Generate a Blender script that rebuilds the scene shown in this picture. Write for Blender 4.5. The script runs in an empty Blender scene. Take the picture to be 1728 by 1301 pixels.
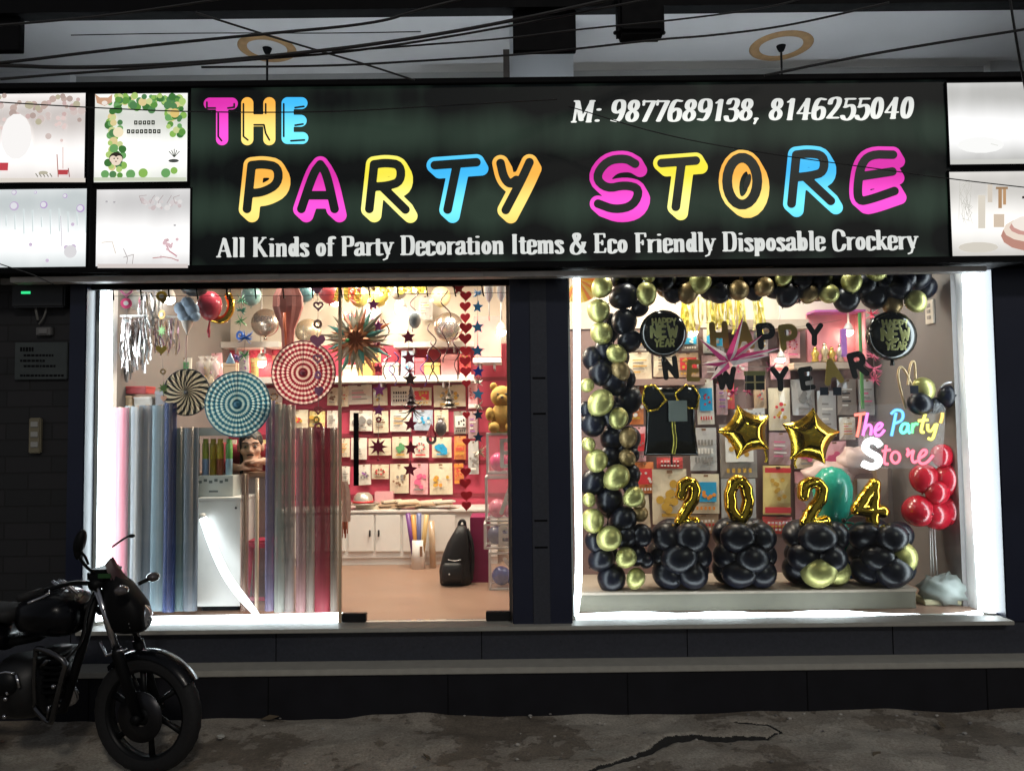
import bpy, bmesh, math, random
import numpy as np
from mathutils import Vector, Matrix
C = bpy.context.scene.collection
scn = bpy.context.scene
R = math.radians
# ------------------------------------------------------------------ camera
FPX = 1305.0; CX = 864.0; CY = 650.5; CAMZ = 1.66
CAM = (Matrix.Translation((0, 0, CAMZ)) @ Matrix.Rotation(R(92.88), 4, 'X') @ Matrix.Rotation(R(-0.66), 4, 'Z'))
cd = bpy.data.cameras.new('camera'); co = bpy.data.objects.new('camera', cd); C.objects.link(co)
cd.sensor_fit = 'HORIZONTAL'; cd.sensor_width = 36; cd.lens = FPX / 1728 * 36
cd.clip_start = .05; cd.clip_end = 500
co.matrix_world = CAM
scn.camera = co
# ------------------------------------------------------------------ night sky and weak light
w = bpy.data.worlds.new('World'); scn.world = w; w.use_nodes = True
nt = w.node_tree; nt.nodes.clear()
sky = nt.nodes.new('ShaderNodeTexSky'); sky.sky_type = 'NISHITA'; sky.sun_disc = False
sky.sun_elevation = R(-6); sky.sun_rotation = R(200)
b1 = nt.nodes.new('ShaderNodeBackground'); b1.inputs['Strength'].default_value = .05
b2 = nt.nodes.new('ShaderNodeBackground'); b2.inputs['Color'].default_value = (.86, .9, 1, 1); b2.inputs['Strength'].default_value = .17
ad = nt.nodes.new('ShaderNodeAddShader'); wo = nt.nodes.new('ShaderNodeOutputWorld')
nt.links.new(sky.outputs[0], b1.inputs['Color']); nt.links.new(b1.outputs[0], ad.inputs[0]); nt.links.new(b2.outputs[0], ad.inputs[1]); nt.links.new(ad.outputs[0], wo.inputs[0])
sl = bpy.data.lights.new('street_light_fill', 'SUN'); sl.energy = .62; sl.angle = R(5); sl.color = (1, .93, .84)  # unseen lamp added as stand-in for street light on ground and window
so = bpy.data.objects.new('street_light_fill', sl); C.objects.link(so); so.rotation_euler = (R(56), 0, R(22))
scn.view_settings.view_transform = 'Standard'; scn.view_settings.look = 'None'; scn.view_settings.exposure = 0; scn.view_settings.gamma = 1
scn.render.engine = 'CYCLES'
cy = scn.cycles; cy.use_denoising = True; cy.max_bounces = 10; cy.transparent_max_bounces = 24; cy.diffuse_bounces = 4; cy.glossy_bounces = 4
cy.sample_clamp_indirect = 4; cy.caustics_reflective = False; cy.caustics_refractive = False
try: cy.denoiser = 'OPENIMAGEDENOISE'
except Exception: pass

# ------------------------------------------------------------------ helpers
_R3 = CAM.to_3x3()
def at(px, py, Y):
    d = _R3 @ Vector(((px - CX) / FPX, -(py - CY) / FPX, -1))
    return Vector((0, 0, CAMZ)) + d * (Y / d.y)
def ax(px, py, Y): return at(px, py, Y).x
def az(px, py, Y): return at(px, py, Y).z
def sc(Y): return Y / FPX
WL = {}
def tag(o, label=None, cat=None, group=None, kind=None):
    if label: o['label'] = label
    if cat: o['category'] = cat
    if group: o['group'] = group
    if kind: o['kind'] = kind
    return o
def thing(name, label, cat, loc=(0, 0, 0), group=None, rz=0):
    o = bpy.data.objects.new(name, None); C.objects.link(o); o.location = loc; o.rotation_euler = (0, 0, rz)
    o.empty_display_size = .05; WL[o.name] = Vector(loc)
    return tag(o, label, cat, group)
def wl(o): return WL.get(o.name, Vector((0, 0, 0)))
class MB:
    def __init__(s): s.v = []; s.f = []; s.mi = []; s.m = 0; s.flat = set()
    def add(s, vs, fs, flat=False):
        b = len(s.v); s.v += [Vector(p) for p in vs]
        for f in fs:
            if flat: s.flat.add(len(s.f))
            s.f.append(tuple(b + i for i in f)); s.mi.append(s.m)
        return s
    def box(s, a, b, bev=0):
        x0, y0, z0 = [min(a[i], b[i]) for i in range(3)]; x1, y1, z1 = [max(a[i], b[i]) for i in range(3)]
        if bev:
            e = min(bev, (x1 - x0) * .3, (y1 - y0) * .3, (z1 - z0) * .3)
            bm = bmesh.new(); bmesh.ops.create_cube(bm, size=1)
            for v in bm.verts: v.co = Vector(((x0 + x1) / 2 + v.co.x * (x1 - x0), (y0 + y1) / 2 + v.co.y * (y1 - y0), (z0 + z1) / 2 + v.co.z * (z1 - z0)))
            bmesh.ops.bevel(bm, geom=list(bm.edges), offset=e, segments=2, affect='EDGES')
            bm.verts.index_update()
            s.add([v.co.copy() for v in bm.verts], [[v.index for v in f.verts] for f in bm.faces], True); bm.free(); return s
        return s.add([(x0, y0, z0), (x1, y0, z0), (x1, y1, z0), (x0, y1, z0), (x0, y0, z1), (x1, y0, z1), (x1, y1, z1), (x0, y1, z1)],
                     [(0, 3, 2, 1), (4, 5, 6, 7), (0, 1, 5, 4), (1, 2, 6, 5), (2, 3, 7, 6), (3, 0, 4, 7)], True)
    def tube(s, pts, r, n=8, cap=True):
        pts = [Vector(p) for p in pts]; m = len(pts)
        rs = r if isinstance(r, (list, tuple)) else [r] * m
        vs = []; up = None
        for i, p in enumerate(pts):
            t = (pts[min(i + 1, m - 1)] - pts[max(i - 1, 0)])
            if t.length < 1e-9: t = Vector((0, 0, 1))
            t.normalize()
            if up is None: up = Vector((0, 0, 1)) if abs(t.z) < .9 else Vector((0, 1, 0))
            a = up - t * up.dot(t)
            if a.length < 1e-4: a = t.orthogonal()
            a.normalize(); up = a; b = t.cross(a)
            for k in range(n):
                q = 2 * math.pi * k / n; vs.append(p + (a * math.cos(q) + b * math.sin(q)) * rs[i])
        fs = []
        for i in range(m - 1):
            for k in range(n):
                fs.append((i * n + k, i * n + (k + 1) % n, (i + 1) * n + (k + 1) % n, (i + 1) * n + k))
        if cap: fs += [tuple(range(n))[::-1], tuple((m - 1) * n + k for k in range(n))]
        return s.add(vs, fs)
    def ball(s, c, r, nu=14, nv=9, rot=None):
        c = Vector(c); rr = Vector(r) if isinstance(r, (tuple, list, Vector)) else Vector((r, r, r))
        vs = [Vector((0, 0, 1))]
        for j in range(1, nv):
            t = math.pi * j / nv
            for i in range(nu): vs.append(Vector((math.sin(t) * math.cos(2 * math.pi * i / nu), math.sin(t) * math.sin(2 * math.pi * i / nu), math.cos(t))))
        vs.append(Vector((0, 0, -1)))
        out = []
        for v in vs:
            q = Vector((v.x * rr.x, v.y * rr.y, v.z * rr.z))
            if rot is not None: q = rot @ q
            out.append(c + q)
        fs = [(0, 1 + i, 1 + (i + 1) % nu) for i in range(nu)]
        for j in range(nv - 2):
            for i in range(nu):
                a = 1 + j * nu; fs.append((a + i, a + nu + i, a + nu + (i + 1) % nu, a + (i + 1) % nu))
        l = len(vs) - 1; a = 1 + (nv - 2) * nu
        fs += [(l, a + (i + 1) % nu, a + i) for i in range(nu)]
        return s.add(out, fs)
    def lathe(s, prof, c, axis=(0, 0, 1), n=24):
        a = Vector(axis).normalized(); u = a.orthogonal().normalized(); v = a.cross(u); c = Vector(c); m = len(prof)
        vs = [c + a * h + (u * math.cos(2 * math.pi * k / n) + v * math.sin(2 * math.pi * k / n)) * r for r, h in prof for k in range(n)]
        fs = [(i * n + k, i * n + (k + 1) % n, (i + 1) * n + (k + 1) % n, (i + 1) * n + k) for i in range(m - 1) for k in range(n)]
        return s.add(vs, fs)
    def plate(s, pts, O, th=.003, U=Vector((1, 0, 0)), V=Vector((0, 0, 1))):
        N = U.cross(V); n = len(pts)             # front face normal N points at the street (-y)
        fr = [O + U * p[0] + V * p[1] for p in pts]; bk = [q - N * th for q in fr]
        return s.add(fr + bk, [tuple(range(n)), tuple(range(2 * n - 1, n - 1, -1))] + [(i, n + i, n + (i + 1) % n, (i + 1) % n) for i in range(n)], True)
    def disc(s, O, r, th=.002, n=14, ry=None):
        return s.plate([(r * math.cos(2 * math.pi * k / n), (ry or r) * math.sin(2 * math.pi * k / n)) for k in range(n)], Vector(O), th)
    def sdf(s, fn, bounds, h, O=Vector((0, 0, 0)), U=Vector((1, 0, 0)), V=Vector((0, 0, 1)), th=.003, puff=0, pr=1, prof=None):
        x0, y0, x1, y1 = bounds
        nx = max(3, int((x1 - x0) / h) + 2); ny = max(3, int((y1 - y0) / h) + 2)
        xs = x0 + np.arange(nx) * h; ys = y0 + np.arange(ny) * h
        X, Y = np.meshgrid(xs, ys, indexing='ij'); D = fn(X, Y)
        D = np.where(np.abs(D) < 1e-7, 1e-7, D)
        D[0, :] = np.abs(D[0, :]); D[-1, :] = np.abs(D[-1, :]); D[:, 0] = np.abs(D[:, 0]); D[:, -1] = np.abs(D[:, -1])
        ins = D < 0; N = U.cross(V); vid = {}; P = []; H = []; bnd = []; polys = []
        anyin = ins[:-1, :-1] | ins[1:, :-1] | ins[1:, 1:] | ins[:-1, 1:]
        def cv(i, j):
            k = (i, j)
            if k not in vid: vid[k] = len(P); P.append((xs[i], ys[j])); H.append(-D[i, j])
            return vid[k]
        def ev(a, b):
            k = (a, b) if a < b else (b, a)
            if k not in vid:
                da, db = D[k[0]], D[k[1]]; t = da / (da - db)
                vid[k] = len(P); H.append(0)
                P.append((xs[k[0][0]] * (1 - t) + xs[k[1][0]] * t, ys[k[0][1]] * (1 - t) + ys[k[1][1]] * t))
            return vid[k]
        for i, j in np.argwhere(anyin):
            cs = [(i, j), (i + 1, j), (i + 1, j + 1), (i, j + 1)]; cs = [(int(a), int(b)) for a, b in cs]; poly = []; ise = []
            for k in range(4):
                a, b = cs[k], cs[(k + 1) % 4]
                if ins[a]: poly.append(cv(*a)); ise.append(False)
                if ins[a] != ins[b]: poly.append(ev(a, b)); ise.append(True)
            if len(poly) > 2:
                polys.append(poly)
                for k in range(len(poly)):
                    if ise[k] and ise[(k + 1) % len(poly)]: bnd.append((poly[k], poly[(k + 1) % len(poly)]))
        def hh(d):
            if not puff: return 0
            t = min(1, d / pr); return puff * (math.sqrt(max(0, 1 - (1 - t) ** 2)) if prof is None else 1 - (1 - t) ** prof)
        fr = [O + U * p[0] + V * p[1] + N * hh(q) for p, q in zip(P, H)]
        bk = [O + U * p[0] + V * p[1] - N * (hh(q) if puff else th) for p, q in zip(P, H)]
        n = len(P)
        fs = [tuple(p) for p in polys] + [tuple(n + q for q in reversed(p)) for p in polys]
        fl = not puff
        if not puff: fs += [(b, a, n + a, n + b) for a, b in bnd]
        return s.add(fr + bk, fs, fl)
    def mesh(s, name, mats, org=Vector((0, 0, 0))):
        me = bpy.data.meshes.new(name); me.from_pydata([tuple(v - org) for v in s.v], [], s.f)
        for m in (mats if isinstance(mats, (list, tuple)) else [mats]): me.materials.append(m)
        me.polygons.foreach_set('material_index', s.mi)
        me.polygons.foreach_set('use_smooth', [i not in s.flat for i in range(len(s.f))])
        me.update(); return me
    def build(s, name, mats, parent=None, label=None, kind=None):
        o = wl(parent) if parent is not None else Vector((0, 0, 0))
        ob = bpy.data.objects.new(name, s.mesh(name, mats, o)); C.objects.link(ob)
        if parent is not None: ob.parent = parent; WL[ob.name] = o
        return tag(ob, label, kind=kind)
    def single(s, name, mats, label, cat, group=None, org=None):
        if org is None:
            xs = [v.x for v in s.v]; ys = [v.y for v in s.v]; zs = [v.z for v in s.v]
            org = Vector(((min(xs) + max(xs)) / 2, (min(ys) + max(ys)) / 2, min(zs)))
        ob = bpy.data.objects.new(name, s.mesh(name, mats, org)); C.objects.link(ob); ob.location = org; WL[ob.name] = org
        return tag(ob, label, cat, group)
def share(name, me, parent, loc, scale=1, rot=(0, 0, 0), label=None):
    ob = bpy.data.objects.new(name, me); C.objects.link(ob); ob.parent = parent
    ob.location = Vector(loc) - wl(parent); ob.scale = (scale, scale, scale) if not isinstance(scale, (tuple, list)) else scale; ob.rotation_euler = rot
    WL[ob.name] = wl(parent)
    return tag(ob, label)

# 2D distance helpers
def seg(X, Y, a, b):
    dx, dy = b[0] - a[0], b[1] - a[1]; L = dx * dx + dy * dy + 1e-12
    t = np.clip(((X - a[0]) * dx + (Y - a[1]) * dy) / L, 0, 1)
    return np.hypot(X - a[0] - t * dx, Y - a[1] - t * dy)
def chaikin(p, n=2):
    for _ in range(n):
        q = [p[0]]
        for a, b in zip(p[:-1], p[1:]):
            q += [(a[0] * .75 + b[0] * .25, a[1] * .75 + b[1] * .25), (a[0] * .25 + b[0] * .75, a[1] * .25 + b[1] * .75)]
        p = q + [p[-1]]
    return p
def smooth3(pts, n=2):
    pts = [Vector(p) for p in pts]
    for _ in range(n):
        q = [pts[0]]
        for a, b in zip(pts[:-1], pts[1:]): q += [a * .75 + b * .25, a * .25 + b * .75]
        pts = q + [pts[-1]]
    return pts
def strokes(lines, r, pen=(1, 1)):
    def f(X, Y):
        d = np.full(X.shape, 9.)
        for l in lines:
            for a, b in zip(l[:-1], l[1:]):
                d = np.minimum(d, seg(X / pen[0], Y / pen[1], (a[0] / pen[0], a[1] / pen[1]), (b[0] / pen[0], b[1] / pen[1])))
        return d - r
    return f
def bounds(lines, r):
    xs = [p[0] for l in lines for p in l]; ys = [p[1] for l in lines for p in l]
    return min(xs) - r, min(ys) - r, max(xs) + r, max(ys) + r
def ell(cx, cy, rx, ry, a0=0, a1=360, n=22):
    return [(cx + rx * math.cos(R(a0 + (a1 - a0) * k / n)), cy + ry * math.sin(R(a0 + (a1 - a0) * k / n))) for k in range(n + 1)]
def star_pts(n, r1, r0, rot=90): return [((r1 if k % 2 == 0 else r0) * math.cos(R(rot + 180 * k / n)), (r1 if k % 2 == 0 else r0) * math.sin(R(rot + 180 * k / n))) for k in range(2 * n)]
def heart_pts(r, n=22):
    o = []
    for k in range(n):
        t = 2 * math.pi * k / n; o.append((r * math.sin(t) ** 3, r * (13 * math.cos(t) - 5 * math.cos(2 * t) - 2 * math.cos(3 * t) - math.cos(4 * t)) / 16))
    return o[::-1]

# ------------------------------------------------------------------ materials
def M(name, col, rough=.5, metal=0, var=.15, scale=14, bump=0, coat=0, alpha=1, spec=.5, trans=0, emit=None, es=0, aniso=None):
    m = bpy.data.materials.new(name); m.use_nodes = True; n = m.node_tree.nodes; L = m.node_tree.links
    b = n['Principled BSDF']
    tc = n.new('ShaderNodeTexCoord'); nz = n.new('ShaderNodeTexNoise'); nz.inputs['Scale'].default_value = scale; nz.inputs['Detail'].default_value = 5
    if aniso:
        mp = n.new('ShaderNodeMapping'); mp.inputs['Scale'].default_value = aniso; L.new(tc.outputs['Object'], mp.inputs['Vector']); L.new(mp.outputs[0], nz.inputs['Vector'])
    else: L.new(tc.outputs['Object'], nz.inputs['Vector'])
    mx = n.new('ShaderNodeMix'); mx.data_type = 'RGBA'
    mx.inputs['A'].default_value = tuple(min(1, c * (1 - var)) for c in col) + (1,); mx.inputs['B'].default_value = tuple(min(1, c * (1 + var)) for c in col) + (1,)
    L.new(nz.outputs['Fac'], mx.inputs['Factor']); L.new(mx.outputs['Result'], b.inputs['Base Color'])
    mr = n.new('ShaderNodeMapRange'); mr.inputs['To Min'].default_value = max(0, rough * .8); mr.inputs['To Max'].default_value = min(1, rough * 1.25)
    L.new(nz.outputs['Fac'], mr.inputs['Value']); L.new(mr.outputs[0], b.inputs['Roughness'])
    b.inputs['Metallic'].default_value = metal; b.inputs['Specular IOR Level'].default_value = spec
    b.inputs['Coat Weight'].default_value = coat; b.inputs['Alpha'].default_value = alpha; b.inputs['Transmission Weight'].default_value = trans
    if bump:
        bp = n.new('ShaderNodeBump'); bp.inputs['Strength'].default_value = bump; bp.inputs['Distance'].default_value = .01
        L.new(nz.outputs['Fac'], bp.inputs['Height']); L.new(bp.outputs[0], b.inputs['Normal'])
    if emit: b.inputs['Emission Color'].default_value = tuple(emit) + (1,); b.inputs['Emission Strength'].default_value = es
    return m
def E(name, col, s, sample=False):
    m = bpy.data.materials.new(name); m.use_nodes = True; n = m.node_tree.nodes; L = m.node_tree.links; n.clear()
    e = n.new('ShaderNodeEmission'); e.inputs['Color'].default_value = tuple(col) + (1,); e.inputs['Strength'].default_value = s
    o = n.new('ShaderNodeOutputMaterial'); L.new(e.outputs[0], o.inputs[0])
    if not sample: m.cycles.emission_sampling = 'NONE'
    return m
def s2l(c): return tuple(((x / 255) / 12.92 if x / 255 <= .04045 else ((x / 255 + .055) / 1.055) ** 2.4) for x in c)
SIGN_Y = 4.45
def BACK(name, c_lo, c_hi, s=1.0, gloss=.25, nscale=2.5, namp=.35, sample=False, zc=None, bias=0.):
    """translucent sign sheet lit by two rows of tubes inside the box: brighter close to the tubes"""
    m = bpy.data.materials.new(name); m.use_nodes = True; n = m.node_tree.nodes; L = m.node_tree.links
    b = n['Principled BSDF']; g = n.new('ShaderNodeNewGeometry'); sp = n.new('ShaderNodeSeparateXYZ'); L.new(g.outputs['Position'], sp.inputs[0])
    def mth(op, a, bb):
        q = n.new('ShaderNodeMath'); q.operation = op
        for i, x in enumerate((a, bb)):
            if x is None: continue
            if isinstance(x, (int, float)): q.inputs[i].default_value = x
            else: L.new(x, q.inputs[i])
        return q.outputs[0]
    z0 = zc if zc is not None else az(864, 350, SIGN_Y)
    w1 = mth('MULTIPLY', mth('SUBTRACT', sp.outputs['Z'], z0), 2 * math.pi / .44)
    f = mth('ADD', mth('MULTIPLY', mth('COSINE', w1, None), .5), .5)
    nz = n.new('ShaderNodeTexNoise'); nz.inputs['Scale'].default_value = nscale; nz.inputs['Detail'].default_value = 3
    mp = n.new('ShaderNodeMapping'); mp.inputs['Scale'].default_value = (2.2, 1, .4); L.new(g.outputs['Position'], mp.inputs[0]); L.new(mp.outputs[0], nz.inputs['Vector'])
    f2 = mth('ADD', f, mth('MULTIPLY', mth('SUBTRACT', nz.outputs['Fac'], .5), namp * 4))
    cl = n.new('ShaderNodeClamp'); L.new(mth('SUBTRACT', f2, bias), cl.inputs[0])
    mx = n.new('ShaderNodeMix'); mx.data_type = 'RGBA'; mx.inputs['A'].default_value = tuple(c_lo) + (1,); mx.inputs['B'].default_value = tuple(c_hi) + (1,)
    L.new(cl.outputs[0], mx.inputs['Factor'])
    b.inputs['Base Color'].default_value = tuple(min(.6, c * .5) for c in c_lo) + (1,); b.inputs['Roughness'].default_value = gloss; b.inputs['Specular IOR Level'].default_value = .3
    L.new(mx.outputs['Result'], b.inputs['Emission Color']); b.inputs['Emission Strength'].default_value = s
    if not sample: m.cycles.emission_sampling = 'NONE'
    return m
_mc = {}
def mc(col, rough=.5, **k):
    key = (tuple(col), rough, tuple(sorted(k.items())))
    if key not in _mc: _mc[key] = M('surface_%d' % len(_mc), col, rough, **k)
    return _mc[key]
def mb_(): return MB()
random.seed(7)
X_, Z_ = Vector((1, 0, 0)), Vector((0, 0, 1))
GY = 4.75                     # plane of the shop glass
# ================================================================== GROUND
ZF = az(864, 1047, GY)            # shop floor
ZT = az(864, 1126, 4.5)           # top of the entrance step
ZH = az(864, 472, GY)             # head of the glass
ZC = 3.02                         # shop ceiling
XL, XP0, XP1, XR = ax(160, 760, GY), ax(862, 760, 4.66), ax(962, 760, 4.66), ax(1668, 760, GY)
XS = ax(573, 760, GY)             # joint between fixed pane and doorway
def groundm():
    m = M('worn_concrete', (.43, .40, .355), .85, var=.35, scale=6, bump=.35)
    n = m.node_tree.nodes; L = m.node_tree.links; b = n['Principled BSDF']
    tc = n.new('ShaderNodeTexCoord'); n2 = n.new('ShaderNodeTexNoise'); n2.inputs['Scale'].default_value = 1.3; n2.inputs['Detail'].default_value = 9; n2.inputs['Roughness'].default_value = .68
    L.new(tc.outputs['Object'], n2.inputs['Vector'])
    rp = n.new('ShaderNodeValToRGB'); el = rp.color_ramp.elements
    el[0].position = .36; el[0].color = (.36, .32, .27, 1); el[1].position = .66; el[1].color = (1.12, 1.1, 1.04, 1)
    for p_, c_ in ((.455, (.52, .47, .41, 1)), (.47, (.80, .76, .70, 1)), (.535, (.88, .85, .79, 1)), (.55, (1.02, 1.0, .94, 1))): e_ = el.new(p_); e_.color = c_
    L.new(n2.outputs['Fac'], rp.inputs[0])
    src = b.inputs['Base Color'].links[0].from_socket
    n3 = n.new('ShaderNodeTexNoise'); n3.inputs['Scale'].default_value = 75; n3.inputs['Detail'].default_value = 6; n3.inputs['Roughness'].default_value = .75; L.new(tc.outputs['Object'], n3.inputs['Vector'])
    r3 = n.new('ShaderNodeMapRange'); r3.inputs['From Min'].default_value = .3; r3.inputs['From Max'].default_value = .7; r3.inputs['To Min'].default_value = .55; r3.inputs['To Max'].default_value = 1.3; L.new(n3.outputs['Fac'], r3.inputs[0])
    mu = n.new('ShaderNodeMix'); mu.data_type = 'RGBA'; mu.blend_type = 'MULTIPLY'; mu.inputs['Factor'].default_value = 1
    L.new(src, mu.inputs['A']); L.new(rp.outputs[0], mu.inputs['B'])
    mv = n.new('ShaderNodeMix'); mv.data_type = 'RGBA'; mv.blend_type = 'MULTIPLY'; mv.inputs['Factor'].default_value = 1
    L.new(mu.outputs['Result'], mv.inputs['A']); L.new(r3.outputs[0], mv.inputs['B']); L.new(mv.outputs['Result'], b.inputs['Base Color'])
    def bump(src_, st, di, prev):
        q = n.new('ShaderNodeBump'); q.inputs['Strength'].default_value = st; q.inputs['Distance'].default_value = di; L.new(src_, q.inputs['Height'])
        if prev is not None: L.new(prev, q.inputs['Normal'])
        return q.outputs[0]
    nb = bump(rp.outputs[0], .9, .02, None); nb = bump(n3.outputs['Fac'], .8, .012, nb); L.new(nb, b.inputs['Normal'])
    return m
def make_ground():
    xs = np.unique(np.concatenate([np.linspace(-60, -4, 15), np.arange(-4, 3.6, .014), np.arange(.3, 1.6, .005), np.linspace(3.6, 60, 15)]))
    ys = np.unique(np.concatenate([np.linspace(-60, 2.9, 15), np.arange(2.9, 4.62, .011), np.arange(3.7, 4.4, .005), np.array([4.7, 6, 12, 60])]))
    X, Y = np.meshgrid(xs, ys, indexing='ij')
    rng = np.random.RandomState(3)
    Z = np.zeros_like(X)
    for k in range(46):
        f = rng.uniform(1, 26); a = rng.uniform(0, 6.3); p = rng.uniform(0, 6.3)
        Z += .009 / (1 + f * .45) * np.sin(f * (X * math.cos(a) + 1.6 * Y * math.sin(a)) + p + .8 * np.sin(3 * X + 2 * Y + p))
    near = np.clip((Y - 2.9) / .3, 0, 1) * np.clip((4 + X) / .4, 0, 1) * np.clip((3.6 - X) / .4, 0, 1)
    Z *= near
    def g(px, py):
        d = at(px, py, 1) - Vector((0, 0, CAMZ)); t = -CAMZ / d.z; return (d.x * t, d.y * t)
    crack = [g(*p) for p in ((985, 1310), (1030, 1291), (1068, 1279), (1096, 1266), (1128, 1249), (1170, 1244), (1232, 1246), (1290, 1243), (1318, 1233), (1296, 1224), (1240, 1222))]
    jit = .006 * np.sin(31 * X) + .004 * np.sin(57 * X + 1) + .002 * np.sin(140 * X)
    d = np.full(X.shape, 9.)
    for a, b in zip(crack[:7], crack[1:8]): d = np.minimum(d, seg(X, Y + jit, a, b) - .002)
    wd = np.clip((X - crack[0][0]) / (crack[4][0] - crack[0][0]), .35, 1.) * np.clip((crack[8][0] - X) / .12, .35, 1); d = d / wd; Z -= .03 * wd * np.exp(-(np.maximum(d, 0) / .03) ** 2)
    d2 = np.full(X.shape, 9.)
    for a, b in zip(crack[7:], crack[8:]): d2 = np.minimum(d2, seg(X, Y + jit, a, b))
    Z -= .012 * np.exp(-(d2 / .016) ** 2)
    # broken slab behind the crack stands a little higher
    pl = np.clip((X - crack[0][0] + (Y - crack[0][1]) * -.6) / .05, 0, 1) * 0
    for (px, py, r, h) in ((1180, 1228, .20, .012), (720, 1255, .16, .010), (880, 1270, .2, -.012), (640, 1225, .15, -.01), (1500, 1260, .25, .01), (450, 1275, .2, .01)):
        c = g(px, py); Z += h * np.exp(-(((X - c[0]) / (r * 2)) ** 2 + ((Y - c[1]) / r) ** 2) ** 2)
    vs = [(float(X[i, j]), float(Y[i, j]), float(Z[i, j])) for i in range(len(xs)) for j in range(len(ys))]
    n = len(ys)
    fs = [(i * n + j, (i + 1) * n + j, (i + 1) * n + j + 1, i * n + j + 1) for i in range(len(xs) - 1) for j in range(n - 1)]
    b = MB(); b.add(vs, fs); 
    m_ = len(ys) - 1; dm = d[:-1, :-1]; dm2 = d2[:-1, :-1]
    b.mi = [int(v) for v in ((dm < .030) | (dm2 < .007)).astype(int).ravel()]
    o = b.build('street_ground', [groundm(), M('crack_shade', (.012, .011, .010), .95, var=.4, scale=60)]); tag(o, 'cracked grey concrete street ground', None, kind='structure')  # shade under the slab edge painted dark along the crack
    return g
gpt = make_ground()
# ================================================================== MATERIALS OF THE SHOP
navy = M('navy_panel', (.010, .014, .034), .32, var=.25, scale=3)
blackp = M('black_paint', (.004, .0042, .005), .7, var=.3, spec=.12)
brickm = M('dark_tile_cladding', (.02, .019, .022), .6, var=.4, scale=5, bump=.2)
def brickify(m):
    n = m.node_tree.nodes; L = m.node_tree.links; b = n['Principled BSDF']; tc = n.new('ShaderNodeTexCoord')
    mp = n.new('ShaderNodeMapping'); mp.inputs['Rotation'].default_value = (R(90), 0, 0); L.new(tc.outputs['Object'], mp.inputs[0])
    br = n.new('ShaderNodeTexBrick'); br.inputs['Scale'].default_value = 3.4; br.inputs['Color1'].default_value = (.014, .013, .015, 1); br.inputs['Color2'].default_value = (.008, .009, .010, 1); br.inputs['Mortar'].default_value = (.004, .004, .004, 1); br.inputs['Mortar Size'].default_value = .016
    br.inputs['Brick Width'].default_value = .95; br.inputs['Row Height'].default_value = .34
    L.new(mp.outputs[0], br.inputs['Vector']); L.new(br.outputs['Color'], b.inputs['Base Color'])
    bp = n.new('ShaderNodeBump'); bp.inputs['Strength'].default_value = .8; bp.inputs['Distance'].default_value = .012; bp.invert = True
    L.new(br.outputs['Fac'], bp.inputs['Height']); L.new(bp.outputs[0], b.inputs['Normal'])
brickify(brickm)
granite = M('dark_granite', (.034, .038, .05), .3, var=.35, scale=60)
ledge_s = M('pale_stone_edge', (.34, .33, .29), .55, var=.2, scale=20)
dark_rise = M('dark_riser', (.010, .010, .013), .7, var=.5, scale=8, spec=.2)
white = M('white_laminate', (.74, .72, .69), .35, var=.05)
wall_beige = M('cream_wall', (.66, .60, .52), .6, var=.06)
wall_grey = M('grey_wall', (.18, .165, .16), .6, var=.08)
pinkw = M('crimson_slatwall', (.50, .055, .105), .5, var=.12)
darkred = M('dark_red_rail', (.22, .022, .04), .5, var=.15)
floor_m = M('beige_vinyl_floor', (.29, .18, .13), .35, var=.14, scale=5)
soffit = M('weathered_plaster', (.62, .63, .65), .8, var=.14, scale=2.2)
metal = M('brushed_aluminium', (.55, .55, .56), .35, metal=1, var=.1)
dmetal = M('dark_metal', (.03, .03, .033), .35, metal=.8, var=.2)
woodtrim = M('pale_wood_trim', (.55, .40, .26), .45, var=.2, aniso=(30, 30, 1))
def glass_mat():
    m = bpy.data.materials.new('window_glass'); m.use_nodes = True; n = m.node_tree.nodes; L = m.node_tree.links; n.clear()
    t = n.new('ShaderNodeBsdfTransparent'); t.inputs[0].default_value = (.93, .96, .95, 1); g = n.new('ShaderNodeBsdfGlossy'); g.inputs['Roughness'].default_value = .02; g.inputs['Color'].default_value = (.8, .8, .8, 1)
    f = n.new('ShaderNodeFresnel'); f.inputs[0].default_value = 1.35; mx = n.new('ShaderNodeMixShader'); o = n.new('ShaderNodeOutputMaterial')
    L.new(f.outputs[0], mx.inputs[0]); L.new(t.outputs[0], mx.inputs[1]); L.new(g.outputs[0], mx.inputs[2]); L.new(mx.outputs[0], o.inputs[0]); return m
glassm = glass_mat()
led = E('led_strip_light', (.86, .93, 1), 15, True)
led_reflect = E('led_reflection_glow', (.88, .94, 1), 5, True)
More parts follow.
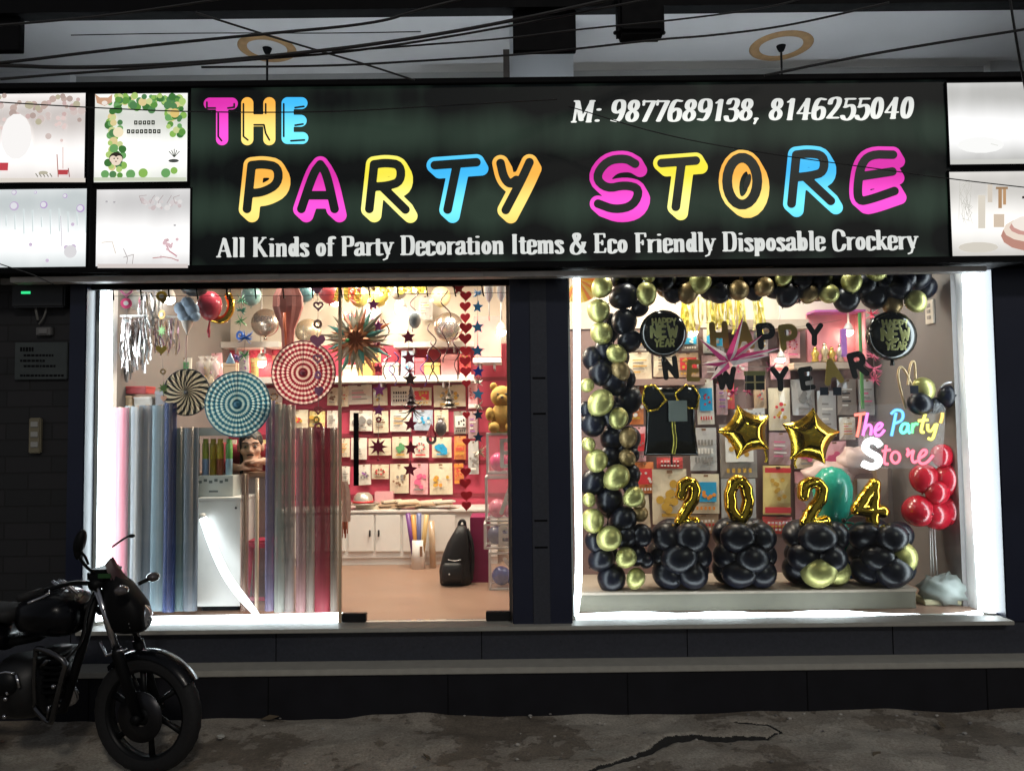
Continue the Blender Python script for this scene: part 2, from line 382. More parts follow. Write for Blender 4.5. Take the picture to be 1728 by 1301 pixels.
# ================================================================== BUILDING
bld = thing('shop_building', 'dark shop front with two glazed bays, navy piers and an upper verandah', 'building', (0, GY, 0))
P = lambda name, m, b, **k: b.build(name, m, bld, **k)
XW = -7.0; XE = 7.0; FW = 4.70
b = MB(); b.box((XW, FW, -.05), (ax(117, 760, 4.66), 5.0, 3.45)); P('brick_wall', brickm, b)
for nm, x0, x1 in (('left', ax(113, 760, 4.64), XL - .005), ('mid', XP0, XP1), ('right', XR + .01, XE)):
    b = MB(); b.box((x0, 4.66 if nm != 'left' else 4.64, ZF - .02), (x1, 4.95, ZH + .12), .006)
    pier = P('pier', navy, b)
    if nm == 'mid':
        for k, zz in enumerate((az(900, 640, 4.66), az(900, 700, 4.66), az(900, 880, 4.66), az(900, 925, 4.66))):
            g_ = MB(); g_.box((ax(900, 760, 4.66), 4.652, zz), (ax(922, 760, 4.66), 4.66, zz + .012)); g_.build('trim_groove', blackp, pier)
        g_ = MB(); g_.box((ax(897, 760, 4.66), 4.653, ZF), (ax(925, 760, 4.66), 4.657, ZH)); g_.build('inset_strip', granite, pier)
b = MB(); b.box((XW, 4.66, ZT - .02), (XE, 5.0, ZF - .022), .004); pl_ = P('plinth', granite, b)
b = MB()
for k in range(11): x = XW + .7 + k * 1.22; b.box((x, 4.6575, ZT + .004), (x + .005, 4.661, ZF - .03))
b.build('joint_groove', blackp, pl_)
b = MB(); b.box((XL - .02, 4.60, ZF - .022), (XR + .02, 4.80, ZF + .002), .003); P('window_sill', ledge_s, b)
b = MB(); b.box((XW, 4.5, ZT - .035), (XE, 4.664, ZT), .004); P('step_tread', ledge_s, b)
b = MB(); b.box((XW, 4.515, -.06), (XE, 4.7, ZT - .036)); rs_ = P('step_riser', dark_rise, b)
b = MB()
for k in range(14): x = XW + .43 + k * 1.03; b.box((x, 4.5125, -.03), (x + .006, 4.516, ZT - .04))
b.build('joint_groove', blackp, rs_)
b = MB(); b.box((XL - .3, 4.80, ZF - .05), (XR + .1, 7.4, ZF)); P('shop_floor', floor_m, b)
YB, YBR = 7.1, 6.1
XM = (XP0 + XP1) / 2
b = MB(); b.box((XL - .35, YB, ZF), (XM + .1, YB + .1, ZC)); bw = P('back_wall', wall_beige, b)
ztop = az(600, 580, 6.95); zlow = az(640, 856, 6.9)
b = MB(); b.box((XL - .2, YB - .02, zlow - .05), (XM + .1, YB - .001, ztop)); sl_ = P('slatwall', pinkw, b)
for yy in (640, 690, 733, 780, 836):
    r_ = MB(); z_ = az(680, yy, 7.06); r_.box((XL - .2, YB - .03, z_ - .02), (XM + .1, YB - .021, z_ + .012)); r_.build('slat_rail', darkred, sl_)
b = MB(); b.box((XM + .1, YBR, ZF), (XR + .3, YBR + .08, ZC)); P('back_wall', M('mauve_back_wall', (.25, .17, .16), .6, var=.08), b)
b = MB(); zq = az(1300, 552, YBR); b.box((XM + .11, YBR - .012, zq), (XR - .07, YBR - .001, ZC - .001)); P('upper_wall_board', wall_beige, b)
b = MB(); b.box((XM + .02, YBR, ZF), (XM + .1, YB, ZC)); P('partition_wall', wall_beige, b)
b = MB(); b.box((XR - .06, 4.98, ZF), (XR + .1, YBR + .1, ZC)); P('side_wall', wall_grey, b)
b = MB(); b.box((XL - .14, 4.98, ZF), (XL - .03, YB + .1, ZC)); P('side_wall', wall_grey, b)
b = MB(); b.box((XL - .3, 4.84, ZC), (XR + .3, 7.3, ZC + .06)); P('shop_ceiling', M('cream_ceiling', (.75, .68, .58), .6, var=.05), b)
b = MB(); b.box((XW, 4.72, ZH + .121), (XE, 4.84, 3.45)); P('fascia_wall', blackp, b)
# white return panels beside the glass
jm = M('white_return_panel', (.8, .8, .8), .3, var=.03)
for x0, x1 in ((XL - .012, XL + .012), (XP1 + .0, XP1 + .018), (XR - .03, XR - .006)):
    b = MB(); b.box((x0, GY + .012, ZF + .003), (x1, 4.979, ZH + .1)); P('window_return', jm, b)
b = MB(); b.box((XP0 - .02, GY + .012, ZF + .003), (XP0 - .001, 4.979, ZH + .1)); P('window_return', M('wood_return_panel', (.5, .4, .3), .4), b)
# glass panes
def pane(name, x0, x1, z0, z1, lab):
    b = MB(); b.box((x0, GY - .005, z0), (x1, GY + .005, z1)); o = P(name, glassm, b, label=lab); return o
w1 = pane('window_pane', XL, XS - .006, ZF + .004, ZH + .1, 'fixed pane of the left bay')
w2 = pane('window_pane', XP1 + .002, XR - .002, ZF + .004, ZH + .1, 'wide pane of the right bay')
b = MB(); b.box((XS - .005, GY - .012, ZF + .003), (XS + .012, GY + .014, ZH + .1)); P('window_mullion', woodtrim, b)
# glass door
dr = pane('door_leaf', XS + .014, XP0 - .022, ZF + .012, ZH - .03, 'clear glass door leaf')
for a, c in (((578, 1034), (620, 1048)), ((820, 1031), (863, 1046))):
    b = MB(); p0, p1 = at(a[0], a[1], GY), at(c[0], c[1], GY); b.box((p0.x, GY - .022, max(ZF + .004, p1.z)), (p1.x - .004, GY + .022, p0.z), .004); b.build('patch_fitting', dmetal, dr)
b = MB(); xh = ax(601, 760, GY - .06)
b.tube([(xh, GY - .06, az(600, 818, GY)), (xh, GY - .06, az(600, 697, GY))], .016, 12)
for yy in (716, 800): b.tube([(xh, GY - .06, az(600, yy, GY)), (xh, GY - .004, az(600, yy, GY))], .008, 8)
b.build('door_handle', blackp, dr)
# door hinge plates on the fixed pane joint and window edge
# verandah above the sign
VZ = 4.36
b = MB(); b.box((XW, 4.46, VZ), (XE, 6.1, VZ + .1)); P('verandah_ceiling', soffit, b)
zb = az(864, 19, 4.4)
b = MB(); b.box((XW, 4.36, zb), (XE, 4.455, 6.5)); P('verandah_beam', blackp, b)
b = MB(); b.box((XW, 6.0, 3.1), (XE, 6.15, VZ - .001)); P('verandah_wall', M('dark_upper_wall', (.16, .155, .15), .8, var=.3, scale=2), b)
for x0, x1 in ((-7, ax(118, 110, 5.8)), (ax(860, 110, 4.9), ax(905, 110, 4.9))): pass
b = MB(); b.box((XW, 5.80, VZ - .22), (ax(1664, 100, 5.8), 5.87, VZ - .001)); 
P('ceiling_drop_beam', M('grey_beam', (.30, .30, .295), .8, var=.2, scale=3), b)
zr = az(864, 131, 5.45)
b = MB(); b.box((ax(690, 120, 5.5), 5.5, zr - .05), (ax(1680, 120, 5.5), 5.54, zr + .02)); P('verandah_rail', soffit, b)
# pier behind the sign and dark boards hanging in front
b = MB(); q0, q1 = at(860, 88, 5.05), at(968, 132, 5.05); b.box((q0.x, 5.05, q1.z - .3), (q1.x, 5.3, VZ - .002)); P('verandah_pier', M('pale_pier_plaster', (.66, .68, .7), .7, var=.12, scale=3), b)
b = MB(); q0, q1 = at(849, 84, 5.0), at(860, 134, 5.0); b.box((q0.x, 5.0, q1.z - .2), (q1.x, 5.04, q0.z)); P('verandah_post', M('brown_post', (.09, .075, .065), .7), b)
b = MB(); q0, q1 = at(865, 10, 4.42), at(972, 88, 4.42); b.box((q0.x, 4.40, q1.z), (q1.x, 4.45, zb + .1), .004); P('beam_board', blackp, b)
b = MB(); q0, q1 = at(-60, 10, 4.42), at(36, 88, 4.42); b.box((q0.x - 1, 4.40, q1.z), (q1.x, 4.45, zb + .1), .004); P('beam_board', blackp, b)
b = MB(); q0, q1 = at(0, 88, 5.72), at(118, 145, 5.72); b.box((q0.x - 1.5, 5.72, q1.z - .3), (q1.x, 5.99, VZ - .002)); P('verandah_pier', soffit, b)
b = MB(); q0 = at(1670, 88, 5.72); b.box((q0.x, 5.72, 3.2), (q0.x + 2, 5.99, VZ - .002)); P('verandah_pier', soffit, b)
# hanging black box
q0, q1 = at(1040, 12, 4.3), at(1118, 66, 4.3)
bx = thing('hanging_box', 'black box with rounded lower corners hanging under the upper beam', 'box', ((q0.x + q1.x) / 2, 4.3, q1.z))
b = MB(); b.box((q0.x, 4.22, q1.z), (q1.x, 4.358, q0.z + .1), .02); b.build('case', blackp, bx)
b = MB()
for px in (1038, 1120):
    p = at(px, 56, 4.3); b.ball(p, .012, 8, 6)
b.build('corner_bolt', dmetal, bx)
# painted ceiling rings with fan rods
ring_m = M('ochre_painted_ring', (.40, .25, .12), .7, var=.35, scale=18)
for k, (px, py, hw, lab) in enumerate(((451, 82, 49, 'ceiling rose with dark fan rod on the left half of the verandah'), (1318, 78, 53, 'ceiling rose with pale fan rod on the right half of the verandah'))):
    d = _R3 @ Vector(((px - CX) / FPX, -(py - CY) / FPX, -1)); t = (VZ - CAMZ) / d.z; c = Vector((0, 0, CAMZ)) + d * t
    r = hw * c.y / FPX
    t_ = thing('ceiling_rose', lab, 'ceiling rose', (c.x, c.y, VZ), 'ceiling roses of the verandah')
    b = MB(); b.lathe([(r * .68, -.002), (r * .74, -.014), (r * .9, -.016), (r, -.003), (r, .0)], (c.x, c.y, VZ), n=40); b.build('ring', ring_m, t_)
    b = MB(); b.lathe([(.001, -.04), (.018, -.04), (.028, -.02), (.034, -.001)], (c.x, c.y, VZ), n=16); cap = b.build('canopy_cap', blackp, t_)
    b = MB(); b.tube([(c.x, c.y, VZ - .05), (c.x, c.y, VZ - .55)], .008, 8); b.build('fan_rod', blackp if k == 0 else dmetal, t_)
# ================================================================== SIGN
SY = SIGN_Y
sg = thing('shop_sign', 'long dark backlit shop sign with bubble letters THE PARTY STORE', 'shop sign', (0, SY, az(864, 445, SY)))
zs1 = az(864, 134, SY); zs0 = az(864, 451, SY)
b = MB(); b.box((XW, SY + .002, zs0), (XE, SY + .26, zs1), .006); b.build('sign_case', blackp, sg)
sx0, sx1 = ax(322, 300, SY), ax(1603, 300, SY)
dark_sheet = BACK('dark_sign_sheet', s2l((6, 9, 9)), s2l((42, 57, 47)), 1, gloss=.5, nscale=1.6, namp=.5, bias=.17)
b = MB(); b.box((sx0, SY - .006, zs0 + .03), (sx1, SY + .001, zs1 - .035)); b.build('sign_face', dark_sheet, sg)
b = MB()
for x0 in (-3.2, -1.9, -.6, .7, 2.0): b.tube([(x0, 4.9, 3.47), (x0 + 1.2, 4.9, 3.47)], .014, 8)  # unseen tubes added behind the sign to brighten the verandah ceiling
b.build('verandah_fill_tube', E('verandah_fill_tube', (.85, .93, 1), 27, True), sg)
b = MB(); b.box((XW, SY - .03, zs1 - .035), (XE, SY + .0015, zs1 - .001), .003); b.box((XW, SY - .02, zs0 - .008), (XE, SY + .0015, zs0 + .029), .003); b.build('sign_frame', blackp, sg)
def colour(name, rgb, rgb2): return BACK(name, s2l(rgb), s2l(rgb2), 1.12, gloss=.4, nscale=1.2, namp=.12)
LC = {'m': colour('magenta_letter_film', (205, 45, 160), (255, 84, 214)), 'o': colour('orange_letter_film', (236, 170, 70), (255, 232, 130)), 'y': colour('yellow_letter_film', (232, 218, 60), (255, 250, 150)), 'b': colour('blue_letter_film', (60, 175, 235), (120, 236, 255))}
ink = M('dark_letter_film', (.012, .018, .014), .4, var=.1, emit=s2l((18, 24, 20)), es=.8)
def sp(px, py): p = at(px, py, SY); return (p.x, p.z)
def sh(l, dx, dy): return [(p[0] + dx, p[1] + dy) for p in l]
pxm = sc(SY)
def letter(ch, col, lines, curve=True, r=7.4, R_=14.2, dx=8.5, dy=11):
    ls = [[sp(*p) for p in (chaikin(l) if len(l) > 2 and curve else l)] for l in lines]
    def f(X, Y):
        d = np.full(X.shape, 9.)
        for k in range(5):
            t = k / 4; d = np.minimum(d, strokes([sh(l, t * dx * pxm, -t * dy * pxm) for l in ls], (R_ - 2.2 * t) * pxm)(X, Y))
        return d
    bb = bounds(ls, 36 * pxm)
    m = MB(); m.sdf(f, bb, 1.7 * pxm, O=Vector((0, SY - .0065, 0)), th=.004); lt = m.build('letter', LC[col], sg, label='bubble letter ' + ch)
    m = MB(); m.sdf(strokes(ls, r * pxm), bb, 1.5 * pxm, O=Vector((0, SY - .0095, 0)), th=.003); m.build('letter_outline', ink, lt)
    return lt
def c1(l): return [(x / 2.828, y / 2.828) for x, y in l]
def c2(l): return [(560 + x / 2.828, y / 2.828) for x, y in l]
def c3(l): return [(1128 + x / 2.828, y / 2.828) for x, y in l]
letter('P', 'o', [c1([(1203, 792), (1181, 1000)]), c1([(1203, 792), (1260, 786), (1330, 800), (1330, 880), (1260, 920), (1194, 926)])])
letter('A', 'm', [c1([(1530, 788), (1497, 830), (1440, 1000)]), c1([(1530, 788), (1560, 830), (1598, 1000)]), c1([(1478, 935), (1575, 935)])])
letter('R', 'y', [c2([(203, 788), (180, 1000)]), c2([(203, 788), (260, 780), (330, 790), (330, 870), (270, 890), (196, 895)]), c2([(240, 893), (352, 1003)])])
letter('T', 'b', [c2([(492, 792), (690, 778)]), c2([(598, 786), (553, 1003)])])
letter('Y', 'o', [c2([(805, 782), (820, 850), (850, 885), (880, 862)]), c2([(943, 778), (905, 862), (830, 1005)])])
letter('S', 'm', [c2([(1446, 785), (1400, 758), (1310, 770), (1255, 850), (1310, 905), (1400, 885), (1470, 905), (1440, 985), (1350, 1005), (1270, 975)])])
letter('T', 'y', [c2([(1572, 782), (1735, 770)]), c2([(1668, 776), (1640, 990)])])
letter('R', 'b', [c3([(608, 742), (585, 975)]), c3([(608, 742), (665, 735), (740, 745), (740, 825), (680, 842), (602, 850)]), c3([(652, 850), (772, 962)])])
letter('E', 'm', [c3([(1068, 742), (960, 740), (915, 790), (898, 900), (905, 965), (960, 955), (1075, 915)]), c3([(915, 845), (1065, 822)])])
# the letter O keeps a dark sliver in its counter
lo = letter('O', 'o', [c3(ell(350, 868, 72, 112))], curve=False, r=8.4)
m = MB(); q = sp(*c3([(374, 872)])[0]); m.sdf(lambda X, Y: np.hypot((X - q[0] - (Y - q[1]) * .3) / .4, (Y - q[1])) - 14 * pxm, (q[0] - 12 * pxm, q[1] - 16 * pxm, q[0] + 12 * pxm, q[1] + 16 * pxm), 1.2 * pxm, O=Vector((0, SY - .0095, 0)), th=.003); m.build('letter_outline', ink, lo)
def puffy(ch, col, lines, hi):
    ls = [[sp(*p) for p in l] for l in lines]
    m = MB(); m.sdf(strokes(ls, 10.4 * pxm), bounds(ls, 14 * pxm), 1.5 * pxm, O=Vector((0, SY - .0065, 0)), th=.004); lt = m.build('letter', LC[col], sg, label='small bubble letter ' + ch)
    hs = [[sp(*p) for p in l] for l in hi]
    m = MB(); m.sdf(strokes(hs, 1.45 * pxm), bounds(hs, 5 * pxm), .9 * pxm, O=Vector((0, SY - .0095, 0)), th=.003); m.build('letter_highlight', ink, lt)
puffy('T', 'm', [c1([(1003, 498), (1108, 498)]), c1([(1062, 498), (1062, 668)])], [c1([(990, 492), (990, 520), (1030, 520)]), c1([(1044, 545), (1044, 655), (1060, 675)]), c1([(1090, 520), (1120, 516), (1120, 500)])])
puffy('H', 'o', [c1([(1182, 496), (1182, 668)]), c1([(1287, 496), (1287, 668)]), c1([(1182, 578), (1287, 578)])], [c1([(1164, 500), (1164, 655), (1185, 672)]), c1([(1270, 500), (1270, 545)]), c1([(1215, 600), (1262, 600), (1270, 640), (1288, 672)])])
puffy('E', 'b', [c1([(1374, 496), (1374, 660)]), c1([(1374, 496), (1440, 496)]), c1([(1374, 580), (1436, 580)]), c1([(1374, 662), (1444, 662)])], [c1([(1356, 500), (1356, 655)]), c1([(1410, 518), (1452, 512)]), c1([(1410, 602), (1448, 596)]), c1([(1390, 676), (1455, 672)])])
# ---------------- serif lettering drawn with a broad pen
def serif_font():
    T, t, G = (.100, .040), (.052, .036), {}
    def g(ch, w, thick, thin=(), ser=(), smooth=True): G[ch] = (w, thick, [*thin] + [[(x - .07, y), (x + .07, y)] for x, y in ser], smooth)
    g('A', .74, [[(.36, .93), (.6, .03)]], [[(.1, .03), (.34, .96)], [(.18, .32), (.5, .32)]], [(.1, .03), (.6, .03)])
    g('K', .78, [[(.16, .03), (.16, .97)], [(.3, .58), (.62, .03)]], [[(.56, .97), (.2, .45)]], [(.16, .03), (.16, .97), (.56, .97), (.63, .03)])
    g('i', .32, [[(.15, .03), (.15, .62)], [(.15, .88), (.15, .9)]], [[(.05, .635), (.15, .635)]], [(.15, .03)])
    g('l', .32, [[(.15, .03), (.15, .97)]], [[(.05, .97), (.15, .97)]], [(.15, .03)])
    g('n', .6, [[(.14, .03), (.14, .6)], [(.2, .55), (.28, .64), (.4, .64), (.43, .5), (.43, .03)]], [[(.04, .635), (.14, .635)]], [(.14, .03), (.43, .03)])
    g('d', .56, [[(.4, .03), (.4, .97)], ell(.23, .33, .12, .3)], [[(.3, .97), (.4, .97)], [(.4, .03), (.5, .03)]])
    g('s', .44, [[(.33, .5), (.3, .64), (.1, .66), (.08, .48), (.34, .26), (.34, .02), (.12, .0), (.08, .14)]])
    g('o', .51, [ell(.25, .33, .14, .3)])
    g('f', .37, [[(.17, .03), (.17, .75), (.18, .95), (.34, .98), (.36, .9)]], [[(.04, .63), (.32, .63)]], [(.17, .03)])
    g('P', .65, [[(.17, .03), (.17, .97)], [(.34, .965), (.52, .965), (.55, .73), (.52, .5), (.34, .5)]], [[(.17, .965), (.36, .965)], [(.17, .5), (.36, .5)]], [(.17, .03), (.14, .965)])
    g('a', .52, [[(.1, .5), (.13, .64), (.35, .68), (.37, .5), (.37, .12), (.4, .03), (.48, .06)], [(.37, .38), (.1, .33), (.07, .05), (.22, .0), (.37, .14)]])
    g('r', .43, [[(.14, .03), (.14, .6)], [(.16, .48), (.24, .62), (.36, .62)]], [[(.04, .635), (.14, .635)]], [(.14, .03)])
    g('t', .37, [[(.16, .82), (.16, .2), (.17, .0), (.34, .06)]], [[(.03, .63), (.31, .63)]])
    g('y', .53, [[(.1, .62), (.27, .08)]], [[(.44, .62), (.27, .08), (.2, -.16), (.06, -.22)]], [(.1, .635), (.44, .635)], False)
    g('D', .74, [[(.17, .03), (.17, .97)], [(.34, .965), (.56, .96), (.62, .5), (.56, .04), (.34, .035)]], [[(.17, .965), (.36, .965)], [(.17, .035), (.36, .035)]], [(.13, .965), (.13, .035)])
    g('e', .48, [[(.39, .42), (.38, .66), (.1, .7), (.09, .33), (.1, -.02), (.34, .0), (.41, .16)]], [[(.1, .37), (.39, .37)]])
    g('c', .46, [[(.38, .5), (.34, .66), (.1, .68), (.1, .33), (.1, -.02), (.33, .0), (.4, .14)]])
    g('I', .38, [[(.17, .03), (.17, .97)]], (), [(.17, .03), (.17, .97)])
    g('m', .84, [[(.14, .03), (.14, .6)], [(.2, .55), (.26, .64), (.38, .64), (.4, .5), (.4, .03)], [(.46, .55), (.52, .64), (.64, .64), (.67, .5), (.67, .03)]], [[(.04, .635), (.14, .635)]], [(.14, .03), (.4, .03), (.67, .03)])
    g('&', .78, [[(.18, .85), (.2, 1.), (.42, 1.), (.4, .7), (.06, .42), (.06, -.02), (.4, -.06), (.6, .35), (.62, .52)], [(.2, .8), (.3, .5), (.66, .03)]], [[(.54, .54), (.7, .54)]])
    g('E', .66, [[(.17, .03), (.17, .97)]], [[(.17, .965), (.52, .965), (.53, .8)], [(.17, .52), (.42, .52)], [(.42, .62), (.42, .42)], [(.17, .035), (.54, .035), (.57, .22)]], [(.13, .965), (.13, .035)])
    g('F', .6, [[(.17, .03), (.17, .97)]], [[(.17, .965), (.52, .965), (.53, .8)], [(.17, .5), (.4, .5)], [(.4, .6), (.4, .4)]], [(.13, .965), (.17, .035)])
    g('p', .56, [[(.14, -.22), (.14, .6)], ell(.31, .33, .12, .3)], [[(.04, .635), (.14, .635)]], [(.14, -.22)])
    g('b', .55, [[(.13, .03), (.13, .97)], ell(.3, .33, .12, .3)], [[(.03, .97), (.13, .97)]])
    g('C', .68, [[(.57, .72), (.52, .98), (.16, 1.06), (.11, .5), (.16, -.06), (.52, .0), (.6, .28)]])
    g('k', .56, [[(.13, .03), (.13, .97)], [(.25, .38), (.46, .03)]], [[(.42, .62), (.17, .3)], [(.03, .97), (.13, .97)]], [(.13, .03), (.42, .635), (.47, .03)])
    g('M', .9, [[(.16, .95), (.42, .1)], [(.72, .97), (.72, .03)]], [[(.14, .97), (.14, .03)], [(.42, .1), (.7, .97)]], [(.14, .03), (.12, .97), (.72, .03), (.74, .97)])
    g('0', .58, [ell(.28, .5, .16, .46)])
    g('1', .5, [[(.28, .03), (.28, .95)]], [[(.12, .82), (.28, .95)]], [(.28, .03)])
    g('2', .58, [[(.1, .72), (.12, .96), (.44, 1.02), (.46, .64), (.12, .08)], [(.14, .08), (.46, .08)]])
    g('3', .56, [[(.1, .78), (.14, 1.0), (.46, .98), (.42, .56), (.22, .53)], [(.22, .53), (.5, .5), (.48, .0), (.14, -.02), (.08, .2)]])
    g('4', .6, [[(.38, .03), (.38, .95)]], [[(.36, .95), (.06, .3), (.54, .3)]], [(.38, .03)], False)
    g('5', .56, [[(.15, .93), (.44, .93)], [(.14, .56), (.42, .7), (.52, .3), (.38, -.03), (.14, .0), (.08, .16)]], [[(.16, .93), (.13, .55)]])
    g('6', .58, [[(.44, .92), (.2, .98), (.08, .5), (.12, .06), (.28, .0), (.46, .06), (.48, .46), (.32, .62), (.13, .42)]])
    g('7', .54, [[(.46, .9), (.22, .03)], [(.1, .92), (.46, .92)]], [[(.08, .95), (.08, .76)]])
    g('8', .58, [ell(.28, .74, .14, .22), ell(.28, .26, .17, .23)])
    g('9', .58, [[(.12, .08), (.36, .02), (.48, .5), (.44, .94), (.28, 1.), (.1, .94), (.08, .54), (.24, .38), (.43, .58)]])
    g(',', .3, [[(.14, .06), (.14, .09)]], [[(.16, .08), (.1, -.14)]])
    g(':', .34, [[(.15, .06), (.15, .09)], [(.15, .56), (.15, .59)]])
    return G, T, t
SF, PT, Pt = serif_font()
def text_mesh(txt, x0, x1, z0, cap, Y, shear=0, h=None, th=.004, word=.3):
    W = 0
    for ch in txt: W += word if ch == ' ' else SF[ch][0]
    kx = (x1 - x0) / W; m = MB(); cx = 0
    for ch in txt:
        if ch == ' ': cx += word; continue
        w_, thick, thin, smo = SF[ch]
        tk = [chaikin(l) if (smo and 3 <= len(l) < 15) else l for l in thick]
        f1 = strokes(tk, 1, PT); f2 = strokes(thin, 1, Pt) if thin else None
        def f(X, Y, f1=f1, f2=f2):
            Xs = X - shear * Y; d = f1(Xs, Y)
            if f2 is not None: d = np.minimum(d, f2(Xs, Y))
            return d
        m2 = MB(); m2.sdf(f, (-.12, -.36, w_ + .35 * abs(shear) + .1, 1.12), .028)
        m.add([Vector((x0 + (v.x + cx) * kx, Y + v.y / .003 * th, z0 + v.z * cap)) for v in m2.v], m2.f, True); cx += w_
    return m
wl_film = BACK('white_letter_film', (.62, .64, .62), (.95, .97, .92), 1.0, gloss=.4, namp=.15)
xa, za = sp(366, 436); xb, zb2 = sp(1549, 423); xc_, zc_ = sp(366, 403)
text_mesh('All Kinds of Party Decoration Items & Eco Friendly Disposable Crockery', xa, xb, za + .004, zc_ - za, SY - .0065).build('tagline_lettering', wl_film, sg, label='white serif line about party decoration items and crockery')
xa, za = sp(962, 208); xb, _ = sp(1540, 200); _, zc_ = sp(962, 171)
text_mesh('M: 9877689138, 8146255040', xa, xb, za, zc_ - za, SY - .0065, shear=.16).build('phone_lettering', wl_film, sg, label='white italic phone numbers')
# trim rail below the sign
tr = thing('sign_trim_rail', 'worn pale aluminium rail running along the bottom of the shop sign', 'rail', (0, 4.52, az(864, 468, 4.52)))
b = MB(); b.box((ax(20, 470, 4.52), 4.5, az(864, 468, 4.52)), (ax(1662, 450, 4.52), 4.58, az(864, 459, 4.52)), .003); b.build('rail', M('scuffed_aluminium', (.66, .64, .62), .55, metal=0, var=.35, scale=9), tr)
b = MB()
for a, c in ((418, 470), (505, 556), (690, 815), (590, 668)): b.box((ax(a, 470, 4.5), 4.494, az(a, 467.5, 4.5)), (ax(c, 470, 4.5), 4.4995, az(a, 463.5, 4.5)))
b.build('tape_patch', white, tr)
# ================================================================== LIGHT BOX PICTURES
def EM(rgb, s=1): return BACK_('print_%d_%d_%d' % rgb, rgb, s)
_em = {}
def BACK_(n, rgb, s):
    if (rgb, s) not in _em: _em[(rgb, s)] = E(n, s2l(rgb), s)
    return _em[(rgb, s)]
def lbox(x0, y0, x1, y1, label, base, base2, zc):
    p0, p1 = at(x0, y1, SY - .012), at(x1, y0, SY - .012)
    t = thing('light_box', label, 'light box', ((p0.x + p1.x) / 2, SY - .012, p0.z), 'backlit picture boxes beside the shop sign')
    b = MB(); b.box((p0.x, SY - .016, p0.z), (p1.x, SY - .0065, p1.z)); b.build('picture_sheet', BACK('lit_picture_' + str(x0), base, base2, 1.0, gloss=.3, nscale=2, namp=.15, sample=True, zc=zc), t)
    b = MB(); e = .008
    for a in ((p0.x - e, p0.z - e, p1.x + e, p0.z), (p0.x - e, p1.z, p1.x + e, p1.z + e), (p0.x - e, p0.z, p0.x, p1.z), (p1.x, p0.z, p1.x + e, p1.z)): b.box((a[0], SY - .022, a[1]), (a[2], SY - .0062, a[3]))
    b.build('box_frame', blackp, t); return t
class Print:
    def __init__(s, t, Y): s.t = t; s.Y = Y; s.k = 0; s.g = {}
    def b(s, rgb, st=1):
        return s.g.setdefault((rgb, st), MB())
    def dot(s, px, py, r, rgb, ry=None, st=1):
        s.k += 1; O = at(px, py, SY - .0165); O.y = s.Y - .00012 * s.k
        s.b(rgb, st).disc(O, r * pxm, .00005, 14, (ry or r) * pxm)
    def poly(s, pts, rgb, st=1):
        s.k += 1; y = s.Y - .00012 * s.k; q = [at(px, py, SY - .0165) for px, py in pts]
        a = sum((q[i].x * q[(i + 1) % len(q)].z - q[(i + 1) % len(q)].x * q[i].z) for i in range(len(q)))
        if a < 0: q = q[::-1]
        s.b(rgb, st).plate([(p.x, p.z) for p in q], Vector((0, y, 0)), .00005)
    def line(s, pts, wd, rgb, st=1):
        for a, c in zip(pts[:-1], pts[1:]):
            d = Vector((c[0] - a[0], c[1] - a[1])); n = Vector((-d.y, d.x)).normalized() * wd / 2
            s.poly([(a[0] + n.x, a[1] + n.y), (c[0] + n.x, c[1] + n.y), (c[0] - n.x, c[1] - n.y), (a[0] - n.x, a[1] - n.y)], rgb, st)
    def done(s):
        for (rgb, st), m in s.g.items(): m.build('picture_print', EM(rgb, st), s.t)
rnd = random.Random(11)
zt_, zl_ = az(240, 262, SY), az(240, 405, SY)
pr = Print(lbox(-60, 158, 146, 310, 'backlit box with faded pink blossom picture and red stools, topmost at the left end', (0.547, 0.504, 0.482), (1.05, 1.02, 1.0), zt_), SY - .0165)
for k in range(70):
    x = rnd.uniform(-50, 140); y = 162 + abs(rnd.gauss(0, 22)) + (8 if 20 < x < 90 else 0)
    c = rnd.choice(((226, 196, 192), (214, 190, 180), (206, 198, 170), (232, 214, 208), (200, 178, 170)))
    if y < 232: pr.dot(x, y, rnd.uniform(2.5, 7), c, st=.8)
for k in range(16): pr.dot(rnd.choice((rnd.uniform(96, 112), rnd.uniform(-50, 10))), rnd.uniform(190, 240), rnd.uniform(1.5, 4), (228, 205, 200))
pr.poly([(0, 276), (16, 276), (15, 289), (1, 289)], (196, 70, 80)); pr.poly([(99, 288), (117, 288), (116, 296), (100, 296)], (186, 70, 76))
pr.line([(98, 262), (100, 300)], 1.5, (170, 110, 100)); pr.line([(117, 285), (119, 300)], 1.5, (150, 90, 90)); pr.line([(108, 250), (108, 286)], 1, (200, 150, 140))
for k in range(5): pr.line([(62 + k * 6, 294), (66 + k * 6, 300)], 1.5, (120, 118, 100)); pr.dot(75, 293, 8, (186, 180, 160), 3)
pr.poly([(-60, 302), (146, 302), (146, 309), (-60, 309)], (222, 214, 204)); pr.dot(30, 232, 26, (250, 247, 245), 40); pr.done()
pr = Print(lbox(159, 158, 318, 309, 'backlit box picturing a green balloon arch with a black bunting flag row', (0.605, 0.619, 0.576), (1.1, 1.1, 1.06), zt_), SY - .0165)
greens = ((96, 150, 70), (140, 186, 90), (66, 118, 60), (176, 206, 120), (110, 166, 100), (206, 214, 150), (84, 132, 84), (224, 206, 150))
for k in range(150):
    if k < 70: x, y = rnd.uniform(196, 314), 163 + abs(rnd.gauss(0, 11))
    elif k < 122: x, y = 184 + abs(rnd.gauss(0, 12)), rnd.uniform(168, 300)
    else: x, y = rnd.uniform(283, 310), rnd.uniform(178, 238)
    pr.dot(x, y, rnd.uniform(3.5, 7.5), rnd.choice(greens))
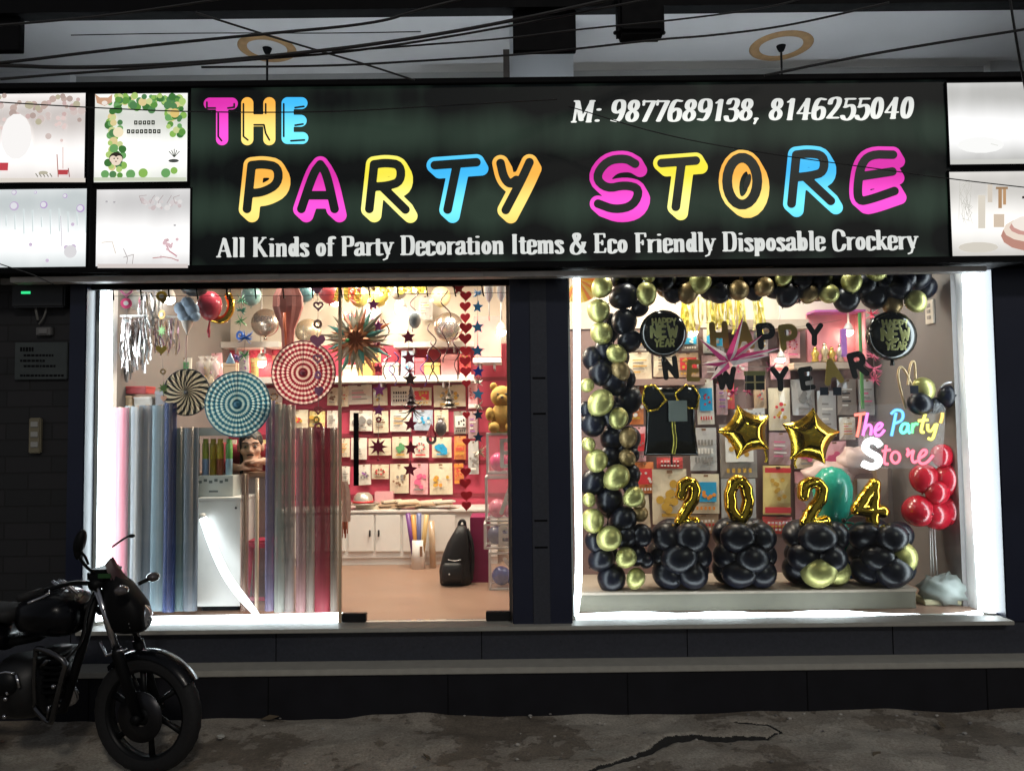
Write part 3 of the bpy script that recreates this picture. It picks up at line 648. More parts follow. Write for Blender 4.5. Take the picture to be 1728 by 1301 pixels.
for x, y, r in ((223, 296, 8), (244, 294, 8), (282, 294, 8), (296, 290, 6), (180, 296, 7), (205, 298, 5)): pr.dot(x, y, r, rnd.choice(greens[:5]))
for k, (x0, y0, n) in enumerate(((229, 206, 5), (217, 221, 8))):
    for i in range(n): pr.poly([(x0 + i * 7.3, y0 + .5 * math.sin(i)), (x0 + i * 7.3 + 5.6, y0), (x0 + i * 7.3 + 5.6, y0 + 7), (x0 + i * 7.3, y0 + 7)], (36, 40, 36)); pr.poly([(x0 + i * 7.3 + 2, y0 + 2), (x0 + i * 7.3 + 3.6, y0 + 2), (x0 + i * 7.3 + 3.6, y0 + 5), (x0 + i * 7.3 + 2, y0 + 5)], (220, 224, 210))
pr.dot(199, 270, 12, (52, 46, 40), 11); pr.dot(194, 271, 6, (236, 216, 196)); pr.dot(204, 271, 6, (236, 216, 196)); pr.dot(199, 276, 8, (240, 222, 202), 6); pr.dot(196, 270, 1.2, (30, 26, 24)); pr.dot(202, 270, 1.2, (30, 26, 24)); pr.dot(199, 275, 1.6, (120, 80, 70), 1)
pr.poly([(164, 162), (172, 168), (186, 168), (193, 162), (192, 176), (180, 182), (167, 177)], (204, 160, 130)); pr.dot(180, 177, 5, (240, 230, 220), 4)
pr.dot(203, 226, 9, (244, 230, 196)); pr.dot(298, 194, 8, (226, 196, 120)); pr.dot(296, 274, 9, (70, 72, 70), 3)
for k in range(5): pr.line([(297, 268), (288 + k * 4.5, 254 + abs(k - 2) * 2)], 1.3, (74, 80, 72))
pr.poly([(162, 302), (317, 302), (317, 308), (162, 308)], (206, 212, 190)); pr.done()
pr = Print(lbox(-60, 319, 148, 457, 'backlit box with pale lilac soap bubbles, lower one at the far left end', (0.504, 0.547, 0.554), (1.06, 1.08, 1.08), zl_), SY - .0165)
def bubble(x, y, r, c):
    pr.dot(x, y, r, c); pr.dot(x - r * .1, y - r * .05, r * .72, (226, 226, 232))
for x, y, r in ((24, 348, 8), (24, 325, 4.5), (74, 346, 6.5), (136, 352, 7), (110, 331, 4), (60, 325, 2.5)): bubble(x, y, r, rnd.choice(((186, 160, 206), (176, 168, 190), (196, 178, 208))))
for x, y, r in ((112, 418, 4), (124, 417, 4.5), (52, 413, 3), (119, 425, 11), (80, 440, 3), (123, 379, 3)): pr.dot(x, y, r, (208, 190, 214) if r < 10 else (222, 220, 222))
for k in range(14): pr.line([(-50 + k * 15, 360 + rnd.uniform(-8, 8)), (-50 + k * 15 + 1, 385 + rnd.uniform(-8, 12))], 2, (214, 224, 224))
pr.line([(103, 365), (105, 416)], 1, (190, 180, 190)); pr.done()
pr = Print(lbox(162, 319, 322, 455, 'backlit box with washed out rose twigs, directly under the green balloon arch picture', (0.547, 0.54, 0.54), (1.1, 1.09, 1.08), zl_), SY - .0165)
for k in range(26): pr.dot(rnd.uniform(236, 306), 334 + abs(rnd.gauss(0, 9)), rnd.uniform(1.5, 4.5), rnd.choice(((214, 206, 206), (204, 190, 190), (226, 222, 220))))
for k in range(5):
    x = 240 + k * 14; pr.line([(x, 344), (x + rnd.uniform(-5, 5), 336 + rnd.uniform(-5, 5)), (x + 8, 330)], 1.1, (180, 168, 168))
pr.line([(258, 436), (276, 434), (290, 436), (300, 440)], 1.6, (190, 140, 140)); pr.line([(280, 408), (286, 424), (298, 432)], 2, (196, 130, 140)); pr.line([(209, 420), (216, 436), (214, 450)], 1, (150, 140, 140)); pr.line([(209, 435), (226, 430), (224, 448)], 1, (160, 150, 148)); pr.line([(172, 410), (190, 408), (196, 428)], 1.4, (216, 204, 190))
for k in range(14): pr.dot(rnd.uniform(260, 304), rnd.uniform(404, 444), rnd.uniform(1.4, 3.6), rnd.choice(((222, 190, 196), (208, 176, 180))))
for x, y in ((181, 341), (194, 342), (296, 381)): pr.dot(x, y, 2.2, (176, 172, 176), 1.4)
pr.poly([(166, 446), (318, 446), (318, 453), (166, 453)], (214, 204, 200)); pr.done()
pr = Print(lbox(1602, 139, 1790, 279, 'plain white glowing box at the right end, above the gift picture', (0.446, 0.446, 0.432), (1.1, 1.1, 1.1), az(1660, 222, SY)), SY - .0165)
pr.poly([(1604, 270), (1780, 268), (1780, 277), (1604, 277)], (206, 206, 200)); pr.dot(1655, 245, 40, (252, 252, 250), 14); pr.line([(1672, 243), (1684, 246)], 1.2, (226, 226, 220)); pr.done()
pr = Print(lbox(1606, 289, 1790, 433, 'backlit box with tan gift packs and a rosy cup picture at the right end', (0.562, 0.547, 0.518), (1.06, 1.04, 1.0), az(1660, 378, SY)), SY - .0165)
for k in range(30): pr.line([(rnd.uniform(1618, 1640), rnd.uniform(300, 380))] * 1 + [(rnd.uniform(1618, 1642), rnd.uniform(300, 380))], .6, (196, 194, 186))
for x0, y0, x1, y1, c in ((1684, 318, 1690, 352, (176, 140, 104)), (1692, 320, 1697, 346, (190, 150, 110)), (1680, 316, 1700, 320, (160, 130, 100)), (1666, 312, 1674, 342, (214, 204, 190)), (1650, 330, 1662, 386, (222, 214, 200)), (1676, 362, 1694, 384, (214, 196, 176))): pr.poly([(x0, y0), (x1, y0), (x1, y1), (x0, y1)], c)
pr.dot(1736, 398, 48, (190, 140, 126), 26); pr.dot(1738, 388, 46, (238, 222, 206), 21); pr.dot(1742, 384, 40, (206, 156, 146), 15); pr.dot(1746, 378, 40, (246, 236, 226), 15)
pr.poly([(1724, 332), (1740, 330), (1740, 334), (1724, 336)], (60, 50, 46)); pr.dot(1650, 418, 34, (214, 208, 196), 9); pr.done()
# ================================================================== CABLES
cab = M('black_cable', (.008, .008, .009), .6)
def cable(pts, r, label, seg_n=14):
    P3 = [at(*p) for p in pts]; b = MB(); b.tube(smooth3(P3, 3), r, 6)
    b.single('overhead_cable', cab, label, 'cable', 'overhead cables crossing the shop front')
cable([(-260, 62, 3.2), (36, 41, 3.4), (222, 23, 3.6), (620, -40, 3.9)], .006, 'thin cable climbing from the dark beam board at the far left into the black beam')
cable([(-300, 132, 3.0), (0, 108, 3.2), (180, 85, 3.3), (420, 60, 3.4), (640, 40, 3.6), (700, 18, 3.7), (860, -20, 3.8)], .007, 'cable rising past the upper edge of the left ceiling rose ring')
cable([(-300, 108, 3.0), (0, 110, 3.2), (124, 116, 3.3), (320, 108, 3.4), (470, 94, 3.5), (640, 75, 3.6), (864, 37, 3.8), (1200, -40, 4)], .009, 'thickest bundled black cable running under the left ceiling rose')
cable([(0, 134, 3.1), (124, 124, 3.2), (300, 112, 3.3), (450, 99, 3.5), (600, 88, 3.6), (864, 45, 3.85), (1200, -22, 4)], .006, 'second cable of the bundle, just below the thickest one')
cable([(330, 22, 3.9), (434, 55, 4.0), (530, 84, 4.1), (620, 110, 4.15), (700, 136, 4.2)], .006, 'cable slanting down to the right behind the bundle towards the sign edge')
cable([(120, 60, 4.1), (330, 56, 4.1), (560, 57, 4.1), (710, 54, 4.1)], .003, 'faint hairline wire level across the left ceiling')
cable([(340, 114, 3.8), (560, 112, 3.8), (700, 104, 3.8), (864, 94, 3.9), (975, 83, 3.9), (1120, 66, 3.9), (1190, 62, 4), (1330, 45, 4), (1500, 5, 4)], .006, 'cable sagging under the hanging black box and up to the right')
cable([(560, 88, 3.7), (720, 76, 3.7), (864, 65, 3.8), (975, 50, 3.8), (1128, 36, 3.9), (1300, 14, 4), (1380, -10, 4)], .005, 'cable passing behind the hanging black box')
cable([(1290, 128, 3.6), (1400, 105, 3.6), (1560, 76, 3.6), (1728, 51, 3.7), (1900, 20, 3.8)], .007, 'cable crossing under the right ceiling rose towards the right edge')
cable([(1700, -30, 3.9), (1712, 50, 3.9), (1724, 120, 4.0), (1732, 160, 4.1)], .006, 'short steep cable dropping beside the right edge of the ceiling')
cable([(-200, 160, 3.9), (0, 173, 4.0), (150, 182, 4.1), (330, 190, 4.1), (560, 190, 4.1), (760, 178, 4.1), (940, 168, 4.15)], .0035, 'hair thin wire sagging over the letters THE and the left light boxes')
cable([(960, 180, 4.2), (1128, 232, 4.15), (1330, 265, 4.1), (1480, 285, 4.05), (1600, 302, 4.0), (1760, 320, 3.95)], .003, 'hair thin wire slanting down across the letters STORE')
cable([(-80, 418, 4.2), (0, 446, 4.2), (60, 465, 4.25), (90, 480, 4.3)], .003, 'short thin wire across the corner of the lilac bubble light box')
# ================================================================== THINGS ON THE LEFT PIER
p0, p1 = at(24, 641, FW - .02), at(114, 577, FW - .02)
t = thing('wall_plaque', 'dim grey sign plate with a red strip fixed on the dark brick wall', 'sign plate', ((p0.x + p1.x) / 2, FW, p0.z))
b = MB(); b.box((p0.x, FW - .02, p0.z), (p1.x, FW - .001, p1.z), .003); b.build('plate', M('aged_sign_plate', (.045, .055, .055), .5, var=.3), t)
b = MB()
rr = random.Random(4)
for k, (y0, n) in enumerate(((586, 5), (598, 9), (607, 7), (616, 9), (632, 12))):
    x = 30 + (10 if k % 2 else 4)
    for i in range(n):
        wpx = rr.uniform(2.5, 6); a, c = at(x, y0, FW - .021), at(x + wpx, y0 + (7 if k == 0 else 3.5), FW - .021)
        b.box((a.x, FW - .022, c.z), (c.x, FW - .0201, a.z)); x += wpx + 1.6
        if x > 106: break
b.build('plate_lettering', blackp, t)
p0, p1 = at(49, 765, FW - .02), at(70, 705, FW - .02)
t = thing('switch_board', 'yellowed electric switch board with three sockets on the brick wall', 'switch board', ((p0.x + p1.x) / 2, FW, p0.z))
b = MB(); b.box((p0.x, FW - .03, p0.z), (p1.x, FW - .001, p1.z), .006); b.build('plate', M('yellowed_plastic', (.17, .15, .10), .45), t)
for yy in (716, 733, 750):
    c = at(58, yy, FW - .032); b = MB(); b.box((c.x - .022, FW - .036, c.z - .016), (c.x + .022, FW - .0301, c.z + .016), .003); b.build('socket', M('grey_socket', (.3, .3, .28), .4), t)
p0, p1 = at(22, 520, FW - .05), at(112, 474, FW - .05)
t = thing('meter_box', 'dark meter box with a tiny green light under the sign at far left', 'meter box', ((p0.x + p1.x) / 2, FW, p0.z))
b = MB(); b.box((p0.x, FW - .07, p0.z), (p1.x, FW - .001, p1.z), .01); b.build('case', M('meter_case', (.02, .022, .024), .4), t)
c0, c1_ = at(36, 492, FW - .072), at(51, 496, FW - .072); b = MB(); b.box((c0.x, FW - .074, c1_.z), (c1_.x, FW - .0701, c0.z)); b.build('indicator_light', E('green_indicator', (.05, 1, .35), .9), t)
b = MB(); b.box((at(17, 480, FW).x, FW - .09, at(0, 485, FW).z), (at(112, 480, FW).x, FW - .0705, at(0, 474, FW).z)); b.build('cover_strip', M('dusty_cover', (.22, .22, .22), .6, var=.4, scale=30), t)
b = MB(); b.tube(smooth3([at(78, 490, FW - .02), at(79, 520, FW - .03), at(74, 537, FW - .03), at(66, 547, FW - .02)], 3), .006, 6)
b.tube(smooth3([at(62, 500, FW - .02), at(60, 520, FW - .04), at(64, 540, FW - .02)], 3), .008, 6)
b.single('hanging_wire', M('grey_flex', (.14, .14, .13), .5), 'looped grey wire hanging below the meter box', 'wire')
p0, p1 = at(60, 566, FW - .03), at(86, 552, FW - .03)
t = thing('junction_box', 'small grey junction box just above the dim sign plate', 'junction box', ((p0.x + p1.x) / 2, FW, p0.z))
b = MB(); b.box((p0.x, FW - .03, p0.z), (p1.x, FW - .001, p1.z), .004); b.build('case', M('grey_case', (.12, .12, .12), .5), t)
b = MB(); b.box((p0.x + .02, FW - .036, p0.z + .01), (p1.x - .02, FW - .0301, p1.z - .01), .002); b.build('lid', M('grey_lid', (.16, .16, .16), .5), t)
# ================================================================== LED STRIPS
def ledstrip(pts, r, label, m=led, flat=None):
    b = MB(); q = [at(*p) for p in pts]; b.tube(smooth3(q, 2) if len(q) > 2 else q, r, 8)
    t = thing('led_strip', label, 'led strip', q[0], 'white led strips edging the shop windows')
    b.build('glowing_tube', m, t)
    b = MB(); d = (q[-1] - q[0]).normalized()
    for p, s_ in ((q[0], -1), (q[-1], 1)): b.tube([p + d * s_ * .001, p + d * s_ * .02], r * 1.1, 8)
    b.build('end_cap', white, t)
ledstrip([(176, 484, 4.80), (175, 760, 4.80), (168, 1046, 4.80)], .034, 'white led strip standing along the left edge of the left window')
ledstrip([(186, 490, 4.9), (186, 760, 4.9), (183, 1030, 4.9)], .012, 'thinner led strip just inside the left edge of the left window')
ledstrip([(200, 1046, 4.80), (400, 1043, 4.80), (578, 1039, 4.80)], .021, 'white led strip lying along the floor edge of the left window')
ledstrip([(973, 462, 4.79), (974, 760, 4.79), (978, 980, 4.79), (970, 1038, 4.79)], .021, 'white led strip along the left edge of the right window')
ledstrip([(972, 1043, 4.79), (1080, 1038, 4.79), (1150, 1043, 4.79), (1220, 1037, 4.79), (1300, 1043, 4.79), (1400, 1035, 4.79), (1480, 1042, 4.79), (1600, 1044, 4.79), (1655, 1036, 4.79)], .027, 'wavy white led strip lying along the sill of the right window')
ledstrip([(1640, 455, 4.80), (1643, 560, 4.80), (1653, 760, 4.80), (1660, 900, 4.80), (1668, 1030, 4.80)], .055, 'broad white led strip along the right edge of the right window')
t_ = thing('led_strip', 'glowing tube shaped as a led reflection slanting down the white counter', 'led strip', at(340, 868, 5.03), 'white led strips edging the shop windows')  # no real strip, stands in for a led reflection
b = MB(); q = smooth3([at(342, 872, 5.03), at(362, 930, 5.0), at(386, 980, 4.94), at(436, 1040, 4.84)], 3); n_ = len(q)  # glowing tube stands in for a led reflection on the glossy counter
b.tube(q, [.03 + .02 * 0 * k - .006 if k < n_ * .72 else max(.012, .024 - .05 * (k / n_ - .72)) for k in range(n_)], 10); b.build('glowing_tube', led_reflect, t_)
b = MB(); b.ball(q[0], .026, 10, 8); b.build('end_cap', white, t_)
# ================================================================== LAMPS INSIDE THE SHOP
def lamp(px, py, Y, r, W, label, col=(1, .78, .56), es=26, aim=True, size=.12):
    p = at(px, py, Y); t = thing('spot_lamp', label, 'lamp', p, 'lamps inside the shop')
    b = MB(); b.ball(p, r, 16, 10); b.build('bulb', E('lamp_bulb', col, es, False), t)
    b = MB(); b.lathe([(r * .5, r * 1.9), (r * 1.02, r * .9), (r * 1.08, r * .2), (r * .98, r * .2), (r * .9, r * .8)], p, n=18); b.build('housing', white, t)
    b = MB(); b.tube([p + Vector((0, 0, r * 1.8)), Vector((p.x, p.y, max(p.z + r * 2.2, min(ZC, p.z + .9))))], .008, 6); b.build('stem', white, t)
    l = bpy.data.lights.new('lamp_light', 'POINT'); l.energy = W; l.color = col; l.shadow_soft_size = r * 1.15; o = bpy.data.objects.new('lamp_light', l); C.objects.link(o); o.location = p - wl(t); o.parent = t
    l.use_shadow = True; b_ = None
    return t
WARM = (1, .83, .67); COOL = (1, .94, .86)
lamp(286, 505, 5.7, .04, 9, 'bright lamp between the silver fringe and the round dark dome', COOL)
lamp(566, 508, 6.72, .05, 30, 'bright lamp glowing behind the string of pink hearts')
lamp(676, 522, 6.72, .05, 30, 'bright lamp glowing behind the purple star string')
lamp(441, 612, 6.95, .045, 12, 'bright lamp under the white wall shelf behind the blue rosette')
lamp(846, 560, 6.5, .04, 3, 'lamp glowing inside the pink niche beside the blue star string')
lamp(1170, 560, 5.98, .035, 3, 'lamp glowing behind the yellow fringe')
lamp(1318, 606, 5.98, .03, 3.5, 'lamp glowing under the small wall shelf behind the word happy')
lamp(1432, 560, 5.98, .035, 4, 'lamp glowing in the pink display box beside the round balloon')
def panel_light(x, y, W, label, col=WARM, s=.42):
    t = thing('ceiling_or_fill_panel_light', label, 'ceiling light', (x, y, ZC), 'square panel lights and added fill lights of the shop ceiling')
    b = MB(); b.box((x - s / 2, y - s / 2, ZC - .022), (x + s / 2, y + s / 2, ZC - .001)); b.build('frame', white, t)
    b = MB(); b.box((x - s / 2 + .02, y - s / 2 + .02, ZC - .026), (x + s / 2 - .02, y + s / 2 - .02, ZC - .0221)); b.build('diffuser', E('panel_diffuser', col, 4), t)
    l = bpy.data.lights.new('panel_lamp', 'AREA'); l.energy = W; l.color = col; l.size = s * .9; o = bpy.data.objects.new('panel_lamp', l); C.objects.link(o); o.location = Vector((x, y, ZC - .03)) - wl(t); o.parent = t
panel_light(-1.25, 6.05, 62, 'square ceiling light above the shop counter')
panel_light(-.45, 5.75, 58, 'square ceiling light above the doorway aisle')
panel_light(1.05, 5.55, 26, 'square ceiling light above the balloon pedestals')
panel_light(2.1, 5.5, 13, 'square ceiling light above the neon sign', COOL)
panel_light(-1.75, 5.0, 9, 'small added fill light over the paper fans', COOL, .2)  # these small lights are unseen, added to brighten the window display
panel_light(-.7, 5.0, 8, 'small added fill light over the star garlands', COOL, .2)
panel_light(.9, 4.97, 7, 'small added fill light over the balloon garland', COOL, .2)
panel_light(2.0, 4.97, 6, 'small added fill light over the bunny ear balloons', COOL, .2)
# ================================================================== SHELVES, CABINET
def box_px(b, x0, y0, x1, y1, Y, D, bev=0):
    p, q = at(x0, y0, Y), at(x1, y1, Y); b.box((p.x, Y, q.z), (q.x, Y + D, p.z), bev); return b
def shelf(x0, y0, x1, y1, Y, D, label, m=None):
    p, q = at(x0, y0, Y), at(x1, y1, Y); t = thing('wall_shelf', label, 'shelf', ((p.x + q.x) / 2, Y + D, q.z), 'white wall shelves')
    b = MB(); box_px(b, x0, y0, x1, y1, Y, D, .003); b.build('board', m or white, t)
    b = MB(); n = max(2, int((x1 - x0) / 90))
    for k in range(n):
        x = p.x + (q.x - p.x) * (k + .5) / n; bb = MB(); bb.box((x - .008, Y + .02, q.z - .05), (x + .008, Y + D, q.z - .001)); bb.build('bracket', metal, t)
shelf(372, 577, 470, 586, 6.86, .21, 'short white wall shelf behind the black and blue rosettes')
shelf(664, 577, 800, 585, 6.86, .21, 'upper white wall shelf behind the dark red star string')
shelf(380, 637, 800, 643, 6.82, .25, 'long white wall shelf above the rows of white packs')
shelf(798, 604, 846, 612, 6.4, .3, 'narrow white shelf below the glowing pink niche')
YC = 6.66
p0, p1 = at(560, 866, YC), at(800, 955, YC)
cab_ = thing('low_cabinet', 'low white cabinet with double doors under the wall of packs', 'cabinet', ((p0.x + p1.x) / 2, YC, ZF))
b = MB(); b.box((p0.x - .5, YC + .012, ZF + .06), (p1.x + .2, YB - .035, p0.z), .003); b.build('carcass', white, cab_)
b = MB(); b.box((p0.x - .5, YC - .012, p0.z + .001), (p1.x + .2, YB - .035, p0.z + .022), .004); b.build('cabinet_top', white, cab_)
b = MB(); b.box((p0.x - .5, YC + .03, ZF + .001), (p1.x + .2, YC + .05, ZF + .059)); b.build('kick_board', white, cab_)
for x0, x1 in ((520, 583), (588, 631), (634, 676), (680, 722), (726, 769)):
    b = MB(); q0, q1 = at(x0, 869, YC), at(x1, 930, YC); b.box((q0.x, YC - .008, q1.z), (q1.x, YC + .011, q0.z), .003); d = b.build('door', white, cab_)
    hx = q1.x - .03 if x0 in (520, 588, 680) else q0.x + .03
    b = MB(); zz = az(630, 899, YC); b.tube([(hx, YC - .03, zz + .028), (hx, YC - .03, zz - .028)], .007, 8); b.box((hx - .005, YC - .03, zz - .02), (hx + .005, YC - .0081, zz + .02)); b.build('handle', dmetal, d)
# products hanging on the slat wall
PACK = {'cream': (.74, .66, .50), 'white': (.78, .74, .66), 'pink': (.78, .42, .46), 'orange': (.75, .26, .09), 'grey': (.34, .30, .27), 'yellow': (.76, .62, .26), 'red': (.6, .08, .08), 'blue': (.45, .55, .68), 'mauve': (.44, .30, .32), 'kraft': (.5, .36, .24), 'silver': (.5, .5, .5)}
INK = {'grey': (.25, .24, .23), 'pink': (.75, .15, .3), 'blue': (.03, .36, .66), 'gold': (.6, .36, .06), 'red': (.65, .05, .06), 'black': (.02, .02, .025), 'green': (.12, .35, .16), 'brown': (.22, .12, .07), 'purple': (.3, .1, .4), 'white': (.8, .78, .74), 'orange': (.8, .3, .05)}
_pc = {}
def pm(kind, nm):
    k = (kind, nm)
    if k not in _pc: _pc[k] = M(('card_' if kind == 'c' else 'ink_') + nm, (PACK if kind == 'c' else INK)[nm], .3 if kind == 'c' else .4, var=.06, coat=.5 if kind == 'c' else 0, bump=.25 if kind == 'c' else 0, scale=22)
    return _pc[k]
clear = M('clear_sleeve', (.9, .9, .9), .12, alpha=.13, var=0)
def pack(x0, y0, x1, y1, Y, card, inkc, style, label, group, seed=0, tilt=0, name='party_pack'):
    r = random.Random(seed * 13 + 5)
    p, q = at(x0, y0, Y), at(x1, y1, Y); wd, h = q.x - p.x, p.z - q.z; c = Vector(((p.x + q.x) / 2, Y, q.z))
    t = thing(name, label, 'party pack', c, group)
    U = Vector((math.cos(tilt), 0, math.sin(tilt))); V = Vector((-math.sin(tilt), 0, math.cos(tilt)))
    def pt(u, v, d=0): return c + U * ((u - .5) * wd) + V * (v * h) + Vector((0, -d, 0))
    # card with a slight belly
    b = MB(); nx, nz = 5, 5; vs = []; bel = .012 + r.random() * .012
    for j in range(nz):
        for i in range(nx):
            u, v = i / (nx - 1), j / (nz - 1); vs.append(pt(u, v, bel * math.sin(math.pi * u) * math.sin(math.pi * min(1, v * 1.1)) + .004 * r.random()))
    vs2 = [Vector((v.x, Y + .012, v.z)) for v in vs]
    fs = [(j * nx + i, j * nx + i + 1, (j + 1) * nx + i + 1, (j + 1) * nx + i) for j in range(nz - 1) for i in range(nx - 1)]
    n = len(vs); per = [i for i in range(nx)] + [j * nx + nx - 1 for j in range(1, nz)] + [(nz - 1) * nx + i for i in range(nx - 2, -1, -1)] + [j * nx for j in range(nz - 2, 0, -1)]
    b.add(vs + vs2, fs + [tuple(n + k for k in f[::-1]) for f in fs] + [(per[(k + 1) % len(per)], per[k], n + per[k], n + per[(k + 1) % len(per)]) for k in range(len(per))], True)
    b.build('card', pm('c', card), t)
    D = bel + .007; inks = [MB(), MB()]; two = pm('i', inkc[0]), pm('i', inkc[-1])
    def pd(m, u, v, rad, d=0): m.plate([(rad * math.cos(k * math.pi / 5), rad * math.sin(k * math.pi / 5)) for k in range(10)], pt(u, v, D + d), .0008, U, V)
    def pl(m, u0, v0, u1, v1, d=0): m.plate([((a - .5) * wd, bb * h) for a, bb in ((u0, v0), (u1, v0), (u1, v1), (u0, v1))], c + Vector((0, -D - d, 0)), .0008, U, V)
    if style == 'dots':
        for k in range(9): pd(inks[k % 2], .2 + .6 * r.random(), .3 + .35 * r.random(), wd * (.05 + .05 * r.random()), k * .0009)
    elif style == 'blob':
        for k in range(9): pd(inks[0], .5 + .18 * r.gauss(0, 1) * .8, .46 + .09 * r.gauss(0, 1), wd * .12, k * .0009)
        pl(inks[1], .25, .14, .75, .2)
    elif style == 'lines':
        for k in range(5): pl(inks[k % 2], .18, .25 + k * .11, .18 + .3 + .34 * r.random(), .29 + k * .11)
    elif style == 'window':
        pl(inks[0], .12, .3, .88, .8); 
        for k in range(6): pd(inks[1], .2 + .6 * r.random(), .36 + .36 * r.random(), wd * .07, .001 + k * .0009)
        for k in range(5): pl(inks[1], .14 + k * .15, .1, .22 + k * .15, .18)
    elif style == 'letters':
        for k in range(6):
            for j in range(3): pl(inks[j % 2], .14 + k * .125, .2 + j * .2, .2 + k * .125 + .03 * r.random(), .32 + j * .2)
    elif style == 'ring':
        for k in range(10): pd(inks[k % 2], .5 + .24 * math.cos(k * .63), .5 + .17 * math.sin(k * .63), wd * .06, k * .0005)
        pl(inks[1], .2, .1, .8, .16)
    elif style == 'band':
        pl(inks[0], .02, .04, .98, .16); pl(inks[0], .02, .86, .98, .96)
        for k in range(8): pd(inks[1], .2 + .6 * r.random(), .3 + .45 * r.random(), wd * .08, k * .0009)
    for m, mt in zip(inks, two):
        if m.v: m.build('card_print', mt, t)
    b = MB(); b.box(pt(.42, .93, D), pt(.58, .985, D - .002)); b.build('hang_hole', pm('i', 'brown'), t)
    return t
G1 = 'white packs hanging in rows on the crimson wall'
rows = [(1, [(590, 693, 628, 727, 'white', ('grey', 'grey'), 'blob'), (630, 694, 656, 730, 'cream', ('brown', 'grey'), 'lines'), (658, 692, 694, 728, 'white', ('grey', 'gold'), 'lines'), (697, 692, 730, 726, 'blue', ('blue', 'white'), 'dots'), (733, 692, 757, 728, 'cream', ('grey', 'brown'), 'lines'), (766, 694, 789, 732, 'grey', ('white', 'black'), 'window')]),
        (2, [(573, 740, 590, 771, 'cream', ('orange', 'gold'), 'lines'), (592, 739, 619, 775, 'white', ('grey', 'grey'), 'lines'), (622, 740, 660, 768, 'cream', ('brown', 'black'), 'dots'), (662, 737, 690, 773, 'cream', ('green', 'gold'), 'blob'), (696, 736, 724, 772, 'white', ('grey', 'red'), 'ring'), (729, 738, 762, 772, 'cream', ('blue', 'blue'), 'blob'), (766, 736, 786, 775, 'orange', ('gold', 'red'), 'letters')]),
        (3, [(576, 787, 590, 817, 'white', ('grey', 'black'), 'lines'), (605, 784, 626, 818, 'white', ('purple', 'grey'), 'dots'), (627, 784, 656, 808, 'cream', ('red', 'brown'), 'ring'), (658, 783, 690, 832, 'cream', ('brown', 'grey'), 'dots'), (692, 782, 722, 834, 'pink', ('pink', 'grey'), 'blob'), (725, 782, 764, 834, 'cream', ('gold', 'orange'), 'dots'), (767, 782, 783, 816, 'orange', ('orange', 'red'), 'band')]),
        (0, [(576, 652, 588, 686, 'cream', ('red', 'gold'), 'dots'), (588, 650, 628, 682, 'white', ('grey', 'pink'), 'lines'), (630, 655, 654, 684, 'cream', ('gold', 'grey'), 'dots'), (660, 652, 692, 684, 'white', ('black', 'grey'), 'letters'), (696, 654, 728, 684, 'cream', ('red', 'gold'), 'window'), (732, 650, 786, 686, 'cream', ('grey', 'gold'), 'ring')]),
        (4, [(486, 692, 520, 722, 'cream', ('red', 'gold'), 'dots'), (522, 694, 548, 720, 'yellow', ('gold', 'grey'), 'blob'), (552, 693, 570, 722, 'white', ('grey', 'grey'), 'lines'), (452, 655, 476, 684, 'white', ('brown', 'gold'), 'ring'), (552, 654, 570, 684, 'cream', ('brown', 'grey'), 'blob')])]
rown = {0: 'top row under the long shelf', 1: 'second row of the wall', 2: 'third row of the wall', 3: 'lowest row above the cabinet', 4: 'wall near the red rosette'}
words_ = {'dots': 'scattered dots', 'blob': 'one round blot', 'lines': 'lines of text', 'window': 'a window picture', 'letters': 'rows of letters', 'ring': 'a wreath ring', 'band': 'bands'}
ordw = ('first', 'second', 'third', 'fourth', 'fifth', 'sixth', 'seventh')
sd = 0
for ri, items in rows:
    for k, (x0, y0, x1, y1, card, ic, stl) in enumerate(items):
        sd += 1
        pack(x0, y0, x1, y1, YB - .06, card, ic, stl, '%s pack with %s %s, %s in the %s' % (card, ic[0], words_[stl], ordw[k], rown[ri]), G1, sd, random.Random(sd).uniform(-.03, .03))
# flat envelopes and hat on the cabinet
for k in range(16):
    x = 655 + (k % 4) * 29 + (k * 7) % 11; lv = k // 4; r = random.Random(k + 50)
    c = at(x, 860 - lv * 4.2, 6.72 + r.uniform(0, .1)); L = .085 + r.random() * .04; a = r.uniform(-.5, .5)
    b = MB(); ca, sa = math.cos(a), math.sin(a); pts = [(-L, -.05), (L, -.05), (L, .05), (-L, .05)]
    lo_ = [Vector((c.x + u * ca - v * sa, c.y + u * sa + v * ca, c.z + u * r.uniform(-.06, .10))) for u, v in pts]
    b.add(lo_ + [q + Vector((0, 0, .014)) for q in lo_], [(3, 2, 1, 0), (4, 5, 6, 7)] + [(i, (i + 1) % 4, 4 + (i + 1) % 4, 4 + i) for i in range(4)], True)
    b.single('paper_envelope', pm('c', r.choice(('kraft', 'cream', 'kraft', 'white'))), 'flat kraft and cream envelope in the untidy heap on the low cabinet', 'envelope', 'heap of envelopes on the low cabinet')
c = at(613, 853, 6.78); t = thing('party_hat', 'silver bowler hat on the low cabinet near the door handle', 'hat', c)
b = MB(); b.lathe([(.001, .115), (.05, .112), (.078, .085), (.085, .045), (.088, .025)], c, n=28); b.build('crown', M('silver_glitter', (.6, .55, .48), .3, metal=.6), t)
b = MB(); b.lathe([(.087, .022), (.12, .018), (.14, .026), (.14, .020), (.12, .010), (.05, .008)], c, n=28); b.build('brim', M('silver_glitter_brim', (.55, .5, .44), .3, metal=.6), t)
b = MB(); b.lathe([(.0885, .044), (.09, .044), (.091, .026), (.0885, .026)], c, n=28); b.build('hat_band', pm('i', 'red'), t)
b = MB(); box_px(b, 600, 852, 640, 862, 6.72, .2, .004); b.single('flat_box', pm('c', 'cream'), 'flat cream box under the silver bowler hat', 'box')
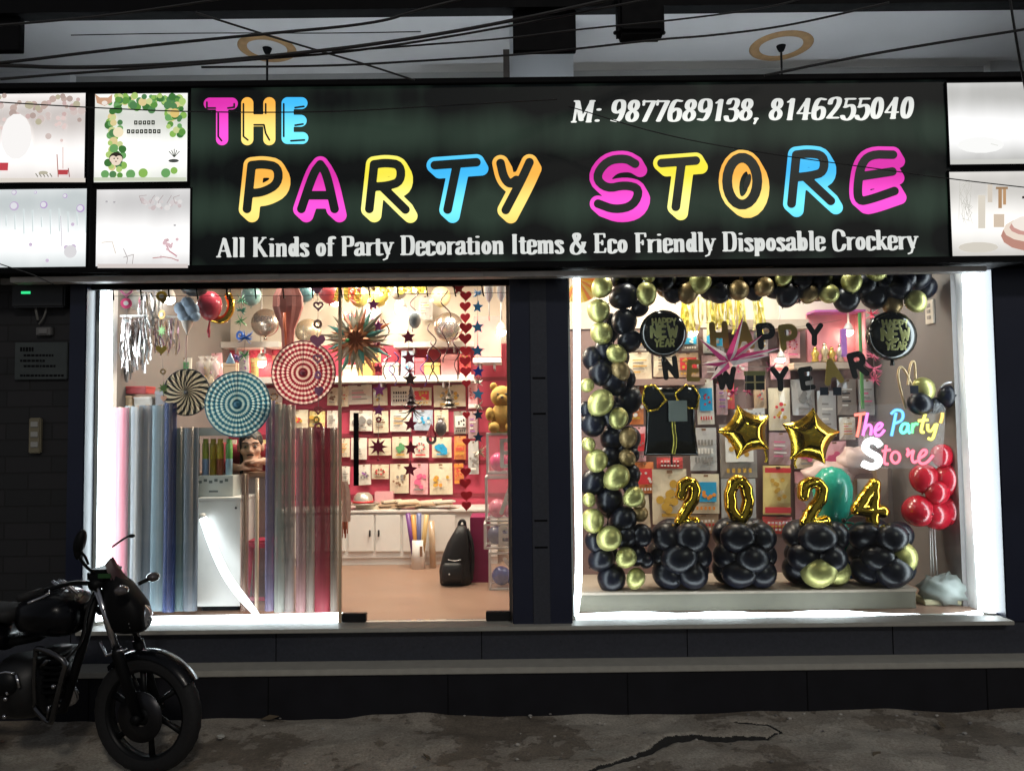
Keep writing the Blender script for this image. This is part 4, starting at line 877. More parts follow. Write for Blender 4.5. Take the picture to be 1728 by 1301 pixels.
b = MB(); box_px(b, 632, 830, 663, 858, 6.9, .08, .004); b.single('gift_box', pm('c', 'pink'), 'plain pink box against the wall beside the silver hat', 'box')
# paper rolls in a tall bin in front of the cabinet
c = at(706, 956, 6.5); c.z = ZF; t = thing('roll_bin', 'slim white bin holding rolls of gift wrap before the cabinet', 'bin', c)
h = az(706, 910, 6.5) - ZF
b = MB(); b.lathe([(.001, .0), (.055, 0), (.06, h), (.055, h), (.05, .01)], c, n=20); b.build('bin_body', white, t)
b = MB(); b.box((c.x + .02, c.y - .062, c.z + h * .45), (c.x + .042, c.y - .054, c.z + h * .8)); b.build('bin_label', pm('i', 'brown'), t)
for k, (dx, col, lab) in enumerate(((-.055, (.16, .05, .22), 'purple roll of gift wrap standing in the slim white bin'), (-.025, (.62, .30, .08), 'orange roll of gift wrap standing in the slim white bin'), (.008, (.12, .13, .28), 'dark blue roll of gift wrap standing in the slim white bin'), (.05, (.55, .38, .16), 'tan roll of gift wrap leaning out of the slim white bin'))):
    b = MB(); top = az(706, 865 + k % 2 * 3, 6.5); b.tube([(c.x + dx * .5, c.y - .01, ZF + .05), (c.x + dx * 1.5, c.y - .03, top)], .02, 12); b.single('gift_wrap_roll', M('gift_wrap', col, .35), lab, 'wrap roll', 'gift wrap rolls in the bin')
b = MB(); b.tube([(c.x + .12, c.y + .02, ZF + .002), (c.x + .105, c.y + .05, az(728, 880, 6.5))], .026, 12); b.single('cardboard_tube', pm('c', 'kraft'), 'brown cardboard tube leaning on the cabinet beside the bin', 'tube')
# backpack
YBP = 5.88; c = at(768, 985, YBP); c.z = ZF; t = thing('backpack', 'black backpack standing on the shop floor beside the crimson box', 'backpack', c)
def outline_body(prof, D):
    """closed lofted body from (z, x0, x1) rows"""
    b = MB(); n = 18; vs = []
    for z, x0, x1, d in prof:
        for k in range(n):
            a = 2 * math.pi * k / n; ca, sa = math.cos(a), math.sin(a)
            e = lambda v: math.copysign(abs(v) ** .62, v)
            vs.append(Vector(((x0 + x1) / 2 + (x1 - x0) / 2 * e(ca), D + d * e(sa), z)))
    m = len(prof); fs = [(i * n + k, i * n + (k + 1) % n, (i + 1) * n + (k + 1) % n, (i + 1) * n + k) for i in range(m - 1) for k in range(n)]
    fs += [tuple(range(n))[::-1], tuple((m - 1) * n + k for k in range(n))]
    b.add(vs, fs); return b
bpx = [(987, 746, 792, .09), (980, 742, 795, .11), (960, 741, 795, .115), (935, 747, 794, .11), (915, 755, 793, .10), (900, 764, 791, .085), (890, 770, 788, .06), (886, 773, 785, .03)]
nyl = M('black_nylon', (.008, .008, .010), .55, var=.3, scale=40)
outline_body([(az(768, y, YBP), ax(x0, 900, YBP), ax(x1, 900, YBP), d) for y, x0, x1, d in bpx], YBP).build('bag_body', nyl, t)
b = MB(); outl = [(978, 748, 780, .02), (970, 746, 783, .035), (950, 748, 782, .035), (945, 752, 778, .02)]
outline_body([(az(768, y, YBP), ax(x0, 900, YBP), ax(x1, 900, YBP), d) for y, x0, x1, d in outl], YBP - .11).build('front_pocket', nyl, t)
b = MB(); b.tube(smooth3([at(774, 890, YBP), at(776, 878, YBP), at(784, 878, YBP), at(785, 890, YBP)], 2), .012, 8); b.build('grab_handle', nyl, t)
b = MB(); b.tube(smooth3([at(788, 892, YBP - .03), at(797, 915, YBP - .05), at(798, 950, YBP - .05), at(795, 978, YBP - .03)], 2), .014, 8); b.build('shoulder_strap', nyl, t)
b = MB(); b.tube(smooth3([at(756, 944, YBP - .15), at(768, 947, YBP - .152), at(778, 944, YBP - .15)], 2), .003, 6); b.build('pocket_zip', metal, t)
b = MB(); b.ball(at(758, 969, YBP - .152), .008, 8, 6); b.build('zip_pull', metal, t)
b = MB(); box_px(b, 793, 873, 827, 992, 5.9, .3, .004); b.single('tall_box', M('crimson_card', (.22, .012, .07), .5), 'tall crimson cardboard box standing beside the black backpack', 'box')
# BABY letter boxes
def strokes_letter(ch):
    return {'B': [[(0, 0), (0, 1)], chaikin([(0, 1), (.6, 1), (.6, .52), (0, .52)]), chaikin([(0, .52), (.7, .52), (.7, 0), (0, 0)])], 'A': [[(0, 0), (.35, 1), (.7, 0)], [(.15, .35), (.55, .35)]], 'Y': [[(0, 1), (.35, .5), (.7, 1)], [(.35, .5), (.35, 0)]],
            'H': [[(0, 0), (0, 1)], [(.6, 0), (.6, 1)], [(0, .5), (.6, .5)]], 'P': [[(0, 0), (0, 1)], chaikin([(0, 1), (.65, 1), (.65, .45), (0, .45)])], 'N': [[(0, 0), (0, 1), (.6, 0), (.6, 1)]], 'E': [[(.55, 0), (0, 0), (0, 1), (.55, 1)], [(0, .5), (.45, .5)]],
            'W': [[(0, 1), (.22, 0), (.45, .75), (.68, 0), (.9, 1)]], 'R': [[(0, 0), (0, 1)], chaikin([(0, 1), (.6, 1), (.6, .5), (0, .5)]), [(.25, .5), (.6, 0)]]}[ch]
def glyph(b, ch, O, h, r, th=.004, wk=1, U=X_, V=Z_, res=None):
    ls = [[(x * h * wk, y * h) for x, y in l] for l in strokes_letter(ch)]
    b.sdf(strokes(ls, r), bounds(ls, r * 2), res or r * .55, O=O, U=U, V=V, th=th)
wacr = M('clear_acrylic', (.85, .85, .88), .08, alpha=.16, var=0); wframe = M('white_box_edge', (.72, .70, .68), .4)
for ch, (x0, y0, x1, y1), bal, lab in (('B', (820, 731, 884, 800), (.75, .06, .22), 'clear letter box with magenta balloons inside, topmost of its stack'), ('A', (818, 805, 884, 880), (.85, .25, .36), 'clear letter box with the letter A over coral balloons'), ('B', (816, 884, 884, 926), (.12, .13, .22), 'clear letter box with a large B before dark balloons'), ('Y', (824, 932, 890, 996), (.04, .09, .38), 'clear letter box with a blue balloon, lowest of its stack')):
    Y = 5.62; p, q = at(x0, y0, Y), at(x1, y1, Y); t = thing('letter_box', lab, 'letter box', ((p.x + q.x) / 2, Y, q.z), 'stack of clear letter boxes by the doorway')
    D = .24; e = .014
    b = MB()
    for xx in (p.x, q.x - e):
        for yy in (Y, Y + D - e): b.box((xx, yy, q.z), (xx + e, yy + e, p.z))
    for zz in (q.z, p.z - e):
        for yy in (Y, Y + D - e): b.box((p.x + e + .0005, yy + .0005, zz), (q.x - e - .0005, yy + e - .0005, zz + e))
        for xx in (p.x, q.x - e): b.box((xx + .0005, Y + e + .0005, zz + .0005), (xx + e - .0005, Y + D - e - .0005, zz + e - .0005))
    b.build('box_frame', wframe, t)
    b = MB(); b.box((p.x + e, Y + .004, q.z + e), (q.x - e, Y + .007, p.z - e)); b.build('clear_side', wacr, t)
    hh = (p.z - q.z) * .62; b = MB(); glyph(b, ch, Vector((p.x + (q.x - p.x) * .42, Y + .002, q.z + hh * .32)), hh, .014, .003); b.build('letter', white, t)
    b = MB(); b.ball((p.x + .09, Y + .12, q.z + .085), .07, 14, 10); b.build('balloon', M('box_balloon', bal, .2, coat=.4), t)
    b = MB(); b.ball((q.x - .1, Y + .13, q.z + .075), .06, 14, 10); b.build('balloon', M('box_balloon', tuple(min(1, c_ * 1.3 + .03) for c_ in bal), .2, coat=.4), t)
# golden bear on top of the boxes
c = at(848, 729, 5.68); t = thing('toy_bear', 'golden plush bear sitting on the stack of letter boxes', 'toy bear', c)
gold_pl = M('golden_plush', (.42, .25, .05), .8, var=.25, scale=50, bump=.3)
b = MB(); b.ball(c + Vector((0, 0, .11)), (.085, .08, .11), 18, 12)
b.ball(c + Vector((0, -.01, .26)), (.085, .075, .08), 18, 12); b.ball(c + Vector((0, -.08, .245)), (.036, .03, .028), 12, 8)
for s in (-1, 1): b.ball(c + Vector((s * .062, 0, .335)), (.028, .02, .03), 10, 8); b.tube(smooth3([c + Vector((s * .07, -.01, .17)), c + Vector((s * .10, -.05, .12)), c + Vector((s * .08, -.09, .09))], 1), [.032] * 3 + [.03] * 2, 10) if False else b.ball(c + Vector((s * .09, -.05, .13)), (.032, .055, .05), 12, 8); b.ball(c + Vector((s * .06, -.09, .035)), (.04, .05, .04), 12, 8)
b.build('plush_body', gold_pl, t)
for s in (-1, 1): b = MB(); b.ball(c + Vector((s * .03, -.085, .275)), .008, 8, 6); b.build('eye', pm('i', 'black'), t)
b = MB(); b.ball(c + Vector((0, -.108, .252)), (.012, .008, .009), 8, 6); b.build('nose', pm('i', 'black'), t)
b = MB(); box_px(b, 824, 708, 866, 730, 5.72, .16, .02); b.single('green_cushion', M('green_glitter', (.22, .33, .05), .4, var=.4, scale=60), 'green glitter block under the golden plush bear', 'cushion')
# glowing pink niche
b = MB(); box_px(b, 800, 534, 846, 602, 6.62, .05); b.single('backlit_niche', M('pink_niche_board', (.75, .28, .26), .5), 'pink niche board lit by the lamp beside the blue stars', 'wall niche')
# stuff on the upper shelf
def boxrow(items, Y, D):
    for x0, y0, x1, y1, col, lab in items:
        p, q = at(x0, y0, Y), at(x1, y1, Y); t = thing('gift_box', lab, 'box', ((p.x + q.x) / 2, Y, q.z)); m = M('box_card', col, .45)
        b = MB(); box_px(b, x0, y0 + (y1 - y0) * .22, x1, y1, Y, D, .004); b.build('box_base', m, t)
        b = MB(); p, q = at(x0 - .7, y0, Y), at(x1 + .7, y0 + (y1 - y0) * .22, Y); b.box((p.x, Y - .006, q.z + .0005), (q.x, Y + D + .006, p.z), .004); b.build('box_lid', M('box_lid_card', tuple(min(.9, c_ * 1.25) for c_ in col), .45), t)
boxrow([(376, 612, 398, 637, (.62, .5, .38), 'tan gift box on the long shelf above the blue rosette'), (460, 600, 474, 637, (.6, .3, .2), 'rusty tall gift box on the long shelf left of the red rosette'), (578, 616, 604, 637, (.7, .62, .45), 'cream gift box on the long shelf next to the starburst fan'), (606, 606, 628, 637, (.66, .40, .12), 'orange gift box on the long shelf under the starburst fan'), (645, 612, 672, 637, (.7, .66, .6), 'white gift box on the long shelf between the star strings'),
        (700, 604, 716, 637, (.66, .14, .18), 'red gift box on the long shelf behind the spirals'), (744, 598, 772, 637, (.8, .35, .36), 'salmon gift box on the long shelf near the red hearts'), (716, 612, 742, 637, (.75, .55, .2), 'gold gift box on the long shelf behind the spirals'), (672, 560, 690, 577, (.55, .5, .44), 'grey gift box on the upper shelf behind the star string')], 6.88, .15)
# ================================================================== THINGS HANGING IN THE LEFT BAY
rod = thing('hook_rail', 'black rail with a row of hooks across the top of the left bay', 'rail', at(506, 482, 4.70))
b = MB(); p, q = at(152, 486, 4.70), at(861, 474, 4.70); b.box((p.x, 4.69, (p.z + q.z) / 2 - .019), (q.x, 4.735, (p.z + q.z) / 2 + .019), .004); b.build('rail_bar', blackp, rod); rz_ = (p.z + q.z) / 2 - .019
for k, px in enumerate((190, 237, 284, 332, 382, 430, 477, 526, 575, 622, 670, 719, 766, 813)):
    x = ax(px, 490, 4.71); b = MB(); b.tube(smooth3([Vector((x, 4.71, rz_ + .004)), Vector((x + .004, 4.71, rz_ - .03)), Vector((x + .010, 4.705, rz_ - .062)), Vector((x + .013, 4.69, rz_ - .066))], 1), .0045, 6); b.build('hook', blackp, rod)
b = MB(); b.tube([at(192, 500, 4.71), at(500, 499, 4.71), at(858, 494, 4.71)], .0016, 5); b.build('tie_wire', dmetal, rod)
foil = {}
def fm(col, rough=.32, metal=.3):
    if (col, rough, metal) not in foil: foil[(col, rough, metal)] = M('foil_paper', col, rough, metal=metal, var=.1, spec=.6)
    return foil[(col, rough, metal)]
def garland(label, items, Y, ytop, cat='garland', name='hanging_garland', group='garlands hanging in the shop window', strm=None, seed=1):
    r = random.Random(seed); x0 = items[0][1]; t = thing(name, label, cat, at(x0, ytop, Y), group)
    pts = [at(x0, ytop, Y)] + [at(it[1], it[2], Y + .004) for it in items]
    b = MB(); b.tube(pts, .0016, 5); b.build('string', strm or mc((.25, .2, .2), .5), t)
    for it in items:
        kind, px, py, rp, col = it[:5]; rr = rp * sc(Y); a = r.uniform(-.5, .5); U = Vector((math.cos(a), math.sin(a), 0)); O = at(px, py, Y); m = MB()
        mt = fm(col) if len(it) < 6 else it[5]
        if kind == 'star': m.plate(star_pts(5, rr, rr * .45, 90 + r.uniform(-8, 8)), O, .003, U)
        elif kind == 'star8': m.plate(star_pts(8, rr, rr * .42), O, .003, U)
        elif kind == 'heart': m.plate(heart_pts(rr), O, .003, U)
        elif kind == 'disc': m.plate(ell(0, 0, rr, rr, n=20)[:-1], O, .003, U)
        elif kind in ('ring', 'hring'):
            f = (lambda X, Z: np.abs(np.hypot(X, Z) - rr * .72) - rr * .26) if kind == 'ring' else None
            if f is None:
                hp = heart_pts(rr * .8, 30); f = strokes([hp + hp[:1]], rr * .17)
            m.sdf(f, (-rr * 1.15, -rr * 1.15, rr * 1.15, rr * 1.15), rr / 8, O=O, U=U, th=.003)
            kind = 'heart' if kind == 'hring' else 'ring'
        elif kind == 'drop': m.ball(O, (rr * .7, rr * .7, rr), 12, 8)
        elif kind == 'tuft':
            for k in range(16):
                aa = r.uniform(0, 6.28); e = r.uniform(-1, 1); d = Vector((math.cos(aa), math.sin(aa) * .7, e)) * rr; m.tube([O, O + d * .6 + Vector((0, 0, -.1 * rr)), O + d], [.004, .003, .001], 4)
        elif kind == 'cone': m.lathe([(rr * .9, -rr), (.002, rr)], O, n=16); m.ball(O - Vector((0, 0, rr)), (rr * .88, rr * .88, rr * .12), 14, 5)
        elif kind == 'tree':
            for k in range(4): m.lathe([(rr * (.3 + .2 * k), rr * (.8 - .5 * k) - rr * .4), (rr * .08, rr * (.8 - .5 * k) + rr * .25)], O, n=10)
        m.build({'disc': 'disc', 'star8': 'star', 'tuft': 'tinsel_tuft', 'drop': 'bead', 'cone': 'bell', 'tree': 'paper_tree'}.get(kind, kind), mt, t)
        if kind == 'disc' and rp > 5:
            m = MB(); m.plate(ell(0, 0, rr * .45, rr * .45, n=14)[:-1], O + Vector((0, -.004, 0)), .002, U); m.build('disc_center', fm((.8, .75, .7), .4, .2), t)
    return t
RED = (.85, .025, .04); PNK = (.85, .25, .42); MAR = (.34, .02, .06); BLU = (.03, .24, .55); PUR = (.42, .07, .32)
garland('garland of pink hearts and a target disc beside the silver fringe', [('heart', 213, 476, 13, PNK), ('hring', 213, 491, 11, PNK), ('disc', 213, 512, 9, (.75, .08, .2)), ('tuft', 214, 540, 5, (.5, .5, .5))], 4.86, 466, seed=1)
garland('fruit garland with yellow suns and a green leaf star', [('disc', 273, 500, 9, (.7, .45, .05)), ('heart', 275, 507, 6, (.6, .35, .04)), ('disc', 273, 531, 8, (.75, .42, .1)), ('star8', 273, 558, 11, (.16, .32, .08)), ('heart', 272, 590, 9, (.6, .42, .06)), ('ring', 275, 627, 5, (.6, .4, .2)), ('star8', 276, 655, 10, (.2, .35, .1)), ('heart', 276, 672, 6, (.6, .3, .2))], 4.87, 486, seed=2)
garland('garland of lilac and rose hearts hanging in front of the red rosette', [('heart', 535, 487, 11, (.62, .25, .42)), ('hring', 537, 516, 9, (.7, .3, .45)), ('ring', 536, 547, 8, (.55, .3, .25)), ('heart', 536, 575, 13, (.62, .2, .36)), ('hring', 536, 605, 9, (.6, .25, .4)), ('ring', 536, 633, 7, (.4, .16, .36)), ('heart', 538, 660, 10, (.22, .05, .13)), ('hring', 537, 692, 8, (.45, .1, .1)), ('ring', 534, 708, 6, (.65, .45, .1)), ('ring', 537, 720, 8, (.5, .1, .12))], 4.82, 474, seed=3)
garland('garland of purple foil stars near the glass door edge', [('star', 631, 488, 6, (.6, .3, .1)), ('star', 630, 514, 11, PUR), ('star', 638, 550, 11, PUR), ('tuft', 636, 582, 8, MAR), ('star', 638, 622, 9, MAR), ('star', 640, 658, 12, PUR), ('star', 639, 692, 11, PUR), ('ring', 639, 708, 5, MAR), ('star8', 638, 754, 17, MAR), ('disc', 638, 776, 2, MAR)], 5.0, 482, seed=4)
garland('garland of dark maroon stars with a tinsel tree in the doorway', [('star', 689, 569, 13, MAR), ('star', 690, 604, 13, MAR), ('tuft', 690, 626, 11, MAR), ('star', 692, 640, 13, (.06, .02, .02)), ('tree', 694, 668, 15, (.05, .02, .02)), ('tuft', 696, 690, 20, (.05, .03, .02)), ('star', 693, 716, 13, MAR), ('star', 693, 756, 13, MAR), ('star', 692, 792, 13, MAR)], 5.0, 540, seed=5)
garland('garland of red felt hearts by the doorway pier', [('star', 774, 487, 12, (.3, .01, .02)), ('heart', 786, 499, 10, RED), ('heart', 785, 517, 10, RED), ('heart', 785, 536, 10, RED), ('heart', 786, 553, 11, RED), ('heart', 785, 571, 11, RED), ('heart', 786, 592, 10, RED), ('heart', 785, 609, 10, RED), ('heart', 786, 627, 10, RED), ('heart', 787, 647, 8, RED), ('heart', 787, 700, 7, RED), ('heart', 787, 745, 7, RED), ('heart', 786, 796, 9, RED), ('heart', 785, 815, 10, RED), ('heart', 787, 836, 10, RED), ('heart', 787, 853, 9, RED)], 5.02, 478, seed=6, strm=fm(RED))
garland('garland of blue stars hanging next to the red felt hearts', [('tuft', 806, 494, 8, BLU), ('star', 806, 518, 11, BLU), ('star', 806, 552, 12, BLU), ('star', 806, 592, 12, BLU), ('star', 807, 627, 11, (.01, .05, .42)), ('tuft', 807, 645, 8, (.5, .48, .42)), ('star', 807, 665, 11, BLU), ('tuft', 808, 684, 9, (.5, .45, .36)), ('star', 807, 700, 10, (.01, .05, .12)), ('star', 807, 738, 10, (.01, .05, .12)), ('tuft', 808, 762, 12, (.5, .4, .3))], 5.02, 484, seed=7)
garland('green tinsel garland ending in a blue bow above the blue rosette', [('tuft', 408, 506, 11, (.08, .28, .16)), ('tuft', 407, 524, 9, (.06, .3, .22)), ('tuft', 406, 541, 11, (.1, .4, .14)), ('ring', 404, 566, 8, (.02, .14, .6)), ('tuft', 414, 570, 13, (.02, .16, .62)), ('tuft', 412, 600, 10, (.06, .34, .1)), ('tuft', 402, 604, 8, (.22, .16, .5)), ('cone', 389, 604, 9, (.3, .45, .6))], 4.98, 490, seed=8)
garland('pair of Christmas ornaments with a maroon bell and a brown tree', [('tree', 757, 672, 16, (.06, .04, .02)), ('tuft', 757, 676, 12, (.06, .04, .02))], 5.6, 642, seed=9) if False else None
garland('brown tinsel tree ornament under the long white shelf', [('tree', 758, 672, 15, (.05, .035, .02)), ('tuft', 758, 678, 14, (.06, .04, .02))], 5.7, 640, cat='ornament', name='hanging_ornament', seed=9)
garland('maroon paper bell with a grey band before the third pack row', [('cone', 728, 726, 11, (.2, .01, .02)), ('ring', 728, 741, 9, (.2, .2, .2))], 5.5, 702, cat='ornament', name='hanging_ornament', seed=10)
garland('grey ribbed tassel beside the maroon paper bell', [('tuft', 744, 708, 5, (.2, .18, .17)), ('drop', 744, 722, 14, (.15, .13, .13))], 5.5, 698, cat='ornament', name='hanging_ornament', seed=11)
garland('blue and white eyeball ornament above the maroon stars', [('drop', 700, 540, 15, (.75, .75, .72), mc((.8, .8, .78), .3)), ('disc', 698, 542, 8, (.1, .18, .5), mc((.08, .18, .5), .2))], 4.98, 500, cat='ornament', name='hanging_ornament', seed=12)
# spiral streamers
spm = fm((.09, .03, .04), .3, .6)
def spiral(px, y0, y1, rp, turns, label, m=spm, Y=5.08, ph=0):
    n = int(turns * 14); b = MB(); pts = []
    for k in range(n + 1):
        u = k / n; c = at(px, y0 + (y1 - y0) * u, Y); a = 2 * math.pi * turns * u + ph; rr = rp * sc(Y) * (.5 + .5 * math.sin(math.pi * min(1, u * 1.3 + .1)))
        pts.append(c + Vector((math.cos(a) * rr, math.sin(a) * rr, 0)))
    b.tube(pts, .0042, 5); b.single('spiral_streamer', m, label, 'streamer', 'spiral streamers hanging in the doorway', org=pts[0])
for k, (px, y0, y1, rp, tn, lab, m) in enumerate(((700, 490, 560, 8, 1.6, 'dark spiral streamer above the eyeball ornament', spm), (752, 490, 612, 9, 2.4, 'long dark spiral streamer in front of the silver birthday balloon', spm), (728, 545, 640, 8, 2.2, 'dark spiral streamer over the pink shelf back', spm), (734, 575, 645, 10, 1.6, 'dark spiral streamer curling beside the maroon stars', spm), (650, 540, 640, 7, 2.2, 'dark thin spiral between the starburst and the maroon stars', spm), (664, 595, 650, 9, 1.4, 'violet spiral streamer beside the maroon star string', fm((.2, .06, .4))), (716, 600, 652, 7, 1.3, 'violet spiral streamer at the other side of the maroon stars', fm((.2, .06, .4))), (770, 560, 640, 6, 2, 'dark spiral streamer close to the red felt hearts', spm), (660, 600, 634, 12, 1, 'silver spiral streamer loop near the starburst fan', fm((.5, .5, .52))))):
    spiral(px, y0, y1, rp, tn, lab, m, 5.06 + .03 * (k % 3), k)
# paper fans
def fan_mat(name, ca, cb, kind, R_):
    m = bpy.data.materials.new(name); m.use_nodes = True; n = m.node_tree.nodes; L = m.node_tree.links; bs = n['Principled BSDF']; bs.inputs['Roughness'].default_value = .6
    tc = n.new('ShaderNodeTexCoord'); s_ = n.new('ShaderNodeSeparateXYZ'); L.new(tc.outputs['Object'], s_.inputs[0])
    def mt(op, a, b_=None):
        q = n.new('ShaderNodeMath'); q.operation = op
        for i, x in enumerate((a, b_)):
            if x is None: continue
            if isinstance(x, (int, float)): q.inputs[i].default_value = x
            else: L.new(x, q.inputs[i])
        return q.outputs[0]
    r2 = mt('SQRT', mt('ADD', mt('MULTIPLY', s_.outputs['X'], s_.outputs['X']), mt('MULTIPLY', s_.outputs['Z'], s_.outputs['Z'])))
    an = mt('ARCTAN2', s_.outputs['Z'], s_.outputs['X'])
    if kind == 'spiral': v = mt('SINE', mt('ADD', mt('MULTIPLY', an, 19), mt('MULTIPLY', mt('POWER', mt('DIVIDE', r2, R_), .7), 15)))
    else:
        v = mt('SINE', mt('MULTIPLY', r2, 2 * math.pi / (R_ / 6.6)))
        v = mt('ADD', v, mt('MULTIPLY', mt('COSINE', mt('MULTIPLY', an, 38)), .55)); v = mt('SUBTRACT', v, .15)
    cl = n.new('ShaderNodeMapRange'); cl.inputs['From Min'].default_value = -.35; cl.inputs['From Max'].default_value = .35; L.new(v, cl.inputs[0])
    mx = n.new('ShaderNodeMix'); mx.data_type = 'RGBA'; mx.inputs['A'].default_value = tuple(ca) + (1,); mx.inputs['B'].default_value = tuple(cb) + (1,); L.new(cl.outputs[0], mx.inputs['Factor']); L.new(mx.outputs['Result'], bs.inputs['Base Color'])
    tl = n.new('ShaderNodeBsdfTranslucent'); L.new(mx.outputs['Result'], tl.inputs[0]); ms = n.new('ShaderNodeMixShader'); ms.inputs[0].default_value = .45; L.new(bs.outputs[0], ms.inputs[1]); L.new(tl.outputs[0], ms.inputs[2]); L.new(ms.outputs[0], n['Material Output'].inputs[0])
    return m
def rosette(px, py, rp, Y, ca, cb, kind, label, rim):
    c = at(px, py, Y); R_ = rp * sc(Y); t = thing('paper_fan', label, 'paper fan', c, 'round paper fans hanging in the window')
    N = 76; b = MB(); vs = []; rs = (.08, .4, .75, 1.0)
    for j, rr in enumerate(rs):
        for k in range(N):
            a = 2 * math.pi * k / N; vs.append(c + Vector((R_ * rr * math.cos(a), (-.006 if k % 2 else .006) * (.4 + .6 * rr) - .01 * (1 - rr), R_ * rr * math.sin(a))))
    b.add(vs, [(j * N + k, (j + 1) * N + k, (j + 1) * N + (k + 1) % N, j * N + (k + 1) % N)[::-1] for j in range(3) for k in range(N)], True)
    b.build('fan_paper', fan_mat('fan_paper', ca, cb, kind, R_), t)
    b = MB(); b.tube([c + Vector((R_ * math.cos(2 * math.pi * k / 48), 0, R_ * math.sin(2 * math.pi * k / 48))) for k in range(49)], .0045, 5, False); b.build('fan_rim', rim, t)
    b = MB(); b.lathe([(R_ * .09, .004), (R_ * .09, -.004), (.001, -.008)], c + Vector((0, -.012, 0)), axis=(0, 1, 0), n=18); b.build('fan_hub', rim, t)
    b = MB(); b.tube([c + Vector((0, -.013, 0)), c + Vector((0, -.013, R_)), c + Vector((0, 0, R_ * 1.5))], .0016, 5); b.build('hanging_string', mc((.06, .06, .07), .5), t)
rosette(315, 662, 39, 4.93, (.012, .014, .014), (.62, .58, .46), 'spiral', 'round paper fan with a black and cream spiral', mc((.02, .02, .02), .5))
rosette(401, 682, 55, 4.88, (.015, .15, .25), (.55, .74, .76), 'ring', 'round paper fan with blue and pale blue rings', mc((.02, .16, .26), .5))
rosette(512, 629, 54, 4.91, (.30, .014, .04), (.82, .68, .62), 'ring', 'round paper fan with dark red and cream rings', mc((.26, .02, .05), .5))
# starburst fan
c = at(603, 574, 5.05); t = thing('starburst_fan', 'spiky olive and copper paper starburst in front of the doorway glass', 'paper star', c)
r = random.Random(5); mats = [fm((.34, .30, .20), .4, .1), fm((.60, .18, .06), .4, .1), fm((.12, .42, .36), .4, .1), fm((.66, .58, .42), .4, .1)]
groups_ = [MB() for _ in mats]
for k in range(40):
    a = 2 * math.pi * k / 40; L = (58 + r.uniform(-6, 8)) * sc(5.05) * (1 if k % 2 else .86); d = Vector((math.cos(a), 0, math.sin(a))); n_ = Vector((-math.sin(a), 0, math.cos(a))); w_ = .013
    y = -.02 * (k % 3); m = groups_[(k * 7 + k // 5) % 4]
    o = c + Vector((0, y, 0)); m.add([o + d * .02, o + d * L * .55 + n_ * w_ * 1.5, o + d * L, o + d * L * .55 - n_ * w_ * 1.5, o + d * L * .5 + Vector((0, -.02, 0))], [(0, 4, 1), (1, 4, 2), (2, 4, 3), (3, 4, 0), (0, 1, 2, 3)], True)
for m, mt in zip(groups_, mats): m.build('spike_fringe', mt, t)
b = MB()
for k in range(12):
    a = 2 * math.pi * k / 12; d = Vector((math.cos(a), 0, math.sin(a))); n_ = Vector((-d.z, 0, d.x)); o = c + Vector((0, -.05, 0)); b.add([o, o + d * .06 + n_ * .02, o + d * .1, o + d * .06 - n_ * .02, o + d * .05 + Vector((0, -.02, 0))], [(0, 4, 1), (1, 4, 2), (2, 4, 3), (3, 4, 0)], True)
b.build('inner_star', fm((.45, .16, .05), .35, .4), t)
b = MB(); b.ball(c + Vector((-.05, -.07, -.01)), .014, 10, 8); b.build('center_bead', fm((.04, .3, .08), .3, .4), t)
# silver fringe and other foils
def fringe(x0, x1, y0, y1, Y, n, cols, label, wp=3, seed=1, name='foil_fringe', cat='foil fringe', jag=.012):
    r = random.Random(seed); p = at(x0, y0, Y); q = at(x1, y0, Y); t = thing(name, label, cat, ((p.x + q.x) / 2, Y, p.z))
    ms = [MB() for _ in cols]
    for k in range(n):
        u = r.random(); x = p.x + (q.x - p.x) * u; zt = p.z + r.uniform(-.03, 0); zb = az((x0 + x1) / 2, y1 - r.uniform(0, (y1 - y0) * .3), Y); y = Y + r.uniform(-.03, .03); wd = wp * sc(Y) * r.uniform(.6, 1.2); dx = r.uniform(-.03, .03)
        vs = []; m = 5
        for i in range(m + 1):
            v = i / m; xx = x + dx * v + r.uniform(-jag, jag) * v; yy = y + r.uniform(-jag, jag); a = r.uniform(-.8, .8)
            vs += [Vector((xx - wd / 2 * math.cos(a), yy - wd / 2 * math.sin(a), zt + (zb - zt) * v)), Vector((xx + wd / 2 * math.cos(a), yy + wd / 2 * math.sin(a), zt + (zb - zt) * v))]
        ms[k % len(cols)].add(vs, [(2 * i, 2 * i + 1, 2 * i + 3, 2 * i + 2) for i in range(m)], True)
    for m, mt in zip(ms, cols): m.build('fringe', mt, t)
    b = MB(); b.box((p.x, Y - .006, p.z - .004), (q.x, Y + .006, p.z + .008)); b.build('hanging_bar', white, t)
silv = fm((.75, .73, .72), .2, .9)
fringe(203, 250, 534, 632, 4.98, 46, [silv, fm((.5, .42, .4), .25, .8)], 'silver foil fringe hanging beside the broad led strip', 3.4, 2)
fringe(232, 272, 492, 566, 5.06, 26, [fm((.85, .83, .82), .3, .5), silv], 'white foil fringe just behind the fruit garland', 3, 3)
fringe(254, 300, 536, 600, 5.1, 30, [fm((.55, .36, .5), .25, .7), fm((.75, .55, .4), .3, .6), silv], 'pastel lilac foil fringe behind the green leaf star', 2.6, 4)
fringe(206, 222, 560, 650, 5.16, 10, [fm((.28, .26, .24), .35, .6)], 'dull grey foil fringe at the far edge behind the silver fringe', 4, 5)
